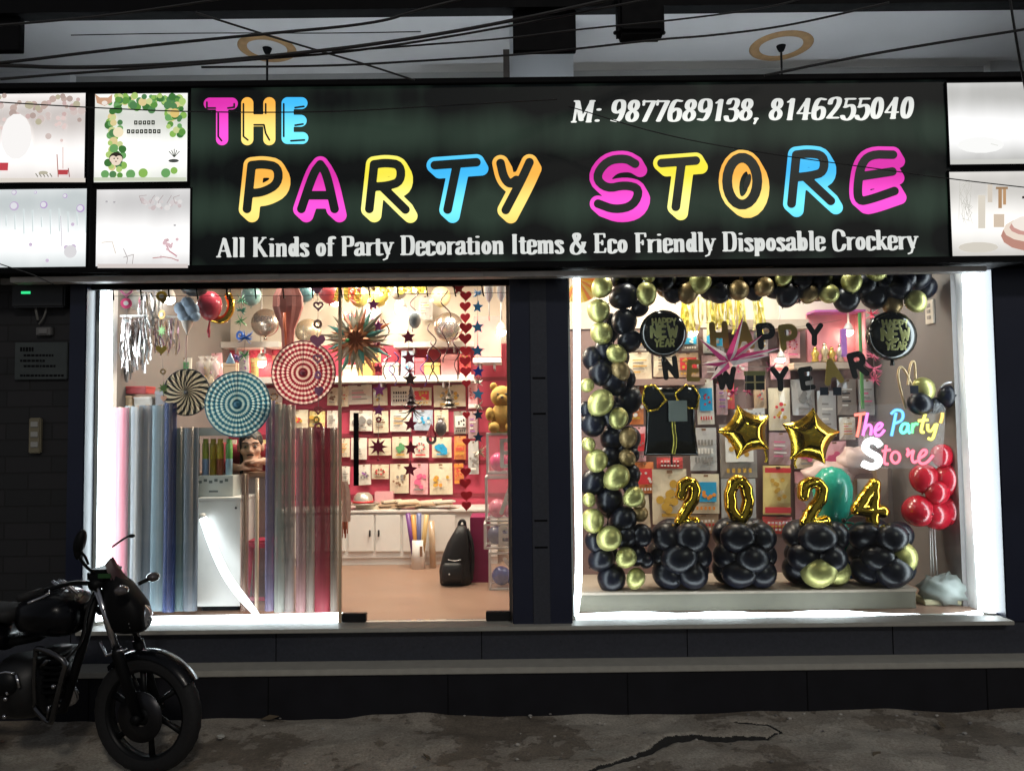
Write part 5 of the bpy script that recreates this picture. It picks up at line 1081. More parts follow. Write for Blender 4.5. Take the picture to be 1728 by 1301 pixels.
# balloons at the top of the left bay
def balloon_me():
    b = MB(); prof = []
    for k in range(13):
        t = math.pi * k / 12; z = -math.cos(t); rr = math.sin(t); 
        if z < 0: z *= 1.12; rr *= (1 - .06 * abs(z))
        prof.append((max(rr, .001), z))
    b.lathe(prof, (0, 0, 0), n=20); b.lathe([(.02, -1.12), (.07, -1.2), (.09, -1.22), (.001, -1.2)], (0, 0, 0), n=8)
    return b
BALL = balloon_me()
def ball_mesh(m): return BALL.mesh('balloon', m)
def loose_balloon(px, py, rp, Y, m, label, tail=0, group=None, sx=1, name='balloon'):
    c = at(px, py, Y); rr = rp * sc(Y); t = thing(name, label, 'balloon', c - Vector((0, 0, rr * 1.2)), group); share('balloon_skin', ball_mesh(m), t, c, (rr * sx, rr * sx, rr))
    if tail: b = MB(); b.tube([c - Vector((0, 0, rr * 1.15)), at(px - 2, py + rp * 1.3 + tail * .5, Y), at(px - 1, py + rp * 1.2 + tail, Y)], [.004, .012, .006], 8); b.build('balloon_tail', m, t)
    else: b = MB(); b.tube([c - Vector((0, 0, rr * 1.15)), c - Vector((.004, 0, rr * 1.35))], .003, 6); b.build('knot', m, t)
latR = M('red_latex', (.55, .05, .08), .25, coat=.4, alpha=.93, var=.06)
loose_balloon(354, 515, 24, 5.05, latR, 'red balloon with a long neck beside the golden foil crescent', 26, sx=.86)
c = at(375, 520, 5.1); t = thing('foil_balloon', 'golden foil crescent balloon behind the red balloon', 'foil balloon', c)
ls = [[(-.06 + 0, -.07), (.0, -.085), (.05, -.04), (.06, .03), (.04, .08)]]; b = MB(); ls = [chaikin(l) for l in ls]; b.sdf(strokes(ls, .026), bounds(ls, .03), .006, O=c, puff=.022, pr=.026); b.build('foil_skin', fm((.7, .45, .06), .12, 1), t)
b = MB(); b.tube([c + Vector((.04, 0, .1)), at(384, 486, 5.08)], .002, 5); b.build('string', dmetal, t)
c = at(316, 524, 4.97); t = thing('paper_cloud', 'pale blue paper cloud with a cream cone hanging under it', 'cloud ornament', c)
b = MB()
for dx, dz, r_ in ((-12, 4, 11), (0, 12, 12), (8, 0, 13), (-6, -8, 11), (14, -10, 9), (2, -16, 8)): b.ball(c + Vector((dx * sc(4.97), 0, dz * sc(4.97))), (r_ * sc(4.97), .02, r_ * sc(4.97)), 14, 9)
b.build('cloud_puff', M('pale_blue_paper', (.50, .62, .78), .5, var=.2, scale=30), t)
b = MB(); b.lathe([(.036, .0), (.03, -.03), (.004, -.085)], at(316, 542, 4.97), n=16); b.build('cone', M('cream_paper', (.78, .66, .58), .5), t)
b = MB(); b.tube([at(315, 566, 4.97), at(314, 612, 4.97)], [.006, .003], 6); b.tube([c, at(316, 490, 4.95)], .0015, 5); b.build('hanging_string', mc((.6, .4, .36), .5), t)
c = at(328, 486, 4.9); t = thing('dome_lamp', 'black half dome hanging from the hook rail', 'dome', c)
b = MB(); b.lathe([(.082, .05), (.09, .03), (.085, -.01), (.065, -.035), (.03, -.05), (.001, -.054)], c, n=28); b.build('dome_shell', mc((.012, .014, .016), .4), t)
b = MB(); b.lathe([(.001, .075), (.05, .075), (.088, .052), (.092, .046), (.083, .044)], c, n=28); b.build('dome_cap', blackp, t)
# salmon paper lantern
c = at(486, 530, 5.04); t = thing('paper_lantern', 'tall salmon pink paper lantern behind the red rosette', 'paper lantern', c)
b = MB(); s_ = sc(5.04)
pp = [(16, 62), (18, 46), (26, 30), (27, 12), (20, -8), (12, -26), (10, -58)]
n = 16; vs = []
for k, (rr, zz) in enumerate(pp):
    for i in range(n): a = 2 * math.pi * i / n; q = rr * s_ * (1 if i % 2 else .86); vs.append(c + Vector((q * math.cos(a), q * .5 * math.sin(a), zz * s_)))
b.add(vs, [(j * n + i, (j + 1) * n + i, (j + 1) * n + (i + 1) % n, j * n + (i + 1) % n) for j in range(len(pp) - 1) for i in range(n)], True)
b.build('lantern_paper', M('salmon_paper', (.62, .24, .20), .5, var=.2, scale=20, alpha=.9), t)
b = MB(); b.tube([c + Vector((-.01, -.05, .0)), at(482, 585, 4.99)], [.012, .006], 8); b.build('lantern_tassel', mc((.7, .16, .06), .4), t)
# silver birthday foil balloons on the shelves
def round_foil(px, py, rp, Y, m, label, text=None, tm=None, group=None, name='foil_balloon', lines=None):
    c = at(px, py, Y); rr = rp * sc(Y); t = thing(name, label, 'foil balloon', c, group)
    b = MB(); N = 40; rings = 10; vs = [c + Vector((0, -rr * .5, 0))]
    rnd_ = random.Random(int(px))
    for j in range(1, rings + 1):
        u = j / rings
        for k in range(N):
            a = 2 * math.pi * k / N; wr = (1 + .018 * math.sin(k * math.pi) * u ** 3); pk = .05 * u ** 6 * (1 if k % 2 else -1)
            q = rr * math.sin(u * math.pi / 2) * (1 + .02 * pk); vs.append(c + Vector((q * math.cos(a), -rr * .5 * math.cos(u * math.pi / 2) ** .8 + rr * pk, q * math.sin(a))))
    fs = [(0, 1 + (k + 1) % N, 1 + k) for k in range(N)] + [(1 + (j - 1) * N + k, 1 + (j - 1) * N + (k + 1) % N, 1 + j * N + (k + 1) % N, 1 + j * N + k) for j in range(1, rings) for k in range(N)]
    nn = len(vs); vb = [Vector((v.x, 2 * c.y - v.y, v.z)) for v in vs]; fs2 = [tuple(nn + i for i in f[::-1]) for f in fs]
    b.add(vs + vb, fs + fs2); b.build('foil_skin', m, t)
    for li, (txt, u, hh, wk) in enumerate(lines or ()):
        b = MB(); tot = sum((.9 if ch == 'W' else .66) * wk + .2 for ch in txt) * hh * rr; x = -tot / 2
        for ch in txt:
            O = c + Vector((x, 0, u * rr - hh * rr / 2)); m2 = MB(); glyph(m2, ch, Vector((0, 0, 0)), hh * rr, hh * rr * (.12 if tm is not globals().get('goldt') else .13), .001, wk)
            for v in m2.v:
                wx, wz = O.x + v.x, O.z + v.z; d = min(.98, math.hypot(wx - c.x, wz - c.z) / rr); y = c.y - rr * .5 * math.cos(math.asin(d)) ** .8
                v.x, v.y, v.z = wx, y - .003 + v.y, wz
            b.add(m2.v, m2.f); x += ((.9 if ch == 'W' else .66) * wk + .2) * hh * rr
        b.build('foil_lettering', tm, t)
    b = MB(); b.tube([c - Vector((0, 0, rr * .98)), c - Vector((0, 0, rr * 1.2))], [.012, .016], 8); b.build('filling_neck', m, t)
    return t
sf = fm((.55, .48, .42), .22, .9)
round_foil(448, 545, 24, 6.7, sf, 'round silver foil balloon lettered for a birthday above the shelf', None, mc((.12, .1, .1), .4), 'round silver foil balloons on the shelves', lines=(('HAPPY', .3, .3, .8), ('BYRPHBAY', -.15, .34, .6)) if False else (('HAPPY', .22, .34, .85),))
round_foil(757, 552, 25, 6.6, sf, 'round silver foil balloon behind the long dark spiral', None, mc((.12, .1, .1), .4), 'round silver foil balloons on the shelves', lines=(('HAPPY', .1, .32, .85),))
round_foil(520, 560, 22, 6.7, fm((.6, .5, .36), .25, .8), 'champagne foil balloon partly behind the red rosette', None, None, 'round silver foil balloons on the shelves')
# yellow gold bunting near the ceiling
fringe(640, 720, 470, 500, 6.2, 26, [fm((.62, .48, .06), .3, .5), fm((.7, .6, .2), .3, .5)], 'yellow foil bunting under the shop ceiling behind the purple stars', 7, 8, 'foil_bunting', 'bunting')
fringe(566, 612, 480, 512, 5.9, 14, [mc((.72, .2, .14), .5), mc((.75, .62, .1), .5)], 'red and yellow paper bunting above the starburst', 8, 9, 'foil_bunting', 'bunting')
# wine glasses of clear plastic by the pier
for k, (px, lab) in enumerate(((825, 'frosted plastic flute hanging beside the blue stars'), (846, 'second frosted flute, next to the doorway pier'))):
    c = at(px, 500, 5.3); t = thing('hanging_flute', lab, 'flute', c, 'frosted flutes by the doorway pier'); b = MB(); s_ = sc(5.3)
    b.lathe([(8 * s_, 16 * s_), (7 * s_, 0), (2 * s_, -10 * s_)], c, n=14); b.build('flute_bowl', mc((.75, .74, .74), .2), t)
    b = MB(); b.tube([c - Vector((0, 0, 9 * s_)), c - Vector((0, 0, 42 * s_))], .004, 6); b.build('flute_stem', mc((.75, .74, .74), .2), t)
# ================================================================== ROLLS OF NET AND FOIL BEHIND THE GLASS
def roll(x0, x1, y0, y1, Y, col, alpha, label, rough=.5, metal=0):
    p, q = at(x0, y0, Y), at(x1, y1, Y); r_ = (q.x - p.x) / 2; c = Vector(((p.x + q.x) / 2, Y, max(q.z, ZF + .004)))
    t = thing('fabric_roll', label, 'fabric roll', c, 'rolls of net fabric standing behind the glass')
    m = M('net_fabric', tuple(min(.9, v * 1.0 + .012) for v in col), rough, var=.45, scale=16, alpha=alpha * .85, metal=metal, aniso=(5, 5, .12), spec=.3)
    b = MB(); N = 14
    ringz = [c.z, c.z + (p.z - c.z) * .33, c.z + (p.z - c.z) * .66, p.z]; rr = random.Random(int(x0)); vs = []
    for z in ringz:
        for k in range(N): a = 2 * math.pi * k / N; g = r_ * (1 + .05 * rr.uniform(-1, 1)); ca_ = math.cos(a); vs.append(Vector((c.x + 1.04 * g * math.copysign(abs(ca_) ** .6, ca_), c.y + min(r_, .022) / r_ * g * math.sin(a) + .004 * rr.uniform(-1, 1), z)))
    b.add(vs, [(j * N + k, j * N + (k + 1) % N, (j + 1) * N + (k + 1) % N, (j + 1) * N + k) for j in range(3) for k in range(N)]); b.build('net_fabric', m, t)
    b = MB(); b.lathe([(min(r_ * .34, .012), c.z - p.z), (min(r_ * .34, .012), .004), (.006, .004), (.006, -.02)], Vector((c.x, c.y, p.z)), n=12); b.build('core_tube', pm('c', 'kraft'), t)
Yr = 4.93
roll(190, 213, 688, 1028, Yr, (.62, .22, .27), .72, 'rose pink net roll next to the led strip')
roll(213, 223, 685, 1030, Yr + .03, (.24, .30, .31), .7, 'narrow sage net roll between the pink and grey rolls')
roll(223, 236, 686, 1030, Yr, (.30, .31, .33), .66, 'taupe net roll before the brick red shelf')
roll(236, 258, 684, 1030, Yr + .04, (.17, .20, .24), .8, 'slate grey net roll beside the taupe roll')
roll(258, 279, 684, 1030, Yr, (.17, .24, .28), .8, 'wider grey green net roll left of the navy roll')
roll(279, 294, 680, 1032, Yr - .01, (.010, .025, .11), .9, 'navy blue roll standing taller than the grey rolls')
roll(294, 312, 722, 1030, Yr + .02, (.09, .15, .17), .85, 'dark teal net roll right beside the navy roll')
roll(312, 332, 722, 1030, Yr, (.13, .15, .18), .8, 'charcoal net roll beside the white counter')
roll(408, 418, 800, 1030, Yr + .06, (.22, .13, .10), .75, 'slim brown net roll before the shopkeeper')
roll(418, 449, 808, 1030, Yr + .05, (.24, .22, .23), .16, 'sheer grey net roll in front of the red stool')
roll(449, 463, 676, 1030, Yr, (.17, .14, .24), .82, 'violet roll standing beside the blue rosette')
roll(464, 480, 682, 1032, Yr, (.33, .34, .31), .8, 'silver grey roll right of the violet roll')
roll(480, 497, 684, 1032, Yr + .02, (.33, .28, .27), .8, 'warm grey roll under the red rosette')
roll(500, 516, 722, 1032, Yr, (.38, .20, .21), .76, 'dusty rose roll before the crimson roll')
roll(516, 532, 722, 1032, Yr + .02, (.35, .29, .26), .78, 'beige roll touching the crimson roll')
roll(532, 557, 722, 1032, Yr, (.27, .014, .035), .93, 'crimson roll near the wooden door edge')
roll(557, 570, 722, 1032, Yr + .02, (.33, .28, .24), .85, 'tan roll squeezed against the wooden door edge')
# ================================================================== COUNTER AND WHAT STANDS ON IT
Yc = 5.08
t = thing('front_cabinet', 'white box counter behind the slanting led reflection tube', 'counter', (ax(368, 900, Yc), Yc, ZF))
b = MB(); p, q = at(334, 840, Yc), at(405, 1034, Yc); b.box((p.x, Yc, ZF + .03), (q.x, Yc + .34, p.z - .02), .003); b.build('cabinet_body', white, t)
b = MB(); b.box((p.x - .008, Yc - .012, p.z - .0195), (q.x + .008, Yc + .35, p.z), .003); b.build('counter_top', white, t)
b = MB(); b.box((p.x + .02, Yc + .02, ZF + .001), (q.x - .02, Yc + .32, ZF + .0299)); b.build('kick_board', blackp, t)
b = MB(); b.ball(at(398, 857, Yc - .005), .008, 8, 6); b.build('lock', dmetal, t)
Yk = 5.34
t = thing('shop_counter', 'grey brown shop counter the man leans on', 'counter', (ax(390, 900, Yk), Yk, ZF))
zk = az(420, 798, Yk)
b = MB(); b.box((ax(300, 900, Yk), Yk + .02, ZF + .002), (ax(462, 900, Yk), Yk + .06, zk - .025)); b.box((ax(300, 900, Yk) , Yk + .0601, ZF + .002), (ax(310, 900, Yk), Yk + .35, zk - .025)); b.build('front_board', M('taupe_board', (.22, .17, .16), .5), t)
b = MB(); b.box((ax(296, 900, Yk), Yk, zk - .0249), (ax(466, 900, Yk), Yk + .30, zk), .004); b.build('counter_top', M('brown_counter_top', (.30, .19, .13), .35), t)
b = MB(); b.box((ax(405, 900, Yk), Yk - .012, ZF + .002), (ax(411, 900, Yk), Yk + .0199, zk - .026)); b.build('corner_trim', M('brown_edge', (.22, .10, .05), .4), t)
# carton, can rack, spray cans
Yq = 5.16; zt = az(362, 840, Yc)
p, q = at(330, 803, Yq), at(393, 838, Yq); t = thing('carton', 'pale printed carton on the white box counter under the spray cans', 'carton', ((p.x + q.x) / 2, Yq, zt))
b = MB(); b.box((p.x, Yq, zt + .0005), (q.x, Yq + .2, p.z), .003); b.build('carton_body', M('pale_carton', (.42, .44, .42), .5), t)
b = MB()
for k in range(6): b.box((p.x + .02 + k * .035, Yq - .0012, zt + .09 + (k % 2) * .01), (p.x + .042 + k * .035, Yq - .0002, zt + .108 + (k % 2) * .01))
b.box((p.x + .09, Yq - .0012, zt + .03), (p.x + .15, Yq - .0002, zt + .042)); b.build('carton_print', mc((.08, .1, .1), .5), t)
zc_ = p.z
t = thing('can_rack', 'open dark wire rack with a grey top over the spray cans', 'rack', ((p.x + q.x) / 2, Yq, zc_))
b = MB(); p2, q2 = at(322, 722, Yq), at(372, 735, Yq); b.box((p2.x, Yq, q2.z), (q.x, Yq + .2, p2.z), .003); b.build('rack_top', M('grey_rack_top', (.30, .31, .28), .5), t)
b = MB(); b.tube([(ax(332, 780, Yq), Yq + .012, zt - .2), (ax(332, 780, Yq), Yq + .012, q2.z)], .012, 8); b.build('rack_post', blackp, t)
b = MB(); b.tube([(q.x - .01, Yq + .19, zc_), (q.x - .01, Yq + .19, q2.z)], .012, 8); b.build('rack_post', blackp, t)
for k, (px, col, c2_, lab) in enumerate(((325, (.10, .30, .46), (.5, .55, .6), 'blue and white spray can outside the dark rack post'), (341, (.30, .36, .05), (.2, .3, .5), 'lime and blue spray can, first in the wire rack'), (354, (.42, .32, .015), (.3, .22, .01), 'plain yellow spray can in the middle of the wire rack'), (366, (.46, .35, .02), (.25, .06, .02), 'yellow spray can with red marks in the wire rack'), (381, (.10, .30, .07), (.25, .4, .5), 'green topped pale spray can, last in the wire rack'))):
    h0, h1 = zc_ if k else az(325, 802, Yq), az(px, 740, Yq); c = Vector((ax(px, 780, Yq), Yq + .06 + .0 * k, h0 + .001)); rr = 5.6 * sc(Yq); H = h1 - h0 - .004
    t = thing('spray_can', lab, 'spray can', c, 'spray cans by the counter')
    b = MB(); b.lathe([(.001, 0), (rr, 0), (rr, H * .45)], c, n=16); b.build('can_body', M('can_lacquer', c2_, .3), t)
    b = MB(); b.lathe([(rr, H * .45), (rr, H * .86), (rr * .6, H * .9)], c, n=16); b.build('can_label', M('can_label', col, .3), t)
    b = MB(); b.lathe([(rr * .78, H * .88), (rr * .78, H), (.001, H)], c, n=16); b.build('can_cap', M('can_cap', tuple(min(.8, v * 1.3) for v in col), .35), t)
    if k == 0:
        b = MB(); b.box((c.x - rr, c.y - .03, h0 - .012), (c.x + rr, c.y + .09, h0)); sh_ = b.single('can_shelf', blackp, 'small dark ledge carrying the outermost spray can', 'shelf')
# red stool in front of the counter
c = at(437, 1020, 5.14); t = thing('plastic_stool', 'red plastic stool seen through the sheer grey roll', 'stool', (c.x, c.y, ZF))
rm = M('red_plastic', (.42, .01, .05), .35); zt2 = az(437, 912, 5.14)
for sx_ in (-1, 1):
    for sy_ in (-1, 1): b = MB(); b.tube([(c.x + sx_ * .085, c.y + sy_ * .08 + .08, ZF + .001), (c.x + sx_ * .06, c.y + sy_ * .06 + .08, zt2 - .04)], [.018, .022], 8); b.build('leg', rm, t)
b = MB(); b.box((c.x - .09, c.y - .01, zt2 - .05), (c.x + .09, c.y + .17, zt2), .015); b.build('seat', rm, t)
b = MB(); b.box((c.x - .085, c.y - .006, ZF + .05), (c.x + .085, c.y + .01, ZF + .075), .004); b.build('stretcher', rm, t)
# draped cloth on the door edge
t = thing('hanging_cloth', 'pale peach fringed cloth hanging at the wooden door edge', 'cloth', at(582, 800, 5.3))
b = MB(); prof = [(570, 586, 812), (572, 590, 826), (572, 592, 850), (573, 591, 880)]; vs = []
for x0, x1, y in prof:
    for k in range(9): u = k / 8; p = at(x0 + (x1 - x0) * u, y, 5.3); vs.append(p + Vector((0, .015 * math.sin(k * 1.9), 0)))
b.add(vs, [(j * 9 + k, j * 9 + k + 1, (j + 1) * 9 + k + 1, (j + 1) * 9 + k) for j in range(3) for k in range(8)]); b.build('cloth', M('peach_cloth', (.62, .42, .34), .8, var=.2, scale=30), t)
b = MB()
for k in range(14): p = at(574 + k * .9, 880, 5.3); b.tube([p, p + Vector((.004 * math.sin(k), 0, -.05 - .03 * (k % 3)))], .0045, 5)
b.build('cloth_fringe', M('rust_fringe', (.45, .12, .06), .8), t)
# ================================================================== RIGHT BAY: BALLOONS
goldc = M('gold_chrome_latex', (.42, .41, .15), .42, metal=.7, var=.08)
goldb = M('bronze_chrome_latex', (.30, .21, .09), .42, metal=.6, var=.1)
black_l = M('black_latex', (.003, .004, .010), .33, coat=0, var=.2, spec=.34)
BG, BB, BK = ball_mesh(goldc), ball_mesh(goldb), ball_mesh(black_l)
gar = thing('balloon_garland', 'balloon garland of black and gold chrome balloons framing the display window', 'balloon garland', at(1030, 760, 5.0))
rb = random.Random(21)
def put(px, py, r, me, Y, parent, lab=None):
    s_ = r * sc(Y); return share('balloon', me, parent, at(px, py, Y), (s_ * rb.uniform(.94, 1.02), s_ * rb.uniform(.94, 1.02), s_ * rb.uniform(.96, 1.1)), (rb.uniform(-.9, .9), rb.uniform(-.9, .9), rb.uniform(0, 6)), lab)
gold_pos = [(1016, 484, 18), (1010, 524, 20), (1015, 562, 20), (1040, 597, 17), (1091, 495, 18), (1094, 464, 13), (1181, 476, 19), (1014, 679, 22), (991, 650, 12), (1043, 705, 18), (993, 749, 12), (1007, 777, 20), (1041, 805, 21), (1000, 878, 20), (1028, 908, 21), (1057, 940, 18), (1073, 975, 16), (1437, 475, 17), (1399, 496, 17), (1322, 469, 14), (1478, 458, 17), (1545, 508, 18), (994, 843, 12), (1070, 838, 17)]
bron_pos = [(1046, 625, 17), (1060, 738, 16), (1080, 866, 14), (1246, 490, 18), (1290, 484, 17), (1160, 493, 18), (1366, 496, 16), (1506, 514, 17), (1058, 772, 14), (1076, 845, 13)]
blk_pos = [(1053, 500, 22), (1053, 543, 23), (1048, 468, 17), (1000, 604, 19), (1013, 628, 21), (1036, 645, 22), (1062, 575, 20), (1080, 520, 15), (1122, 470, 22), (1135, 492, 19), (1212, 492, 20), (1230, 466, 20), (1265, 466, 18), (1300, 462, 18), (1330, 497, 21), (1352, 470, 20), (1385, 470, 20), (1428, 506, 22), (1416, 468, 18), (1460, 480, 20), (1475, 500, 22), (1512, 482, 25), (1550, 468, 21), (1000, 715, 22), (1034, 740, 22), (1064, 800, 17), (1066, 768, 14), (1030, 770, 18), (1002, 812, 22), (1028, 842, 24), (1064, 820, 14), (1052, 876, 22), (1082, 902, 19), (1004, 912, 18), (1015, 942, 22), (1072, 936, 20), (1032, 975, 24), (1030, 700, 20), (990, 690, 14), (1020, 590, 18), (1056, 905, 20), (1090, 944, 14), (1150, 470, 16), (1200, 464, 18), (1490, 470, 18), (1530, 470, 18)]
for (px, py, r) in gold_pos: put(px, py, r, BG, 4.94 + rb.uniform(-.02, .02), gar, 'gold chrome balloon')
for (px, py, r) in bron_pos: put(px, py, r, BB, 4.98 + rb.uniform(-.01, .03), gar, 'bronze chrome balloon')
for (px, py, r) in blk_pos: put(px, py, r, BK, 5.00 + rb.uniform(-.02, .06), gar)
for k in range(28): put(1070 + 18.2 * k, 469 + (k % 2) * 17 + rb.uniform(-3, 3), rb.uniform(18, 21), BB if k % 7 == 3 else BK, 5.06 + rb.uniform(0, .03), gar, 'bronze chrome balloon' if k % 7 == 3 else None)
for k in range(30):
    u = rb.random()
    put(*((1036 + rb.uniform(-26, 30), 520 + 440 * u * 1.02, rb.uniform(17, 22)) if k < 20 else (1100 + 430 * u, 472 + rb.uniform(-8, 20), rb.uniform(17, 22))), BK, 5.07 + rb.uniform(0, .05), gar)
b = MB(); b.tube(smooth3([at(1020, 985, 5.04), at(1030, 800, 5.04), at(1030, 600, 5.04), at(1050, 490, 5.04), at(1150, 470, 5.04), at(1350, 475, 5.04), at(1550, 485, 5.04)], 3), .005, 6); b.build('garland_cord', blackp, gar)
# low display stage
zst = az(1300, 994, 4.95)
t = thing('display_stage', 'low beige display stage behind the right window', 'stage', (ax(1280, 1000, 4.93), 4.93, ZF))
b = MB(); b.box((XP1 + .05, 4.94, ZF + .002), (ax(1545, 1000, 4.94), 5.5, zst - .021)); b.build('stage_front', M('olive_grey_board', (.15, .14, .105), .6, var=.2), t)
b = MB(); b.box((XP1 + .05, 4.925, zst - .02), (ax(1548, 1000, 4.925), 5.5, zst), .004); b.build('stage_top', M('beige_board', (.36, .30, .24), .5), t)
# balloon pedestals
ped_lab = ('balloon pedestal of plain black balloons under the golden foil 2 next to the garland', 'balloon pedestal of plain black balloons under the golden foil 0', 'black balloon pedestal with two gold balloons in its lowest ring', 'black balloon pedestal with a gold balloon in its middle ring')
for k, cx_ in enumerate((1148, 1257, 1377, 1488)):
    Yp = 5.06; base = at(cx_, 994, Yp); base.z = zst
    t = thing('balloon_pedestal', ped_lab[k], 'balloon pedestal', base, 'balloon pedestals carrying the golden year digits')
    for ti, py in enumerate((968, 937, 903)):
        ph = .5 + ti * .75 + k * .4
        n = 4
        for i in range(n):
            a = ph + 2 * math.pi * i / n; c = at(cx_, py, Yp) + Vector((math.cos(a) * 29 * sc(Yp), math.sin(a) * 30 * sc(Yp), 0)); r = rb.uniform(24, 28) * sc(Yp)
            c.z = max(c.z, zst + r * .98)
            gold = (k == 2 and ti == 0 and math.sin(a) < -.25) or (k == 3 and ti == 1 and math.sin(a) < -.1 and math.cos(a) > -.1)
            if k == 2 and ti == 0: 
                pass
            share('balloon', BG if gold else BK, t, c, (r * rb.uniform(.92, 1.02), r * rb.uniform(.92, 1.02), r * rb.uniform(1, 1.1)), (rb.uniform(-.4, .4) + 1.57, rb.uniform(-.4, .4), a), 'gold chrome balloon' if gold else None)
# foil digits and stars
goldf = M('gold_foil', (.72, .48, .05), .13, metal=1, var=.05, bump=.12, scale=22)
def foil_shape(name, label, fn, bd, h, c, puff, pr, group, m=goldf, rz=0, tails=(), prof=None):
    t = thing(name, label, 'foil balloon', c, group); b = MB(); U = Vector((math.cos(rz), 0, math.sin(rz))); V = Vector((-math.sin(rz), 0, math.cos(rz)))
    b.sdf(fn, bd, h, O=c, U=U, V=V, puff=puff, pr=pr, prof=prof)
    nrm = b
    # wrinkles along the seam
    rr = random.Random(label)
    b.build('foil_skin', m, t)
    for pts in tails: bb = MB(); bb.tube(smooth3(pts, 1), [.007] * 2 + [.009] * 9 if False else .007, 6); bb.build('filling_neck', m, t)
    return t
dig = {'2': [chaikin([(.05, .72), (.08, .98), (.5, 1.02), (.56, .68), (.30, .42), (.06, .12)]), [(.06, .10), (.56, .10)]], '0': [ell(.3, .55, .22, .42)], '4': [[(.40, .08), (.40, .98), (.05, .36), (.6, .36)]]}
Yd = 5.04; s_ = sc(Yd)
for k, (ch, x0, x1, y0, y1, rz, lab) in enumerate((('2', 1141, 1178, 806, 886, -.06, 'golden foil digit 2 on the pedestal nearest the garland'), ('0', 1222, 1274, 800, 882, 0, 'golden foil digit 0 on the second pedestal'), ('2', 1351, 1402, 806, 886, .04, 'golden foil digit 2 in front of the teal balloon figure'), ('4', 1432, 1500, 806, 886, -.08, 'crumpled golden foil digit 4 on the last pedestal'))):
    c = at((x0 + x1) / 2, y1 + 4, Yd); H = (y1 - y0 + 2) * s_; W = (x1 - x0) * s_
    mw = {'2': .62, '0': .6, '4': .66}[ch]
    def fn(X, Y, ch=ch, H=H, W=W, mw=mw):
        ls = [[((px_ - mw / 2) * W / mw * .78, (py_) * H * .88 + H * .03) for px_, py_ in l] for l in dig[ch]]
        return strokes(ls, .125 * H * (1 + 0 * X))(X, Y) + .006 * np.sin(60 * X + 3) * np.sin(70 * Y) * .6
    foil_shape('foil_digit', lab, fn, (-W * .75, -H * .12, W * .75, H * 1.15), .0055, c, .05, .045, 'golden foil year digits', rz=rz)
for px, py, rp, rz, lab, tl in ((1259, 729, 49, R(16), 'golden foil star hanging nearer the black foil pack', [(1290, 758), (1294, 770), (1292, 780)]), (1367, 738, 52, R(-8), 'golden foil star hanging beside the neon sign', [(1345, 770), (1340, 782), (1344, 790)])):
    Yt = 4.98; c = at(px, py, Yt); rr = rp * sc(Yt)
    pts = star_pts(5, rr, rr * .58)
    def fn(X, Y, pts=pts, rr=rr):
        d = np.full(X.shape, 9.); inside = np.zeros(X.shape, bool); n = len(pts)
        cv = []
        for i in range(n // 2):   # concave sides between the tips
            a, m_, b_ = pts[2 * i], pts[2 * i + 1], pts[(2 * i + 2) % n]
            cv += [((1 - t) ** 2 * a[0] + 2 * t * (1 - t) * m_[0] * .86 + t * t * b_[0], (1 - t) ** 2 * a[1] + 2 * t * (1 - t) * m_[1] * .86 + t * t * b_[1]) for t in (0, .15, .3, .5, .7, .85)]
        n = len(cv)
        for i in range(n):
            (x1, y1), (x2, y2) = cv[i], cv[(i + 1) % n]; d = np.minimum(d, seg(X, Y, (x1, y1), (x2, y2)))
            cond = (y1 > Y) != (y2 > Y); xi = (x2 - x1) * (Y - y1) / ((y2 - y1) if abs(y2 - y1) > 1e-9 else 1e-9) + x1; inside ^= cond & (X < xi)
        return np.where(inside, -d, d)
    foil_shape('foil_star', lab, fn, (-rr * 1.1, -rr * 1.1, rr * 1.1, rr * 1.1), .0065, c, .085, rr * .5, 'golden foil stars', rz=rz, prof=1.75, tails=[[at(x, y, Yt + .02) for x, y in tl]])
    b = MB(); b.tube([c + Vector((0, 0, rr * .6)), at(px + 4, 540, Yt + .03)], .0009, 4); b.single('hanging_thread', mc((.3, .3, .3), .4), 'thin thread holding the golden star ' + ('nearer the black foil pack' if px < 1300 else 'beside the neon sign'), 'thread')
blackf = M('black_foil', (.012, .014, .012), .14, metal=.5, coat=.6, var=.2)
goldt = fm((.42, .42, .16), .3, .3)
HNY = (('HAPPY', .44, .28, .8), ('NEW', .02, .44, .9), ('YEAR', -.44, .28, .85))
round_foil(1119, 563, 40, 4.95, blackf, 'round black foil balloon lettered in gold, tied near the balloon garland corner', None, goldt, 'round black foil balloons', lines=HNY)
round_foil(1504, 567, 42, 4.97, blackf, 'round black foil balloon lettered in gold, hanging above the bunny ears', None, goldt, 'round black foil balloons', lines=HNY)
# black foil pack with golden bow
Yb = 4.97; c = at(1131, 768, Yb); t = thing('foil_curtain_pack', 'black foil pack with golden bows and a pale tag', 'foil pack', c)
b = MB(); hp = [(1088, 655), (1090, 700), (1089, 740), (1086, 769), (1179, 769), (1174, 730), (1173, 700), (1175, 655)]
p3 = [at(x, y, Yb) for x, y in hp]
def pillow(poly, Y, D, h, bump=.0):
    ps = [(p.x, p.z) for p in poly]
    def fn(X, Z):
        d = np.full(X.shape, 9.); ins = np.zeros(X.shape, bool); n = len(ps)
        for i in range(n):
            (x1, y1), (x2, y2) = ps[i], ps[(i + 1) % n]; d = np.minimum(d, seg(X, Z, (x1, y1), (x2, y2)))
            cond = (y1 > Z) != (y2 > Z); xi = (x2 - x1) * (Z - y1) / ((y2 - y1) if abs(y2 - y1) > 1e-9 else 1e-9) + x1; ins ^= cond & (X < xi)
        return np.where(ins, -d, d)
    m = MB(); xs = [p[0] for p in ps]; zs = [p[1] for p in ps]; m.sdf(fn, (min(xs) - .02, min(zs) - .02, max(xs) + .02, max(zs) + .02), h, O=Vector((0, Y, 0)), puff=D, pr=.09); return m
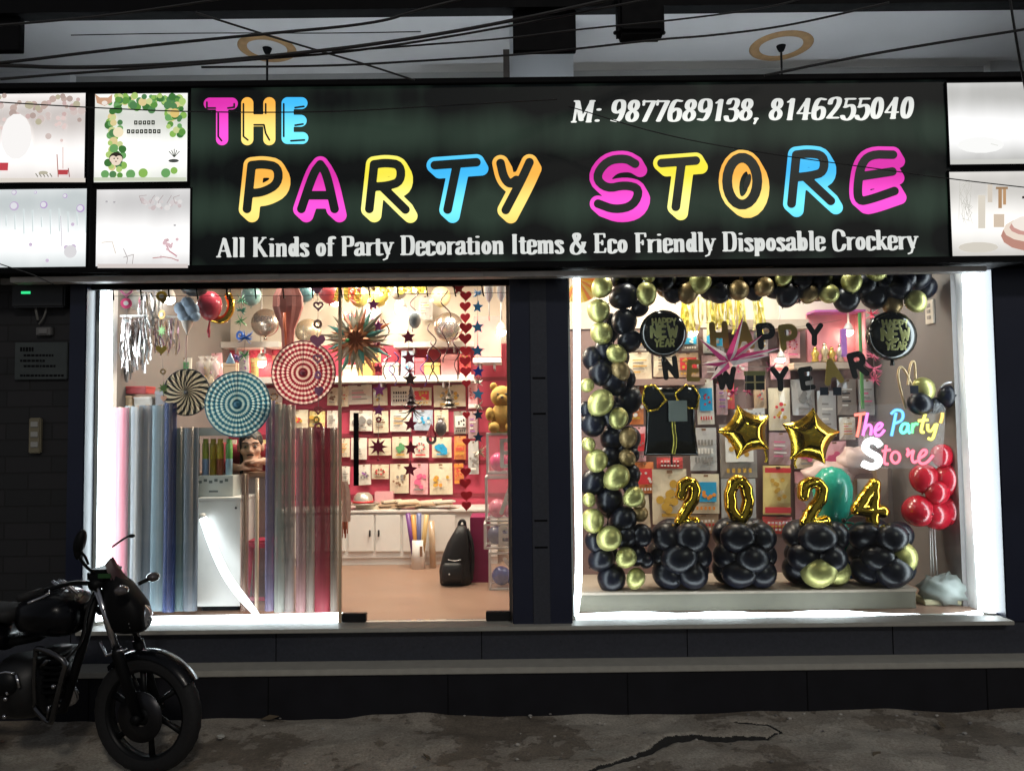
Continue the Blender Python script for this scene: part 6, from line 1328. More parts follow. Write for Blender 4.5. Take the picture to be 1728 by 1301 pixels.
pillow(p3, Yb, .035, .008).build('foil_body', blackf, t)
for s_x, pts in ((0, [(1088, 652), (1104, 650), (1116, 662), (1124, 676), (1110, 690), (1094, 694), (1084, 676)]), (1, [(1140, 664), (1158, 650), (1170, 652), (1180, 668), (1176, 690), (1160, 688), (1146, 684)])):
    pillow([at(x, y, Yb - .03) for x, y in pts], Yb - .03, .02, .005).build('foil_bow', blackf, t)
    b = MB(); b.tube([at(x, y, Yb - .04) for x, y in pts + pts[:1]], .007, 6); b.build('gold_edge', goldf, t)
b = MB(); b.tube(smooth3([at(1137, 690, Yb - .045), at(1136, 720, Yb - .05), at(1140, 745, Yb - .045), at(1136, 766, Yb - .045)], 2), [.012] * 13 if False else .014, 8); b.build('gold_ribbon', fm((.30, .27, .05), .25, .8), t)
b = MB(); p, q = at(1128, 676, Yb - .07), at(1160, 711, Yb - .07); b.box((p.x, Yb - .072, q.z), (q.x, Yb - .066, p.z), .002); tg = b.build('paper_tag', M('pale_tag', (.30, .36, .34), .5), t)
b = MB(); b.tube(smooth3([at(1134, 768, Yb), at(1133, 776, Yb), at(1134, 784, Yb)], 1), .008, 6); b.build('tail', M('maroon_tail', (.1, .02, .015), .4), t)
# NEW YEAR letter banners
def banner(label, word, Y, blk, wire):
    t = thing('letter_banner', label, 'letter banner', at(*wire[0], Y), 'letter banners in the display window')
    b = MB(); b.tube(smooth3([at(x, y, Y + .012) for x, y in wire], 2), .0016, 5); b.build('banner_string', mc((.2, .18, .16), .5), t)
    for ch, px, py, hp, rz, m in word:
        c = at(px, py, Y); hh = hp * .98 * sc(Y); U = Vector((math.cos(rz), 0, math.sin(rz))); V = Vector((-math.sin(rz), 0, math.cos(rz)))
        m2 = MB()
        if ch == 'hat':
            m2.sdf(lambda X, Z: np.maximum(np.abs(X) * 1.0 - (.50 - .42 * (Z / hh)) * hh * .75, np.abs(Z - .45 * hh) - .45 * hh), (-hh * .6, -.1 * hh, hh * .6, hh * 1.1), hh / 18, O=c, U=U, V=V, th=.004); o = m2.build('hat_card', m, t)
            m3 = MB(); m3.box(c + Vector((-hh * .28, -.006, hh * .86)), c + Vector((hh * .28, -.001, hh * .93))); m3.box(c + Vector((-hh * .15, -.006, hh * .9301)), c + Vector((hh * .15, -.001, hh * 1.15))); m3.build('hat_print', mc((.02, .02, .02), .4), o); continue
        if ch == 'gift':
            m2.box(c + Vector((-hh * .42, -.002, 0)), c + Vector((hh * .42, .002, hh * .62))); o = m2.build('gift_card', mc((.015, .02, .018), .35), t)
            m3 = MB(); m3.box(c + Vector((-.006, -.004, 0)), c + Vector((.006, -.0021, hh * .62))); m3.box(c + Vector((-hh * .42, -.0055, hh * .3)), c + Vector((hh * .42, -.0041, hh * .36))); m3.build('ribbon_print', mc((.5, .42, .2), .4), o)
            m3 = MB(); m3.box(c + Vector((-hh * .46, -.003, hh * .621)), c + Vector((hh * .46, .003, hh * .82))); m3.build('gift_lid', mc((.22, .22, .08), .4), t); continue
        glyph(m2, ch, c - U * (hh * .32), hh, hh * .14, .004, .95, U, V); m2.build('letter_card', m, t)
k_, g_ = mc((.016, .015, .014), .25), mc((.40, .28, .07), .3, metal=.3)
banner('black and gold letter banner reading happy, upper one in the window', [('H', 1216, 584, 38, .05, g_), ('A', 1256, 584, 38, 0, g_), ('P', 1296, 584, 36, .1, k_), ('P', 1334, 586, 36, .12, g_), ('Y', 1374, 580, 32, -.04, k_)], 4.99, None, [(1190, 545), (1250, 552), (1300, 556), (1350, 552), (1420, 540)])
banner('black letter banner reading new year below the upper banner', [('N', 1134, 636, 32, .1, k_), ('E', 1172, 640, 30, -.05, g_), ('W', 1222, 654, 32, 0, k_), ('gift', 1274, 658, 40, 0, k_), ('Y', 1317, 656, 34, .03, k_), ('E', 1366, 654, 32, .14, k_), ('A', 1408, 644, 36, .2, g_), ('R', 1454, 632, 36, .24, k_)], 5.01, None, [(1110, 604), (1200, 618), (1274, 620), (1360, 616), (1440, 596), (1490, 580)])
# magenta paper star
c = at(1230, 610, 4.93); t = thing('paper_star_lantern', 'magenta and white folded paper star with long spikes behind the banners', 'paper star', c); s_ = sc(4.93)
pk, pkw = M('magenta_paper', (.78, .03, .24), .45, var=.2), M('pink_white_paper', (.88, .74, .74), .45, var=.15)
m1, m2_ = MB(), MB(); tips = [(27, 80), (-50, 40), (-45, -4), (88, 22), (58, 44), (-34, -34), (72, 10)]
for k, (dx, dz) in enumerate(tips):
    d = Vector((dx, 0, dz)); L = d.length * s_; d.normalize(); n_ = Vector((-d.z, 0, d.x)); o = c + Vector((0, .01 * (k % 3) - .01, 0)); wq = 9 * s_; base = o + d * (6 * s_)
    apex = o + d * L; top = o + Vector((0, -.03, 0)) + d * (.18 * L)
    m1.add([o, base + n_ * wq, apex, top], [(0, 3, 1), (1, 3, 2), (0, 1, 2)], True); m2_.add([o, base - n_ * wq, apex, top], [(0, 1, 3), (1, 2, 3), (0, 2, 1)], True)
m1.build('spike_fringe', pk, t); m2_.build('spike_fringe', pkw, t)
b = MB(); b.tube([c, at(1250, 520, 5.15)], .0016, 5); b.build('hanging_string', dmetal, t)
garland('magenta tinsel drops under the paper star', [('tuft', 1302, 620, 10, (.5, .02, .2)), ('tuft', 1236, 662, 10, (.5, .02, .16)), ('tuft', 1262, 660, 9, (.45, .02, .14))], 5.14, 600, seed=31, cat='tinsel', name='tinsel_drop')
# ---------------- neon sign
Yn = 4.98
def n6(l): return [(1410 + x / 4.646, 640 + y / 4.646) for x, y in l]
ns = thing('neon_sign', 'glowing neon sign with coloured script on a clear board', 'neon sign', at(1510, 788, Yn))
b = MB(); bp = pillow([at(x, y, Yn + .03) for x, y in ((1428, 692), (1436, 684), (1590, 680), (1596, 690), (1590, 784), (1580, 790), (1436, 790), (1428, 780))], Yn + .03, .003, .02); bp.build('clear_board', M('clear_board', (.9, .9, .9), .25, alpha=.05, var=0), ns)
NEON = {'r': (1, .16, .10), 'm': (1, .16, .75), 'b': (.10, .5, 1), 'c': (.12, 1, .8), 'g': (.15, 1, .35), 'y': (1, .85, .12), 'o': (1, .62, .08), 'p': (1, .12, .22), 'w': (.95, .97, 1)}
tubes = [('T', 'r', [[(150, 280), (235, 268)], [(196, 276), (188, 360), (168, 452)]]), ('h', 'm', [[(250, 262), (232, 360), (214, 442)], [(222, 405), (250, 355), (284, 362), (276, 440)]]), ('e', 'm', [[(302, 408), (346, 388), (372, 352), (340, 340), (306, 392), (312, 440), (352, 440), (384, 396)]]),
         ('P', 'b', [[(474, 262), (458, 350), (438, 444)], [(436, 272), (470, 236), (530, 250), (528, 320), (462, 348)]]), ('a', 'c', [[(570, 352), (530, 345), (506, 395), (522, 424), (556, 410), (572, 352)], [(572, 352), (566, 400), (584, 424)]]), ('r', 'g', [[(606, 344), (598, 424)], [(604, 380), (622, 346), (646, 352)]]), ('t', 'y', [[(704, 270), (678, 360), (668, 416), (694, 414)], [(650, 326), (724, 318)]]), ('y', 'y', [[(722, 350), (722, 404), (752, 408), (784, 352)], [(796, 346), (778, 420), (758, 476), (726, 462)]]), ('tick', 'o', [[(838, 262), (836, 300), (822, 342)]]),
         ('t', 'p', [[(398, 516), (384, 600), (378, 660), (412, 664)], [(366, 562), (430, 552)]]), ('o', 'p', [ell(470, 612, 34, 44, n=14)]), ('r', 'p', [[(560, 542), (574, 560), (556, 610), (580, 580), (612, 556)], [(612, 556), (596, 620), (612, 656), (640, 640)]]), ('e', 'p', [[(648, 624), (706, 592), (716, 556), (680, 552), (648, 612), (660, 662), (712, 660), (766, 596)]])]
nm_ = {}
for ch, cc, ls in tubes:
    if cc not in nm_: nm_[cc] = E('neon_' + cc, tuple(min(1, v * .88 + .12) for v in NEON[cc]), 2.1, True)
    b = MB()
    for l in ls: b.tube(smooth3([at(x, y, Yn) for x, y in n6(l)], 2), .0085, 8)
    b.build('neon_letter', nm_[cc], ns, label='glowing tube letter ' + ch)
    # coloured tube jacket behind the core
    b = MB()
    for l in ls: b.tube(smooth3([at(x, y, Yn + .012) for x, y in n6(l)], 2), .012, 8)
    if 'j' + cc not in nm_: nm_['j' + cc] = E('neon_jacket_' + cc, tuple(v * .9 for v in NEON[cc]), .9, False)
    b.build('tube_jacket', nm_['j' + cc], ns)
    p = at(*n6([ls[0][len(ls[0]) // 2]])[0], Yn - .0)
b = MB(); b.tube(smooth3([at(x, y, Yn - .012) for x, y in n6([(350, 520), (320, 482), (250, 482), (226, 540), (270, 580), (340, 610), (338, 668), (280, 690), (214, 660)])], 2), .022, 10); b.build('neon_letter', E('neon_white', NEON['w'], 4, True), ns, label='broad white glowing letter S')
# bunny ears balloon trio
t = thing('balloon_trio', 'gold and black balloons with a twisted bunny ear balloon beside the round foil balloon', 'balloon bunch', at(1570, 700, 5.06))
put(1558, 656, 19, BG, 5.04, t, 'gold chrome balloon'); put(1552, 681, 19, BK, 5.0, t); put(1602, 668, 19, BK, 5.05, t); put(1577, 684, 14, BK, 5.1, t)
earm = M('champagne_modelling_balloon', (.62, .46, .26), .3, metal=.4)
for l in ([(1528, 690), (1515, 640), (1516, 622), (1522, 618), (1532, 634), (1540, 655)], [(1532, 650), (1534, 625), (1538, 610), (1544, 610), (1545, 640)]):
    b = MB(); b.tube(smooth3([at(x, y, 5.03) for x, y in l], 2), .008, 8); b.build('ear_balloon', earm, t)
b = MB(); b.tube(smooth3([at(1585, 655, 5.05), at(1596, 646, 5.0), at(1606, 645, 5.0)], 1), .006, 6); b.build('foil_tie', fm((.5, .5, .52)), t)
# red balloon stand
t = thing('balloon_stand', 'bunch of red balloons on a clear stick stand by the window edge', 'balloon stand', Vector((ax(1580, 950, 5.1), 5.12, zst)))
BR = ball_mesh(M('deep_red_latex', (.42, .010, .025), .22, coat=.4, alpha=.94, var=.06))
for px, py, r in ((1590, 768, 19), (1560, 806, 24), (1602, 808, 26), (1582, 830, 20), (1550, 862, 27), (1580, 868, 26), (1608, 862, 25)): 
    share('balloon', BR, t, at(px, py, 5.1 + rb.uniform(-.02, .04)), (r * sc(5.1),) * 3, (rb.uniform(-.3, .3) + (1.5 if py > 850 else 0), rb.uniform(-.5, .5), rb.uniform(0, 6)))
for dx in (-3, 0, 4): b = MB(); p = at(1572 + dx, 880, 5.12); b.tube([Vector((p.x + dx * .002, 5.12, zst + .01)), p], .004, 6); b.build('clear_stick', mc((.5, .48, .45), .2), t)
b = MB(); c = wl(t); b.lathe([(.001, .02), (.06, .016), (.07, .0), (.001, .0)], c, n=20); b.build('stand_base', white, t)
# teal balloon figure
t = thing('balloon_figure', 'tall teal balloon figure on a blue foot behind the golden digits', 'balloon figure', Vector((ax(1415, 990, 5.3), 5.3, zst)))
tealm = M('teal_latex', (.03, .44, .31), .25, coat=.3, var=.1); s_ = sc(5.3)
b = MB(); pr_ = [(.001, 0), (14, 4), (24, 20), (31, 46), (32, 66), (27, 84), (16, 96), (.001, 100)]; c = at(1407, 888, 5.3); b.lathe([(r * s_, z * s_) for r, z in pr_], c, n=22); b.build('head_balloon', tealm, t)
b = MB(); c = at(1420, 938, 5.3); b.lathe([(.001, 0), (15, 4), (19, 20), (17, 40), (10, 56), (.001, 60)] and [(.001, 0), (15 * s_, 4 * s_), (19 * s_, 20 * s_), (17 * s_, 40 * s_), (8 * s_, 54 * s_), (.001, 58 * s_)], c, n=20); b.build('body_balloon', tealm, t)
b = MB(); c = at(1428, 990, 5.3); b.lathe([(.001, -.002), (15 * s_, 0), (17 * s_, 20 * s_), (15 * s_, 52 * s_), (.001, 54 * s_)], Vector((c.x, c.y, max(c.z, zst + .003))), n=20); b.build('foot_balloon', M('blue_latex', (.02, .10, .36), .25, coat=.3), t)
b = MB(); b.ball(at(1424, 878, 5.2), .016, 10, 8); b.build('eye', mc((.02, .02, .02), .3), t)
for s__ in (-1, 1): b = MB(); b.tube(smooth3([at(1422, 882, 5.26), at(1432 + 6 * s__, 880 + 2 * s__, 5.22), at(1442, 876 + 10 * s__, 5.2)], 1), .008, 6); b.build('arm_balloon', tealm, t)
# shiny wrapped packs and white bag on the floor
t = thing('white_bag', 'crumpled pale plastic bag on a yellowish box at the window corner', 'plastic bag', Vector((ax(1600, 990, 5.06), 5.06, zst)))
b = MB(); r = random.Random(9); nu, nv = 22, 14; vs = []
c = at(1596, 996, 5.06); 
b.ball((0, 0, 0), 1, nu, nv); out = MB(); sx_, sz_ = 42 * sc(5.06), 27 * sc(5.06)
for v in b.v:
    n_ = 1 + .13 * math.sin(7 * v.x + 3 * v.z + 1) * math.sin(6 * v.z - 2 * v.y) + .08 * math.sin(15 * v.x - 9 * v.y) + .06 * r.uniform(-1, 1)
    out.v.append(c + Vector((v.x * sx_ * n_, v.y * .1 * n_, v.z * sz_ * n_)))
out.f = b.f; out.mi = b.mi; out.build('bag_film', M('pale_film', (.26, .29, .27), .35, var=.2, bump=.4, scale=18, alpha=.95), t)
b = MB(); p, q = at(1560, 1012, 5.0), at(1628, 1036, 5.0); b.box((p.x, 5.0, ZF + .003), (q.x, 5.2, p.z), .006); b.single('storage_box', M('yellowish_box', (.46, .42, .26), .5, var=.2), 'yellowish box under the crumpled plastic bag', 'box')
# side wall fittings
p = at(1580, 528, 5.35); X0 = XR - .06
t = thing('light_switch', 'white switch panel on the grey side wall', 'switch panel', (X0 - .01, 5.2, az(1580, 545, 5.2)))
yA, yB = 5.17, 5.27
b = MB(); b.box((X0 - .016, yA, az(1580, 546, 5.2)), (X0 - .001, yB, az(1580, 506, 5.2)), .003); b.build('plate', mc((.66, .60, .52), .4), t)
for k in range(3): b = MB(); z_ = az(1580, 515 + k * 10, 5.2); b.box((X0 - .022, yA + .03, z_ - .012), (X0 - .0161, yB - .03, z_ + .012), .002); b.build('rocker', mc((.3, .28, .26), .4), t)
# tall pale cabinet in the corner
t = thing('corner_locker', 'pale grey locker with a dark vent at the back corner', 'locker', (ax(1520, 900, 5.9), 5.9, ZF))
b = MB(); p, q = at(1498, 790, 5.86), at(1560, 990, 5.86); b.box((p.x, 5.86, ZF + .02), (q.x, YBR - .01, p.z), .004); b.build('locker_body', M('pale_locker', (.30, .26, .25), .45), t)
b = MB(); b.box((p.x + .01, 5.848, ZF + .05), (q.x - .01, 5.859, p.z - .01), .003); d = b.build('door', M('pale_locker_door', (.32, .28, .27), .45), t)
b = MB(); p, q = at(1521, 829, 5.84), at(1545, 839, 5.84); b.box((p.x, 5.842, q.z), (q.x, 5.8479, p.z)); b.build('vent_slot', mc((.03, .03, .05), .4), d)
# yellow foil fringe, pink garland, green strip
fringe(1150, 1284, 500, 568, 5.75, 60, [mc((.78, .66, .14), .4), mc((.85, .78, .36), .4), mc((.7, .58, .08), .35)], 'yellow paper fringe curtain under the black balloon arch', 4, 12, 'fringe_curtain', 'fringe curtain')
t = thing('paper_fan_corner', 'yellow and orange pleated paper fan at the window corner behind the garland', 'paper fan', at(985, 480, 5.3)); c = at(975, 470, 5.3)
for k, mt in enumerate((mc((.78, .5, .05), .5), mc((.75, .25, .08), .5), mc((.8, .66, .2), .5))):
    b = MB()
    for i in range(k, 18, 3):
        a = -2.2 + i * .16; d = Vector((math.cos(a), 0, math.sin(a))); n_ = Vector((-d.z, 0, d.x)); b.add([c + Vector((0, .01 * (i % 2), 0)), c + d * .17 - n_ * .014 + Vector((0, .012, 0)), c + d * .17 + n_ * .014 - Vector((0, .012, 0))], [(0, 1, 2)], True)
    b.build('pleat_fringe', mt, t)
garland('hot pink tissue garland hanging beside the green strip', [('tuft', 1472, 530, 12, (.8, .08, .16), mc((.8, .10, .18), .6)), ('tuft', 1474, 600, 12, (.8, .2, .3), mc((.82, .20, .32), .6)), ('tuft', 1475, 622, 14, (.8, .2, .3), mc((.82, .22, .36), .6)), ('tuft', 1476, 640, 12, (.8, .2, .3), mc((.80, .16, .28), .6))], 5.5, 512, seed=41, cat='tissue garland', name='tissue_garland')
b = MB(); p, q = at(1449, 528, 5.6), at(1459, 690, 5.6); b.box((p.x, 5.6, q.z), (q.x, 5.615, p.z)); b.single('green_strip', mc((.08, .26, .07), .5), 'green display strip behind the hot pink tissue garland', 'strip')
p = at(1553, 537, 5.5); b = MB(); b.lathe([(.022, -.02), (.016, 0), (.002, .045)], p, n=14); b.single('orange_bell', mc((.8, .28, .04), .4), 'small orange paper bell near the switch panel', 'bell')
# shelves and display box on the right back wall
shelf(1225, 540, 1365, 555, YBR - .2, .19, 'beige wall shelf behind the upper letter banner', M('beige_shelf', (.45, .36, .29), .5))
shelf(1100, 548, 1180, 558, YBR - .2, .19, 'small wall shelf behind the round black balloon near the garland', M('beige_shelf', (.45, .36, .29), .5))
shelf(1040, 640, 1190, 650, YBR - .16, .15, 'mauve wall shelf above the black foil pack', M('mauve_shelf', (.32, .22, .2), .5))
shelf(1340, 612, 1440, 622, YBR - .2, .19, 'shelf of gold trinkets above the word year', M('beige_shelf', (.45, .36, .29), .5))
t = thing('display_box', 'pink lit display box on the back wall beside the round black balloon', 'display box', at(1415, 600, YBR - .12)); pm1 = M('pink_display_box', (.72, .28, .32), .5)
b = MB(); p, q = at(1360, 530, YBR - .02), at(1446, 610, YBR - .02); b.box((p.x, YBR - .03, q.z), (q.x, YBR - .002, p.z)); b.build('back_panel', pm1, t)
b = MB(); b.box((p.x, YBR - .2, p.z - .01), (q.x, YBR - .031, p.z + .006)); b.build('box_roof', M('violet_roof', (.45, .12, .36), .4), t)
b = MB(); b.box((q.x - .012, YBR - .2, q.z), (q.x, YBR - .0305, p.z - .0105)); b.build('box_side', pm1, t)
for k, (px, py, col, lab) in enumerate(((1376, 598, (.7, .5, .12), 'golden trinket, first on the trinket shelf'), (1392, 594, (.75, .62, .4), 'cream trinket on the trinket shelf'), (1404, 598, (.65, .42, .1), 'bronze trinket in the middle of the trinket shelf'), (1418, 595, (.7, .6, .5), 'pearl trinket on the trinket shelf'))):
    c = at(px, 611, YBR - .12); t = thing('trinket', lab, 'trinket', c, 'small trinkets on the shelf'); hh = (611 - py) * sc(5.98) * 2
    b = MB(); b.lathe([(.001, 0), (.03, .002), (.02, hh * .3), (.034, hh * .55), (.012, hh * .8)], c, n=12); b.build('trinket_body', fm(col, .3, .6), t)
    b = MB(); b.ball(c + Vector((0, 0, hh * .86)), .016, 8, 6); b.build('trinket_top', fm(col, .2, .8), t)
b = MB(); box_px(b, 1420, 555, 1430, 602, YBR - .16, .03); b.single('violet_box', mc((.34, .14, .5), .4), 'slim violet box standing in the pink display box', 'box')
# packs on the right back wall
G2 = 'packs hanging in rows on the mauve wall'
R2 = [(1060, 595, 1100, 640, 'cream', ('gold', 'grey'), 'lines'), (1102, 590, 1140, 636, 'cream', ('grey', 'brown'), 'lines'), (1142, 596, 1180, 636, 'kraft', ('red', 'gold'), 'window'),
      (1058, 652, 1086, 716, 'orange', ('white', 'gold'), 'blob'), (1064, 720, 1090, 778, 'pink', ('red', 'grey'), 'window'), (1072, 780, 1104, 832, 'orange', ('red', 'white'), 'window'),
      (1176, 640, 1206, 716, 'white', ('blue', 'red'), 'window'), (1208, 648, 1228, 700, 'mauve', ('purple', 'grey'), 'lines'), (1108, 772, 1152, 790, 'red', ('white', 'black'), 'letters'),
      (1164, 722, 1210, 794, 'silver', ('grey', 'white'), 'letters'), (1214, 716, 1278, 806, 'grey', ('white', 'gold'), 'window'), (1296, 655, 1334, 726, 'cream', ('red', 'gold'), 'dots'),
      (1100, 792, 1160, 884, 'cream', ('gold', 'gold'), 'blob'), (1166, 800, 1214, 866, 'cream', ('blue', 'orange'), 'window'), (1286, 786, 1334, 868, 'yellow', ('red', 'gold'), 'band'),
      (1336, 640, 1376, 700, 'silver', ('grey', 'grey'), 'blob'), (1378, 660, 1412, 736, 'silver', ('grey', 'white'), 'lines'), (1412, 640, 1446, 700, 'grey', ('white', 'black'), 'lines'), (1240, 560, 1272, 600, 'pink', ('white', 'red'), 'blob'), (1150, 556, 1178, 592, 'grey', ('blue', 'white'), 'window'), (1272, 640, 1294, 690, 'kraft', ('grey', 'red'), 'dots'), (1322, 560, 1350, 604, 'pink', ('red', 'pink'), 'ring'), (1300, 596, 1334, 640, 'pink', ('white', 'red'), 'lines'), (1340, 742, 1380, 790, 'cream', ('pink', 'grey'), 'blob'), (1384, 745, 1430, 800, 'pink', ('pink', 'white'), 'blob'), (1216, 808, 1276, 880, 'silver', ('grey', 'grey'), 'window')]
where = ['beside the garland under the corner shelf', 'under the round black balloon', 'behind the letter N', 'between the garland and the black foil pack', 'at the lower edge of the black foil pack', 'next to the gold garland balloons', 'between the black foil pack and the star', 'behind the magenta star', 'just under the black foil pack', 'below the black foil pack', 'behind the golden star nearer the garland', 'between the two golden stars', 'behind the first golden digit', 'between the golden 2 and 0', 'between the golden 0 and second 2', 'above the star beside the neon', 'behind the star beside the neon', 'under the letter A of year', 'under the beige wall shelf', 'behind the letter E of new', 'beside the gift card of the banner', 'behind the upper letter P', 'behind the letter Y of year', 'above the teal balloon figure', 'under the neon sign', 'behind the golden digit 0']
for k, (x0, y0, x1, y1, card, ic, stl) in enumerate(R2):
    pack(x0, y0, x1, y1, YBR - .05 - .006 * (k % 5), card, ic, stl, '%s pack, %s print, %s' % (card, ic[0], where[k]), G2, 100 + k, random.Random(k).uniform(-.03, .03))
for px, lab in ((1391, 'small dark blue price card, first of two under the banner'), (1413, 'small dark blue price card, second of two under the banner'), (1543, 'small dark blue card beside the bunny ear balloon')):
    y_ = 660 if px < 1500 else 657; c = at(px, y_ + 7, 4.86); b = MB(); b.box(c + Vector((-.026, -.0015, 0)), c + Vector((.026, .0015, .05))); b.single('price_card', mc((.012, .02, .04), .4), lab, 'card', 'small dark blue cards')
# ================================================================== THE SHOPKEEPER
def surface_nets(fn, lo, hi, h):
    xs = [np.arange(lo[i], hi[i] + h, h) for i in range(3)]
    X, Y, Z = np.meshgrid(*xs, indexing='ij'); D = fn(X.astype(np.float32), Y.astype(np.float32), Z.astype(np.float32))
    nx, ny, nz = D.shape; S = D < 0
    acc = np.zeros((nx - 1, ny - 1, nz - 1, 3), np.float32); cnt = np.zeros((nx - 1, ny - 1, nz - 1), np.float32)
    def cr(a, b, pa, d):
        m = (a < 0) != (b < 0); t = np.where(m, a / np.where(np.abs(a - b) < 1e-12, 1e-12, a - b), 0); return m, t
    offs = [(i, j, k) for i in (0, 1) for j in (0, 1) for k in (0, 1)]
    sl = lambda o: D[o[0]:nx - 1 + o[0], o[1]:ny - 1 + o[1], o[2]:nz - 1 + o[2]]
    for o in offs:
        for ax_ in range(3):
            if o[ax_] == 0:
                q = list(o); q[ax_] = 1; m, t = cr(sl(o), sl(q), o, ax_)
                p = np.array(o, np.float32)
                for c in range(3): acc[..., c] += np.where(m, p[c] + (t if c == ax_ else 0), 0)
                cnt += m
    act = cnt > 0; idx = -np.ones(act.shape, int); idx[act] = np.arange(act.sum())
    base = np.argwhere(act).astype(np.float32); V = (base + acc[act] / cnt[act][:, None]) * h + np.array(lo, np.float32)
    F = []
    for ax_ in range(3):
        a = [slice(1, -1)] * 3; b_ = [slice(1, -1)] * 3; a[ax_] = slice(0, -1); b_[ax_] = slice(1, None)
        sa, sb = S[tuple(a)], S[tuple(b_)]; ch = np.argwhere(sa != sb); u, v = [(1, 2), (2, 0), (0, 1)][ax_]
        for i in ch:
            g = i.copy(); 
            for w_ in range(3):
                if w_ != ax_: g[w_] += 1
            q = []
            for du, dv in ((-1, -1), (0, -1), (0, 0), (-1, 0)):
                c = g.copy(); c[u] += du; c[v] += dv; q.append(int(idx[tuple(c)]))
            if min(q) < 0: continue
            F.append(tuple(q) if sa[tuple(i)] else tuple(q[::-1]))
    return V, F
def cap3(X, Y, Z, a, b, ra, rb_):
    a = np.array(a, np.float32); d = np.array(b, np.float32) - a; L = float(d @ d) + 1e-9
    t = np.clip(((X - a[0]) * d[0] + (Y - a[1]) * d[1] + (Z - a[2]) * d[2]) / L, 0, 1)
    return np.sqrt((X - a[0] - t * d[0]) ** 2 + (Y - a[1] - t * d[1]) ** 2 + (Z - a[2] - t * d[2]) ** 2) - (ra + (rb_ - ra) * t)
def ell3(X, Y, Z, c, r):
    k = np.sqrt(((X - c[0]) / r[0]) ** 2 + ((Y - c[1]) / r[1]) ** 2 + ((Z - c[2]) / r[2]) ** 2); return (k - 1) * min(r)
def smin(a, b, k=.02):
    h = np.clip(.5 + .5 * (b - a) / k, 0, 1); return b * (1 - h) + a * h - k * h * (1 - h)
def mesh_from(V, F, name, m, parent):
    b = MB(); b.v = [Vector(map(float, v)) for v in V]; b.f = F; b.mi = [0] * len(F); return b.build(name, m, parent)
hc = at(423, 756, 5.40); hx, hy, hz = hc
SEAT = ZF + .47
man = thing('person', 'man in a red shirt resting his chin on folded hands at the counter', 'person', (hx, hy, ZF), None, R(17))
skin = M('brown_skin', (.54, .33, .24), .65, var=.08, scale=30, spec=.25)
shirt = M('red_shirt', (.24, .012, .025), .8, var=.2, scale=30)
hairm = M('dark_hair', (.012, .009, .008), .5, var=.3, scale=60)
zt_ = zk + .002
def f_head(X, Y, Z):
    d = ell3(X, Y, Z, (hx, hy + .015, hz + .035), (.076, .092, .088))
    d = smin(d, ell3(X, Y, Z, (hx, hy - .01, hz - .035), (.058, .07, .075)), .03)
    d = smin(d, ell3(X, Y, Z, (hx, hy - .035, hz - .085), (.032, .035, .026)), .03)          # chin
    d = smin(d, cap3(X, Y, Z, (hx, hy - .078, hz + .02), (hx, hy - .100, hz - .022), .008, .013), .014)   # nose
    for s in (-1, 1):
        d = smin(d, ell3(X, Y, Z, (hx + s * .014, hy - .09, hz - .026), (.010, .010, .008)), .01)
        d = smin(d, cap3(X, Y, Z, (hx + s * .014, hy - .076, hz + .034), (hx + s * .048, hy - .062, hz + .034), .008, .007), .015)
        d = -smin(-d, ell3(X, Y, Z, (hx + s * .031, hy - .088, hz + .012), (.017, .016, .011)), .012)
        d = smin(d, ell3(X, Y, Z, (hx + s * .05, hy - .052, hz - .022), (.018, .018, .016)), .02)
        e = ell3(X, Y, Z, (hx + s * .08, hy + .018, hz + .005), (.012, .024, .034)); d = smin(d, e, .01)
    d = smin(d, cap3(X, Y, Z, (hx - .018, hy - .078, hz - .052), (hx + .018, hy - .078, hz - .052), .007, .007), .008)
    d = smin(d, cap3(X, Y, Z, (hx - .013, hy - .075, hz - .064), (hx + .013, hy - .075, hz - .064), .008, .008), .008)
    return d
sh = {s: (hx + s * .185, hy + .16, hz - .03) for s in (-1, 1)}
elb = {-1: (hx - .20, hy + .06, zt_ + .048), 1: (hx + .20, hy + .05, zt_ + .048)}
wr = {-1: (hx - .075, hy - .055, zt_ + .034), 1: (hx + .085, hy - .075, zt_ + .078)}
def hand(X, Y, Z, w_, dirx, lift):
    """palm down, five bent fingers; dirx: which way the fingers point"""
    px, py, pz = w_; kx = px + dirx * .075
    d = ell3(X, Y, Z, (px + dirx * .045, py - .005, pz + .002), (.05, .042, .017))
    for i, (off, L, r) in enumerate(((-.034, .068, .0085), (-.012, .078, .009), (.010, .072, .0088), (.030, .058, .0078))):
        a = (kx, py + off, pz + .002); m = (kx + dirx * L * .55, py + off * 1.1, pz + .003); t = (kx + dirx * L, py + off * 1.12, pz - .018 - lift)
        d = smin(d, np.minimum(cap3(X, Y, Z, a, m, r * 1.1, r), cap3(X, Y, Z, m, t, r, r * .82)), .006)
    th0 = (px + dirx * .02, py - .035, pz - .002); th1 = (px + dirx * .05, py - .062, pz - .004); th2 = (px + dirx * .078, py - .068, pz - .008)
    d = smin(d, np.minimum(cap3(X, Y, Z, th0, th1, .013, .0105), cap3(X, Y, Z, th1, th2, .0105, .0085)), .012)
    return d
pelvis = (hx, 5.86, SEAT + .10)
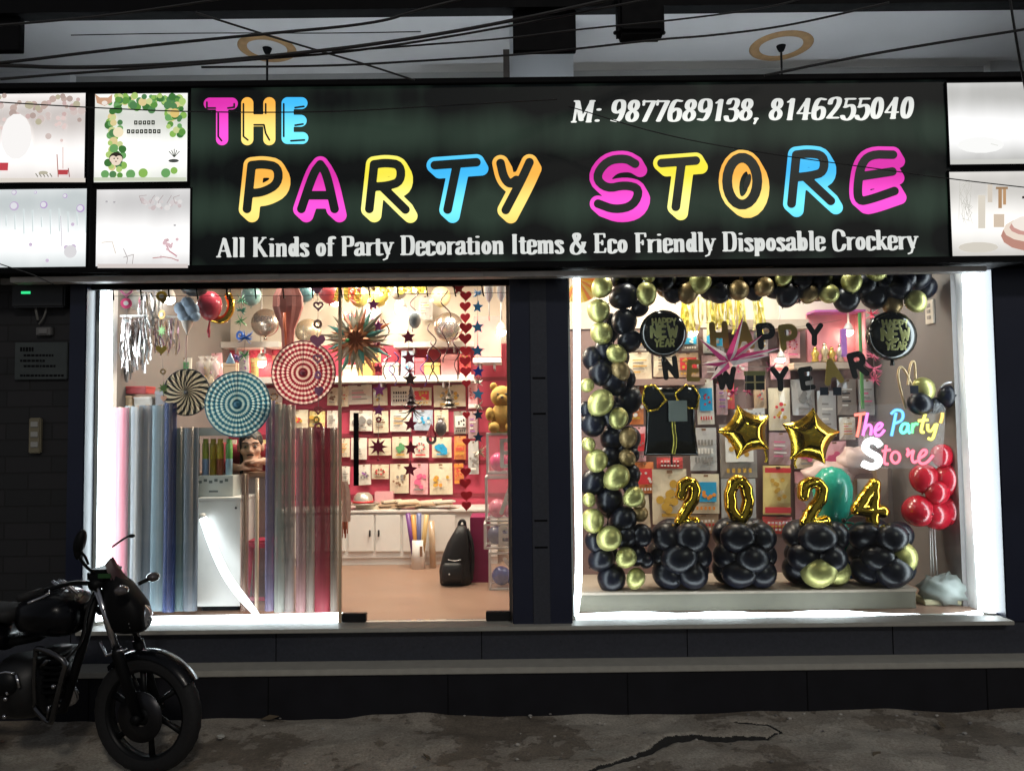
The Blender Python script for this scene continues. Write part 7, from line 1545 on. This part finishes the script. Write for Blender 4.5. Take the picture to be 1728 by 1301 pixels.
def f_body(X, Y, Z):
    d = f_head(X, Y, Z)
    d = smin(d, cap3(X, Y, Z, (hx, hy + .03, hz - .05), (hx, hy + .14, hz - .12), .052, .06), .03)
    d = smin(d, ell3(X, Y, Z, (hx, hy + .22, hz - .24), (.165, .105, .20)), .06)
    d = smin(d, cap3(X, Y, Z, (hx, hy + .25, hz - .35), pelvis, .135, .14), .06)
    for s in (-1, 1):
        d = smin(d, cap3(X, Y, Z, (hx + s * .06, hy + .16, hz - .05), sh[s], .06, .058), .04)
        d = smin(d, cap3(X, Y, Z, sh[s], elb[s], .05, .038), .03)
        d = smin(d, cap3(X, Y, Z, elb[s], wr[s], .037, .025), .02)
        kn = (hx + s * .12, 5.50 + .10, SEAT + .05); an = (hx + s * .12, 5.74, ZF + .09)
        d = smin(d, cap3(X, Y, Z, (hx + s * .09, 5.86, SEAT + .075), kn, .08, .058), .04)
        d = smin(d, cap3(X, Y, Z, kn, an, .055, .036), .03)
        d = smin(d, cap3(X, Y, Z, an, (an[0], an[1] - .13, ZF + .042), .038, .03), .02)
        d = smin(d, hand(X, Y, Z, wr[s], -s, .018 if s == 1 else .0), .012)
    return d
V, F = surface_nets(f_body, (hx - .32, hy - .17, ZF - .01), (hx + .32, 6.06, hz + .16), .0095)
mesh_from(V, F, 'body', skin, man)
def f_shirt(X, Y, Z):
    d = smin(ell3(X, Y, Z, (hx, hy + .22, hz - .24), (.165, .105, .20)), cap3(X, Y, Z, (hx, hy + .25, hz - .35), pelvis, .135, .14), .06)
    for s in (-1, 1):
        d = smin(d, cap3(X, Y, Z, (hx + s * .06, hy + .16, hz - .05), sh[s], .06, .058), .04)
        m = tuple(elb[s][i] * .5 + wr[s][i] * .5 for i in range(3)); d = smin(d, cap3(X, Y, Z, sh[s], elb[s], .05, .039), .03); d = smin(d, cap3(X, Y, Z, elb[s], m, .038, .032), .02)
    d = d - .009
    return np.maximum(d, -(cap3(X, Y, Z, (hx, hy - .02, hz - .06), (hx, hy + .12, hz - .10), .06, .066)))
V, F = surface_nets(f_shirt, (hx - .3, hy - .13, SEAT - .08), (hx + .3, 6.06, hz + .04), .011); mesh_from(V, F, 'shirt', shirt, man)
def f_trous(X, Y, Z):
    d = ell3(X, Y, Z, (pelvis[0], pelvis[1], SEAT + .06), (.17, .15, .12))
    for s in (-1, 1):
        kn = (hx + s * .12, 5.60, SEAT + .05); an = (hx + s * .12, 5.74, ZF + .12)
        d = smin(d, cap3(X, Y, Z, (hx + s * .09, 5.86, SEAT + .075), kn, .08, .058), .04); d = smin(d, cap3(X, Y, Z, kn, an, .057, .044), .03)
    return d - .008
V, F = surface_nets(f_trous, (hx - .3, 5.45, ZF + .02), (hx + .3, 6.1, SEAT + .24), .014); mesh_from(V, F, 'trousers', mc((.02, .022, .03), .8), man)
def f_hair(X, Y, Z):
    d = ell3(X, Y, Z, (hx, hy + .022, hz + .045), (.082, .095, .092))
    front = (Y - (hy - .015 + .0)) * -1.0; line = hz + .072 + .05 * np.abs(X - hx)
    cut = np.maximum(front, line - Z) if False else None
    face = np.minimum(np.maximum(hy + .012 - Y, 0) * 10, 1)
    low = (line - Z) * face + (hz - .02 - Z) * (1 - face)
    return np.maximum(d + .0015 * np.sin(X * 160) * np.sin(Z * 120 + Y * 90), low)
V, F = surface_nets(f_hair, (hx - .1, hy - .1, hz - .06), (hx + .1, hy + .14, hz + .16), .006); mesh_from(V, F, 'hair', hairm, man)
for s in (-1, 1):
    b = MB(); b.ball((hx + s * .031, hy - .0665, hz + .011), .0125, 12, 8); e_ = b.build('eye', mc((.25, .22, .2), .4), man)
    b = MB(); b.ball((hx + s * .031, hy - .0765, hz + .011), (.006, .004, .006), 10, 6); b.build('iris', mc((.02, .012, .01), .2), e_)
    b = MB(); b.tube(smooth3([Vector((hx + s * .014, hy - .084, hz + .036)), Vector((hx + s * .034, hy - .078, hz + .042)), Vector((hx + s * .054, hy - .062, hz + .036))], 2), [.004] * 9 if False else .0042, 6); b.build('eyebrow', hairm, man)
b = MB(); b.tube(smooth3([Vector((hx - .022, hy - .083, hz - .047)), Vector((hx, hy - .09, hz - .043)), Vector((hx + .022, hy - .083, hz - .047))], 2), .0045, 6); b.build('moustache_hair', hairm, man)
t = thing('stool', 'dark round stool behind the counter under the man', 'stool', (hx, 5.86, ZF))
b = MB(); b.lathe([(.001, SEAT - ZF - .01), (.15, SEAT - ZF - .01), (.16, SEAT - ZF - .03), (.14, SEAT - ZF - .05), (.001, SEAT - ZF - .05)], (hx, 5.88, ZF), n=24); b.build('seat', blackp, t)
for k in range(4): a = .8 + k * math.pi / 2; b = MB(); b.tube([Vector((hx + .1 * math.cos(a), 5.88 + .1 * math.sin(a), SEAT - .05)), Vector((hx + .14 * math.cos(a), 5.88 + .14 * math.sin(a), ZF + .002))], .012, 8); b.build('leg', dmetal, t)
# ================================================================== MOTORCYCLE
Ym = 3.82
def q(x, y, dy=0): p = at(x / 3.089, 880 + y / 3.089, Ym); p.y += dy; return p      # coordinates read from the enlarged photo
Rw = .286; wc = q(770, 975); wc.z = Rw
mt = thing('motorcycle', 'black motorcycle parked at the kerb with its front wheel before the shop', 'motorcycle', (wc.x - .65, Ym, 0))
paint = M('black_bike_paint', (.002, .0022, .0035), .25, coat=.05, var=.2, spec=.2)
rub = M('tyre_rubber', (.004, .004, .0045), .75, var=.3, scale=40, bump=.2)
alloy = M('black_alloy', (.004, .0045, .005), .42, metal=.1, spec=.2)
chrome = M('dull_chrome', (.45, .45, .47), .2, metal=1)
plast = M('black_bike_plastic', (.0028, .003, .0034), .5, var=.2, spec=.15)
steer = R(-12)
def wheel(c, yaw, front):
    A = Vector((math.sin(yaw), -math.cos(yaw), 0)); D = Vector((math.cos(yaw), math.sin(yaw), 0)); nm = 'wheel'
    b = MB(); r0 = Rw - .05
    prof = [(Rw - .072, -.030), (Rw - .045, -.036), (Rw - .015, -.031), (Rw - .002, -.018), (Rw, 0), (Rw - .002, .018), (Rw - .015, .031), (Rw - .045, .036), (Rw - .072, .030)]
    n = 64; vs = []
    for k in range(n):
        a = 2 * math.pi * k / n; rd = D * math.cos(a) + Vector((0, 0, 1)) * math.sin(a)
        for j, (rr, w_) in enumerate(prof): vs.append(c + rd * (rr - (.004 if j in (3, 5) and k % 2 else 0)) + A * w_)
    m = len(prof); b.add(vs, [(k * m + j, k * m + j + 1, ((k + 1) % n) * m + j + 1, ((k + 1) % n) * m + j) for k in range(n) for j in range(m - 1)])
    hubp = MB(); hubp.lathe([(.001, -.05), (.04, -.05), (.05, -.03), (.05, .03), (.04, .05), (.001, .05)], c, A, 20); wh = hubp.build('wheel', alloy, mt)
    b.build('tyre', rub, wh)
    b = MB(); ri = Rw - .07; pr2 = [(ri + .004, -.03), (ri - .012, -.028), (ri - .018, 0), (ri - .012, .028), (ri + .004, .03)]; vs = []
    for k in range(n):
        a = 2 * math.pi * k / n; rd = D * math.cos(a) + Vector((0, 0, 1)) * math.sin(a)
        for rr, w_ in pr2: vs.append(c + rd * rr + A * w_)
    b.add(vs, [(k * 5 + j, ((k + 1) % n) * 5 + j, ((k + 1) % n) * 5 + j + 1, k * 5 + j + 1) for k in range(n) for j in range(4)]); b.build('rim', alloy, wh)
    b = MB()
    for k in range(6):
        a = -.36 + k * math.pi / 3; rd = D * math.cos(a) + Vector((0, 0, 1)) * math.sin(a); tg = D * -math.sin(a) + Vector((0, 0, 1)) * math.cos(a)
        b.tube([c + rd * .04 + tg * .008, c + rd * .12 + tg * .002, c + rd * (ri - .008) - tg * .006], [.018, .013, .016], 8)
    b.build('alloy_spoke', alloy, wh)
    b = MB(); b.lathe([(.045, .052), (.12, .052), (.12, .056), (.045, .056)] if front else [(.03, .05), (.07, .05), (.07, .06), (.03, .06)], c, A, 36); b.build('brake_disc', chrome if not front else dmetal, wh)
    return A, D
A, D = wheel(wc, steer, True)
wcr = Vector((wc.x - 1.24, Ym, Rw)); wheel(wcr, 0, False)
# front mudguard
b = MB(); n = 22; vs = []
for k in range(n):
    a = R(34 + 98 * k / (n - 1)); rd = D * math.cos(a) + Vector((0, 0, 1)) * math.sin(a)
    for w_, dr in ((-.05, -.012), (-.038, .012), (0, .02), (.038, .012), (.05, -.012)): vs.append(wc + rd * (Rw + dr) + A * w_)
b.add(vs, [(k * 5 + j, k * 5 + j + 1, (k + 1) * 5 + j + 1, (k + 1) * 5 + j) for k in range(n - 1) for j in range(4)]); b.build('front_mudguard', paint, mt)
# fork legs
top = q(560, 300); top.y = Ym
for s in (-1, 1):
    o = A * (.075 * s); axl = wc + A * (.07 * s); tp = Vector((top.x, top.y, top.z)) + Vector((0, -.075 * s, 0)) if False else top + A * (.08 * s)
    mid = axl + (tp - axl) * .48
    b = MB(); b.tube([tp, mid], .017, 12); b.build('fork_tube', chrome, mt)
    b = MB(); b.tube([mid + (tp - mid) * .06, mid, axl], [.026, .027, .024], 12); b.tube([axl - A * (.02 * s), axl + A * (.03 * s)], .022, 10); b.build('fork_slider', plast, mt)
b = MB(); b.tube([top + A * -.1 + Vector((0, 0, -.01)), top + A * .1 + Vector((0, 0, -.01))], .026, 10); b.tube([top + A * -.09 + Vector((.03, 0, -.13)), top + A * .09 + Vector((.03, 0, -.13))], .024, 10); b.build('fork_clamp', plast, mt)
# bracket between fork and mudguard
b = MB(); b.tube([q(572, 600, -.09), q(604, 668, -.09), q(660, 645, -.09), q(705, 640, -.085)], .007, 8); b.build('guard_bracket', chrome, mt)
# head lamp and cowl
def blob(rows, yc, name, m):
    """closed body lofted from (x, ztop, zbottom, half width) rows given in enlarged photo pixels"""
    b = MB(); n = 16; vs = []
    for x, y0, y1, hw in rows:
        p0, p1 = q(x, y0), q(x, y1); cz, hz_ = (p0.z + p1.z) / 2, abs(p0.z - p1.z) / 2
        for k in range(n):
            a = 2 * math.pi * k / n; e = lambda v: math.copysign(abs(v) ** .8, v); vs.append(Vector((p0.x, yc + hw * e(math.sin(a)), cz + hz_ * e(math.cos(a)))))
    m_ = len(rows); fs = [(i * n + k, (i + 1) * n + k, (i + 1) * n + (k + 1) % n, i * n + (k + 1) % n) for i in range(m_ - 1) for k in range(n)] + [tuple(range(n)), tuple((m_ - 1) * n + k for k in range(n))[::-1]]
    b.add(vs, fs); return b.build(name, m, mt)
Yh = Ym - .03
cowl = blob([(565, 300, 420, .03), (600, 262, 540, .06), (640, 262, 572, .075), (690, 300, 575, .08), (735, 360, 570, .08), (768, 405, 560, .07), (782, 445, 540, .05)], Yh, 'headlamp_cowl', plast)
b = MB(); b.add([], []) 
lp = q(772, 492); b.lathe([(.001, .022), (.04, .018), (.064, .004), (.07, -.012)], Vector((lp.x - .012, Yh - .02, lp.z)), Vector((.86, -.5, -.05)), 24); b.build('headlight', M('lamp_glass', (.55, .58, .62), .06, metal=.7, coat=1, var=.05), mt)
vs = []
b = MB(); 
for x, y, hw in ((606, 178, .015), (632, 222, .035), (664, 266, .05), (702, 318, .06), (740, 378, .05)):
    for k in range(5): p = q(x, y); vs.append(Vector((p.x - .012 * abs(k - 2), Yh + hw * (k - 2) / 2, p.z - .006 * (k - 2) ** 2)))
vs2 = [v - Vector((.008, 0, .008)) for v in vs]; nv = len(vs)
fs = [(i * 5 + k, i * 5 + k + 1, (i + 1) * 5 + k + 1, (i + 1) * 5 + k) for i in range(4) for k in range(4)]
b.add(vs + vs2, fs + [tuple(nv + i for i in f[::-1]) for f in fs]); b.build('visor', M('maroon_visor', (.035, .006, .006), .35, coat=.2), mt)
for s in (-1, 1):
    p = q(735, 315); c_ = Vector((p.x, Yh + s * .16 - .0, p.z)); b = MB(); b.ball(c_, (.032, .035, .024), 14, 10); ind = b.build('indicator', M('smoked_lens', (.06, .05, .05), .1, coat=1), mt)
    b = MB(); b.tube([Vector((p.x - .04, Yh + s * .09, p.z - .02)), c_], .01, 8); b.build('indicator_stalk', plast, ind)
# instrument, handlebar, grips, mirrors, levers
b = MB(); p = q(545, 285); b.box((p.x - .05, Ym - .08, p.z - .02), (p.x + .05, Ym + .08, p.z + .045), .015); b.build('instrument_cluster', plast, mt)
b = MB(); p = q(590, 265); b.box((p.x - .03, Ym - .085, p.z - .012), (p.x + .03, Ym - .078, p.z + .01), .002); b.build('green_sticker', mc((.012, .06, .012), .5), mt)
hb = q(520, 330)
for s in (-1, 1):
    e0 = hb + Vector((-.02, s * .06, .02)); e1 = hb + Vector((-.03, s * .18, .05)); e2 = hb + Vector((-.10, s * .30, .035)); e3 = hb + Vector((-.16, s * .38, .02))
    b = MB(); b.tube(smooth3([e0, e1, e2], 2), .011, 8); b.build('handlebar', plast, mt)
    b = MB(); b.tube([e2, e3], .017, 10); b.build('grip', rub, mt)
    b = MB(); b.tube(smooth3([e2 + Vector((.03, 0, 0)), e2 + Vector((.045, s * .03, -.01)), e3 + Vector((.045, 0, -.02))], 1), .006, 6); b.build('lever', chrome, mt)
# mirror standing over the led strip and the far mirror stalk
b = MB(); b.tube(smooth3([q(545, 275, -.05), q(520, 215, -.12), q(497, 160, -.14)], 2), .0075, 8); b.tube(smooth3([q(530, 200, -.12), q(523, 160, -.13), q(505, 132, -.14)], 2), .006, 8); b.build('mirror_stalk', plast, mt)
b = MB(); c_ = q(500, 84, -.14); b.ball(c_, (.026, .03, .062), 16, 10, rot=Matrix.Rotation(R(14), 3, 'Y')); b.ball(q(490, 128, -.14), (.018, .02, .042), 12, 8); b.build('mirror', plast, mt)
b = MB(); b.tube(smooth3([q(528, 150, .1), q(560, 122, .12), q(590, 100, .14), q(612, 94, .14)], 2), .005, 6); b.ball(q(612, 96, .14), (.018, .012, .01), 10, 6); b.build('mirror_stalk', plast, mt)
# front hoses
for l in ([q(530, 300, .03), q(500, 420, .05), q(520, 560, .06), q(600, 700, .07), q(690, 880, .06)], [q(540, 300, -.04), q(480, 460, -.06), q(470, 600, -.05), q(380, 700, -.05)]): b = MB(); b.tube(smooth3(l, 2), .006, 6); b.build('cable', rub, mt)
# tank, seat, side panels, frame, engine
blob([(110, 420, 560, .05), (150, 395, 570, .10), (200, 368, 580, .14), (280, 350, 585, .16), (350, 348, 585, .165), (400, 365, 580, .15), (435, 400, 560, .12), (450, 430, 520, .08)], Ym, 'fuel_tank', paint)
blob([(-700, 330, 400, .08), (-620, 345, 430, .12), (-400, 380, 450, .13), (-200, 420, 480, .13), (0, 430, 500, .12), (90, 425, 520, .10), (130, 430, 500, .07)], Ym, 'seat', rub)
blob([(-780, 340, 420, .05), (-600, 380, 520, .11), (-350, 450, 600, .12), (-100, 490, 640, .12), (60, 520, 660, .10)], Ym, 'side_panel', paint)
b = MB(); tl = q(-780, 390); b.box((tl.x - .03, Ym - .06, tl.z - .03), (tl.x + .01, Ym + .06, tl.z + .03), .01); b.build('tail_lamp', mc((.2, .01, .01), .3), mt)
b = MB()
for k, (x, y) in enumerate(((285, 305), (318, 300), (300, 312), (340, 318))): b.tube([q(x, y, -.02), q(x + 45, y + 38, -.02)], .008, 8)
b.tube(smooth3([q(360, 295, -.06), q(385, 310, -.06), q(440, 365, -.05)], 1), .009, 8); b.build('tank_bar_frame', chrome, mt)
b = MB(); b.tube([q(500, 380), q(440, 620), q(330, 980), q(100, 1000)], .022, 10); b.tube([q(490, 420), q(200, 600), q(0, 640), q(-350, 560)], .022, 10); b.build('frame', plast, mt)
blob([(20, 720, 1000, .07), (60, 690, 1010, .13), (140, 680, 1010, .15), (220, 690, 1005, .14), (270, 720, 990, .09)], Ym, 'engine', M('engine_casting', (.005, .005, .0055), .5, metal=.2, var=.4, scale=20))
cy_ = MB()
for k in range(7):
    p = q(300 + k * 2, 860 - k * 32); cy_.box((p.x - .07, Ym - .085, p.z - .006), (p.x + .055, Ym + .085, p.z + .006), .004)
cy_.tube([q(300, 900), q(312, 650)], .055, 14); cy_.build('cylinder_fin_vent', plast, mt)
b = MB(); p = q(130, 790, -.15); b.lathe([(.001, -.02), (.05, -.018), (.06, 0)], p, (0, 1, 0), 20); b.build('engine_cover', alloy, mt)
b = MB(); b.tube(smooth3([q(65, 760, -.16), q(80, 790, -.165), q(95, 800, -.16)], 1), .01, 8); b.tube([q(188, 745, -.15), q(208, 808, -.155)], .008, 8); b.tube(smooth3([q(80, 760, -.15), q(130, 725, -.16), q(180, 740, -.15)], 1), .007, 6); b.build('gear_lever', chrome, mt)
b = MB()
for x, y in ((152, 832), (142, 862), (136, 950), (380, 800), (415, 805)): b.ball(q(x, y, -.16), .011, 8, 6)
b.build('engine_bolt', chrome, mt)
# crash bar
b = MB(); b.tube(smooth3([q(300, 640, -.17), q(320, 590, -.20), q(430, 615, -.23), q(488, 660, -.23), q(470, 720, -.23), q(440, 820, -.22), q(400, 950, -.20), q(385, 972, -.19), q(330, 945, -.17), q(278, 915, -.14)], 2), .0125, 10)
b.tube(smooth3([q(298, 620, -.17), q(282, 760, -.16), q(276, 915, -.14)], 1), .011, 8); b.tube([q(345, 690, -.2), q(390, 648, -.22)], .009, 8); b.tube([q(372, 955, -.19), q(384, 880, -.2)], .008, 8); b.build('crash_bar', M('dark_chrome', (.10, .10, .105), .25, metal=1), mt)
b = MB(); b.tube(smooth3([q(300, 880, .1), q(330, 980, .13), q(200, 1010, .14), q(-200, 1000, .16)], 2), .02, 10); b.tube([q(-200, 1000, .16), q(-800, 930, .18)], [.035, .045], 12); b.build('exhaust', chrome, mt)
b = MB(); b.tube([q(5, 1065, -.12), q(62, 1205, -.19)], .012, 8); p = q(70, 1205, -.19); b.box((p.x - .045, p.y - .03, .001), (p.x + .035, p.y + .03, .014), .004); b.tube([q(62, 1200, -.19), Vector((p.x - .01, p.y, .01))], .012, 8); b.build('side_stand', plast, mt)
b = MB(); b.tube([q(-20, 1010, -.16), q(60, 1000, -.26)], .014, 8); b.build('foot_peg', rub, mt)
b = MB(); b.tube([wcr + Vector((0, -.09, 0)), q(-40, 940, -.08)], .022, 8); b.tube([wcr + Vector((0, .09, 0)), q(-40, 940, .08)], .022, 8); b.build('swing_arm', plast, mt)
for s in (-1, 1): b = MB(); b.tube([wcr + Vector((.03, s * .11, .03)), q(-330, 520, s * .11)], .02, 10); b.build('shock_absorber', chrome, mt)
b = MB(); vs = []
for k in range(14):
    a = R(30 + 125 * k / 13); rd = Vector((math.cos(a), 0, math.sin(a)))
    for w_ in (-.06, 0, .06): vs.append(wcr + rd * (Rw + .05 + (.012 if w_ == 0 else 0)) + Vector((0, w_, 0)))
b.add(vs, [(k * 3 + j, k * 3 + j + 1, (k + 1) * 3 + j + 1, (k + 1) * 3 + j) for k in range(13) for j in range(2)]); b.build('rear_mudguard', plast, mt)
# ================================================================== LITTER ON THE GROUND
def litter(px, py, s, col, label, seed):
    gx, gy = gpt(px, py); r = random.Random(seed); b = MB(); b.ball((0, 0, 0), 1, 10, 7); out = MB()
    for v in b.v: n_ = r.uniform(.55, 1.15); out.v.append(Vector((gx + v.x * s * n_, gy + v.y * s * .7 * n_, .012 + s * .45 + v.z * s * .5 * n_)))
    out.f = b.f; out.mi = b.mi; out.flat = set(range(len(b.f))); out.single('crumpled_paper', mc(col, .7), label, 'litter')
litter(372, 1249, .022, (.42, .42, .38), 'crumpled white paper scrap lying behind the front wheel', 3)
r = random.Random(77); pm_ = [mc((.30, .29, .27), .8), mc((.16, .15, .14), .85), mc((.42, .40, .36), .8)]
for k in range(90):
    px, py = r.uniform(340, 1720), 1206 + 94 * r.random() ** 1.4; s = r.choice((.003, .004, .005, .006, .008)) * r.uniform(.8, 1.3)
    gx, gy = gpt(px, py); b = MB(); b.ball((gx, gy, s * .5 + .004), (s * 1.4, s, s * .8), 6, 4); b.flat = set(range(len(b.f))); b.single('pebble', pm_[k % 3], 'tiny pebble lying on the cracked concrete', 'pebble', 'tiny pebbles on the concrete')
for k, (px, py, L, a, lab) in enumerate(((455, 1216, .05, .3, 'dry leaf scrap near the step behind the front wheel'), (1590, 1228, .045, 1.2, 'dry leaf scrap near the far end of the step'), (720, 1282, .04, 2.2, 'dry leaf scrap on the open concrete before the door'), (1480, 1280, .05, .8, 'dry leaf scrap beyond the end of the crack'))):
    gx, gy = gpt(px, py); d = Vector((math.cos(a), math.sin(a), 0)); n_ = Vector((-d.y, d.x, 0)); c = Vector((gx, gy, .016)); b = MB(); q_ = [c - d * L, c + n_ * L * .4 + Vector((0, 0, .012)), c + d * L + Vector((0, 0, .006)), c - n_ * L * .4]
    b.add(q_ + [p - Vector((0, 0, .003)) for p in q_], [(0, 3, 2, 1), (4, 5, 6, 7)] + [(i, (i + 1) % 4, 4 + (i + 1) % 4, 4 + i) for i in range(4)], True); b.single('dry_leaf', mc((.10, .075, .045), .8), lab, 'leaf')
# ================================================================== MORE STOCK
G3 = 'packs squeezed in above and beside the rows'
ex = [(592, 588, 606, 612, 6.9, 'pink', ('pink', 'white'), 'blob', 'leaning under the starburst tips'), (628, 590, 642, 612, 6.9, 'yellow', ('gold', 'red'), 'letters', 'leaning behind the purple stars'), (776, 590, 796, 636, 6.88, 'red', ('white', 'gold'), 'band', 'leaning behind the lower red hearts'),
      (676, 592, 698, 636, 6.9, 'blue', ('blue', 'white'), 'dots', 'leaning behind the maroon stars'), (536, 600, 556, 636, 6.9, 'cream', ('red', 'grey'), 'ring', 'leaning between the red rosette and the starburst'), (404, 592, 420, 636, 6.88, 'silver', ('purple', 'grey'), 'dots', 'leaning above the blue rosette near its string'),
      (424, 604, 436, 636, 6.88, 'yellow', ('red', 'gold'), 'lines', 'leaning left of the lamp under the short shelf'), (576, 528, 596, 576, 6.96, 'white', ('gold', 'grey'), 'window', 'hung on the cream wall behind the starburst'), (612, 520, 640, 576, 6.96, 'pink', ('purple', 'white'), 'ring', 'hung on the cream wall beside the second lamp'),
      (706, 500, 730, 540, 6.98, 'silver', ('grey', 'gold'), 'lines', 'hung on the cream wall above the upper shelf'), (790, 640, 806, 690, 7.0, 'pink', ('white', 'red'), 'band', 'hung below the niche between hearts and blue stars'), (790, 694, 806, 740, 7.0, 'mauve', ('purple', 'white'), 'lines', 'hung low between hearts and blue stars'),
      (790, 744, 808, 800, 7.0, 'silver', ('grey', 'white'), 'blob', 'hung lowest between hearts and blue stars'), (300, 604, 322, 640, 6.1, 'white', ('green', 'grey'), 'window', 'standing behind the black spiral fan'), (338, 610, 360, 646, 6.3, 'cream', ('gold', 'red'), 'dots', 'standing behind the spiral and blue fans'), (360, 596, 376, 640, 6.4, 'pink', ('white', 'red'), 'ring', 'standing above the overlap of the two fans'),
      (384, 742, 398, 790, 6.3, 'cream', ('gold', 'orange'), 'lines', 'hung beside the head of the man on the can side'), (440, 742, 449, 786, 6.3, 'yellow', ('orange', 'gold'), 'dots', 'hung beside the head of the man on the violet roll side')]
for k, (x0, y0, x1, y1, Y, cd_, ic, st, wh) in enumerate(ex): pack(x0, y0, x1, y1, Y, cd_, ic, st, '%s pack, %s print, %s' % (cd_, ic[0], wh), G3, 300 + k, random.Random(k).uniform(-.06, .06))
# small shelf with boxes at the edge of the left bay
shelf(196, 686, 300, 692, 5.16, .2, 'small shelf behind the tops of the pink and grey rolls')
boxrow([(204, 652, 246, 664, (.40, .05, .05), 'flat brick red box lying on the small shelf behind the rolls'), (200, 668, 222, 685, (.66, .48, .3), 'ochre box on the small shelf behind the rolls'), (226, 670, 256, 685, (.6, .55, .5), 'white box on the small shelf behind the rolls'), (262, 660, 286, 685, (.3, .28, .3), 'grey box on the small shelf behind the fruit garland')], 5.18, .14)
G4 = 'pearl balloons floating under the shop ceiling'
for k, (px, py, r, Y, col, lab) in enumerate(((232, 508, 15, 5.2, (.62, .60, .54), 'cream pearl balloon behind the silver fringe'), (424, 498, 17, 5.9, (.16, .30, .30), 'grey green balloon above the silver birthday balloon'), (515, 494, 15, 5.9, (.14, .30, .33), 'teal balloon behind the top lilac heart'), (556, 492, 19, 6.0, (.62, .10, .12), 'red balloon behind the glass joint'), (640, 500, 16, 6.4, (.68, .52, .10), 'golden yellow balloon left of the second lamp'), (672, 490, 15, 6.4, (.40, .38, .34), 'grey pearl balloon beside the yellow bunting'), (606, 500, 17, 6.1, (.72, .60, .16), 'yellow balloon above the starburst'), (744, 500, 17, 6.5, (.66, .56, .3), 'champagne balloon above the silver foil balloon'), (592, 540, 12, 6.3, (.5, .05, .06), 'small red balloon hidden behind the starburst tips'))):
    loose_balloon(px, py, r, Y, M('pearl_latex', col, .3, coat=.3, var=.05), lab, 0, G4)
# sweets and trinkets in cellophane on the long shelf
for k, (px, lab) in enumerate(((340, 'clear party cone bag behind the black spiral fan'), (352, 'second clear party cone bag, nearer the blue fan'), (362, 'third clear party cone bag, touching the pink pack'))):
    c = at(px, 640, 6.0); r = random.Random(k); t = thing('sweet_bag', lab, 'sweet bag', c, 'clear cone bags behind the fans')
    b = MB(); b.lathe([(.002, 0), (.03, .04), (.042, .13), (.012, .15), (.03, .18)], c, n=12); b.build('film', M('cellophane', (.8, .76, .72), .1, alpha=.45, var=.1), t)
    b = MB()
    for i in range(7): b.ball(c + Vector((r.uniform(-.02, .02), r.uniform(-.02, .02), .04 + .012 * i)), .014, 8, 6)
    b.build('sweet_dot', mc(r.choice(((.7, .2, .2), (.75, .6, .2), (.7, .4, .5))), .4), t)
# extra stock on the mauve wall
ex2 = [(1186, 556, 1222, 596, 'silver', ('blue', 'grey'), 'window', 'behind the first letter of the upper banner'), (1226, 600, 1262, 640, 'pink', ('white', 'pink'), 'dots', 'just under the magenta star'), (1184, 600, 1222, 638, 'mauve', ('white', 'grey'), 'lines', 'behind the lower spikes of the magenta star'), (1060, 560, 1094, 592, 'white', ('gold', 'grey'), 'ring', 'beside the first round black balloon'),
       (1448, 640, 1476, 700, 'silver', ('grey', 'pink'), 'lines', 'above the neon sign near the green strip'), (1448, 712, 1490, 790, 'mauve', ('white', 'grey'), 'letters', 'seen through the neon board'), (1436, 792, 1490, 872, 'kraft', ('white', 'brown'), 'window', 'behind the last golden digit'), (1296, 730, 1334, 784, 'mauve', ('pink', 'white'), 'lines', 'between the lower tips of the golden stars'),
       (1064, 836, 1098, 890, 'cream', ('brown', 'gold'), 'dots', 'beside the lowest garland balloons'), (1340, 796, 1384, 876, 'pink', ('white', 'grey'), 'blob', 'between the golden 2 and the teal figure'), (1416, 704, 1444, 742, 'white', ('gold', 'red'), 'lines', 'right behind the word the of the neon'), (1270, 560, 1296, 600, 'silver', ('white', 'gold'), 'ring', 'under the beige shelf behind the letters'), (1212, 640, 1240, 690, 'red', ('white', 'gold'), 'dots', 'above the tip of the first golden star'), (1162, 868, 1214, 900, 'kraft', ('white', 'red'), 'letters', 'low between the first two digits'), (1286, 872, 1336, 900, 'red', ('white', 'gold'), 'letters', 'low between the golden 0 and second 2'), (1240, 690, 1292, 716, 'silver', ('grey', 'blue'), 'letters', 'behind the upper half of the first golden star'), (1084, 720, 1110, 768, 'cream', ('pink', 'red'), 'lines', 'half hidden by the black foil pack')]
for k, (x0, y0, x1, y1, cd_, ic, st, wh) in enumerate(ex2): pack(x0, y0, x1, y1, YBR - .045 - .004 * (k % 4), cd_, ic, st, '%s pack, %s print, %s' % (cd_, ic[0], wh), G2, 400 + k, random.Random(k + 7).uniform(-.05, .05))
# clear wrapped packs stacked behind the teal figure
for k, (px, py, rx, rz, lab) in enumerate(((1400, 800, 44, 22, 'pale pink wrapped bundle behind the teal balloon figure'), (1444, 778, 30, 24, 'pale pink wrapped bundle behind the neon letter S'))):
    c = at(px, py, 5.75); b = MB(); b.ball((0, 0, 0), 1, 18, 12); o = MB(); s_ = sc(5.75)
    for v in b.v: n_ = 1 + .1 * math.sin(6 * v.x + 4 * v.z + k) + .08 * math.sin(9 * v.z - 5 * v.y); o.v.append(c + Vector((v.x * rx * s_ * n_, v.y * .1 * n_, v.z * rz * s_ * n_)))
    o.f = b.f; o.mi = b.mi; t = thing('wrapped_bundle', lab, 'bundle', c - Vector((0, 0, rz * s_)), 'pale wrapped bundles'); o.build('wrapping', M('pale_pink_film', (.66, .48, .44), .3, var=.15, bump=.5, scale=14), t)
    b = MB(); b.box(c + Vector((-rx * s_ * .8, -.04, -rz * s_ - .02)), c + Vector((rx * s_ * .8, .3, -rz * s_ * .86))); b.build('carrier_shelf', M('mauve_shelf', (.32, .22, .2), .5), t)
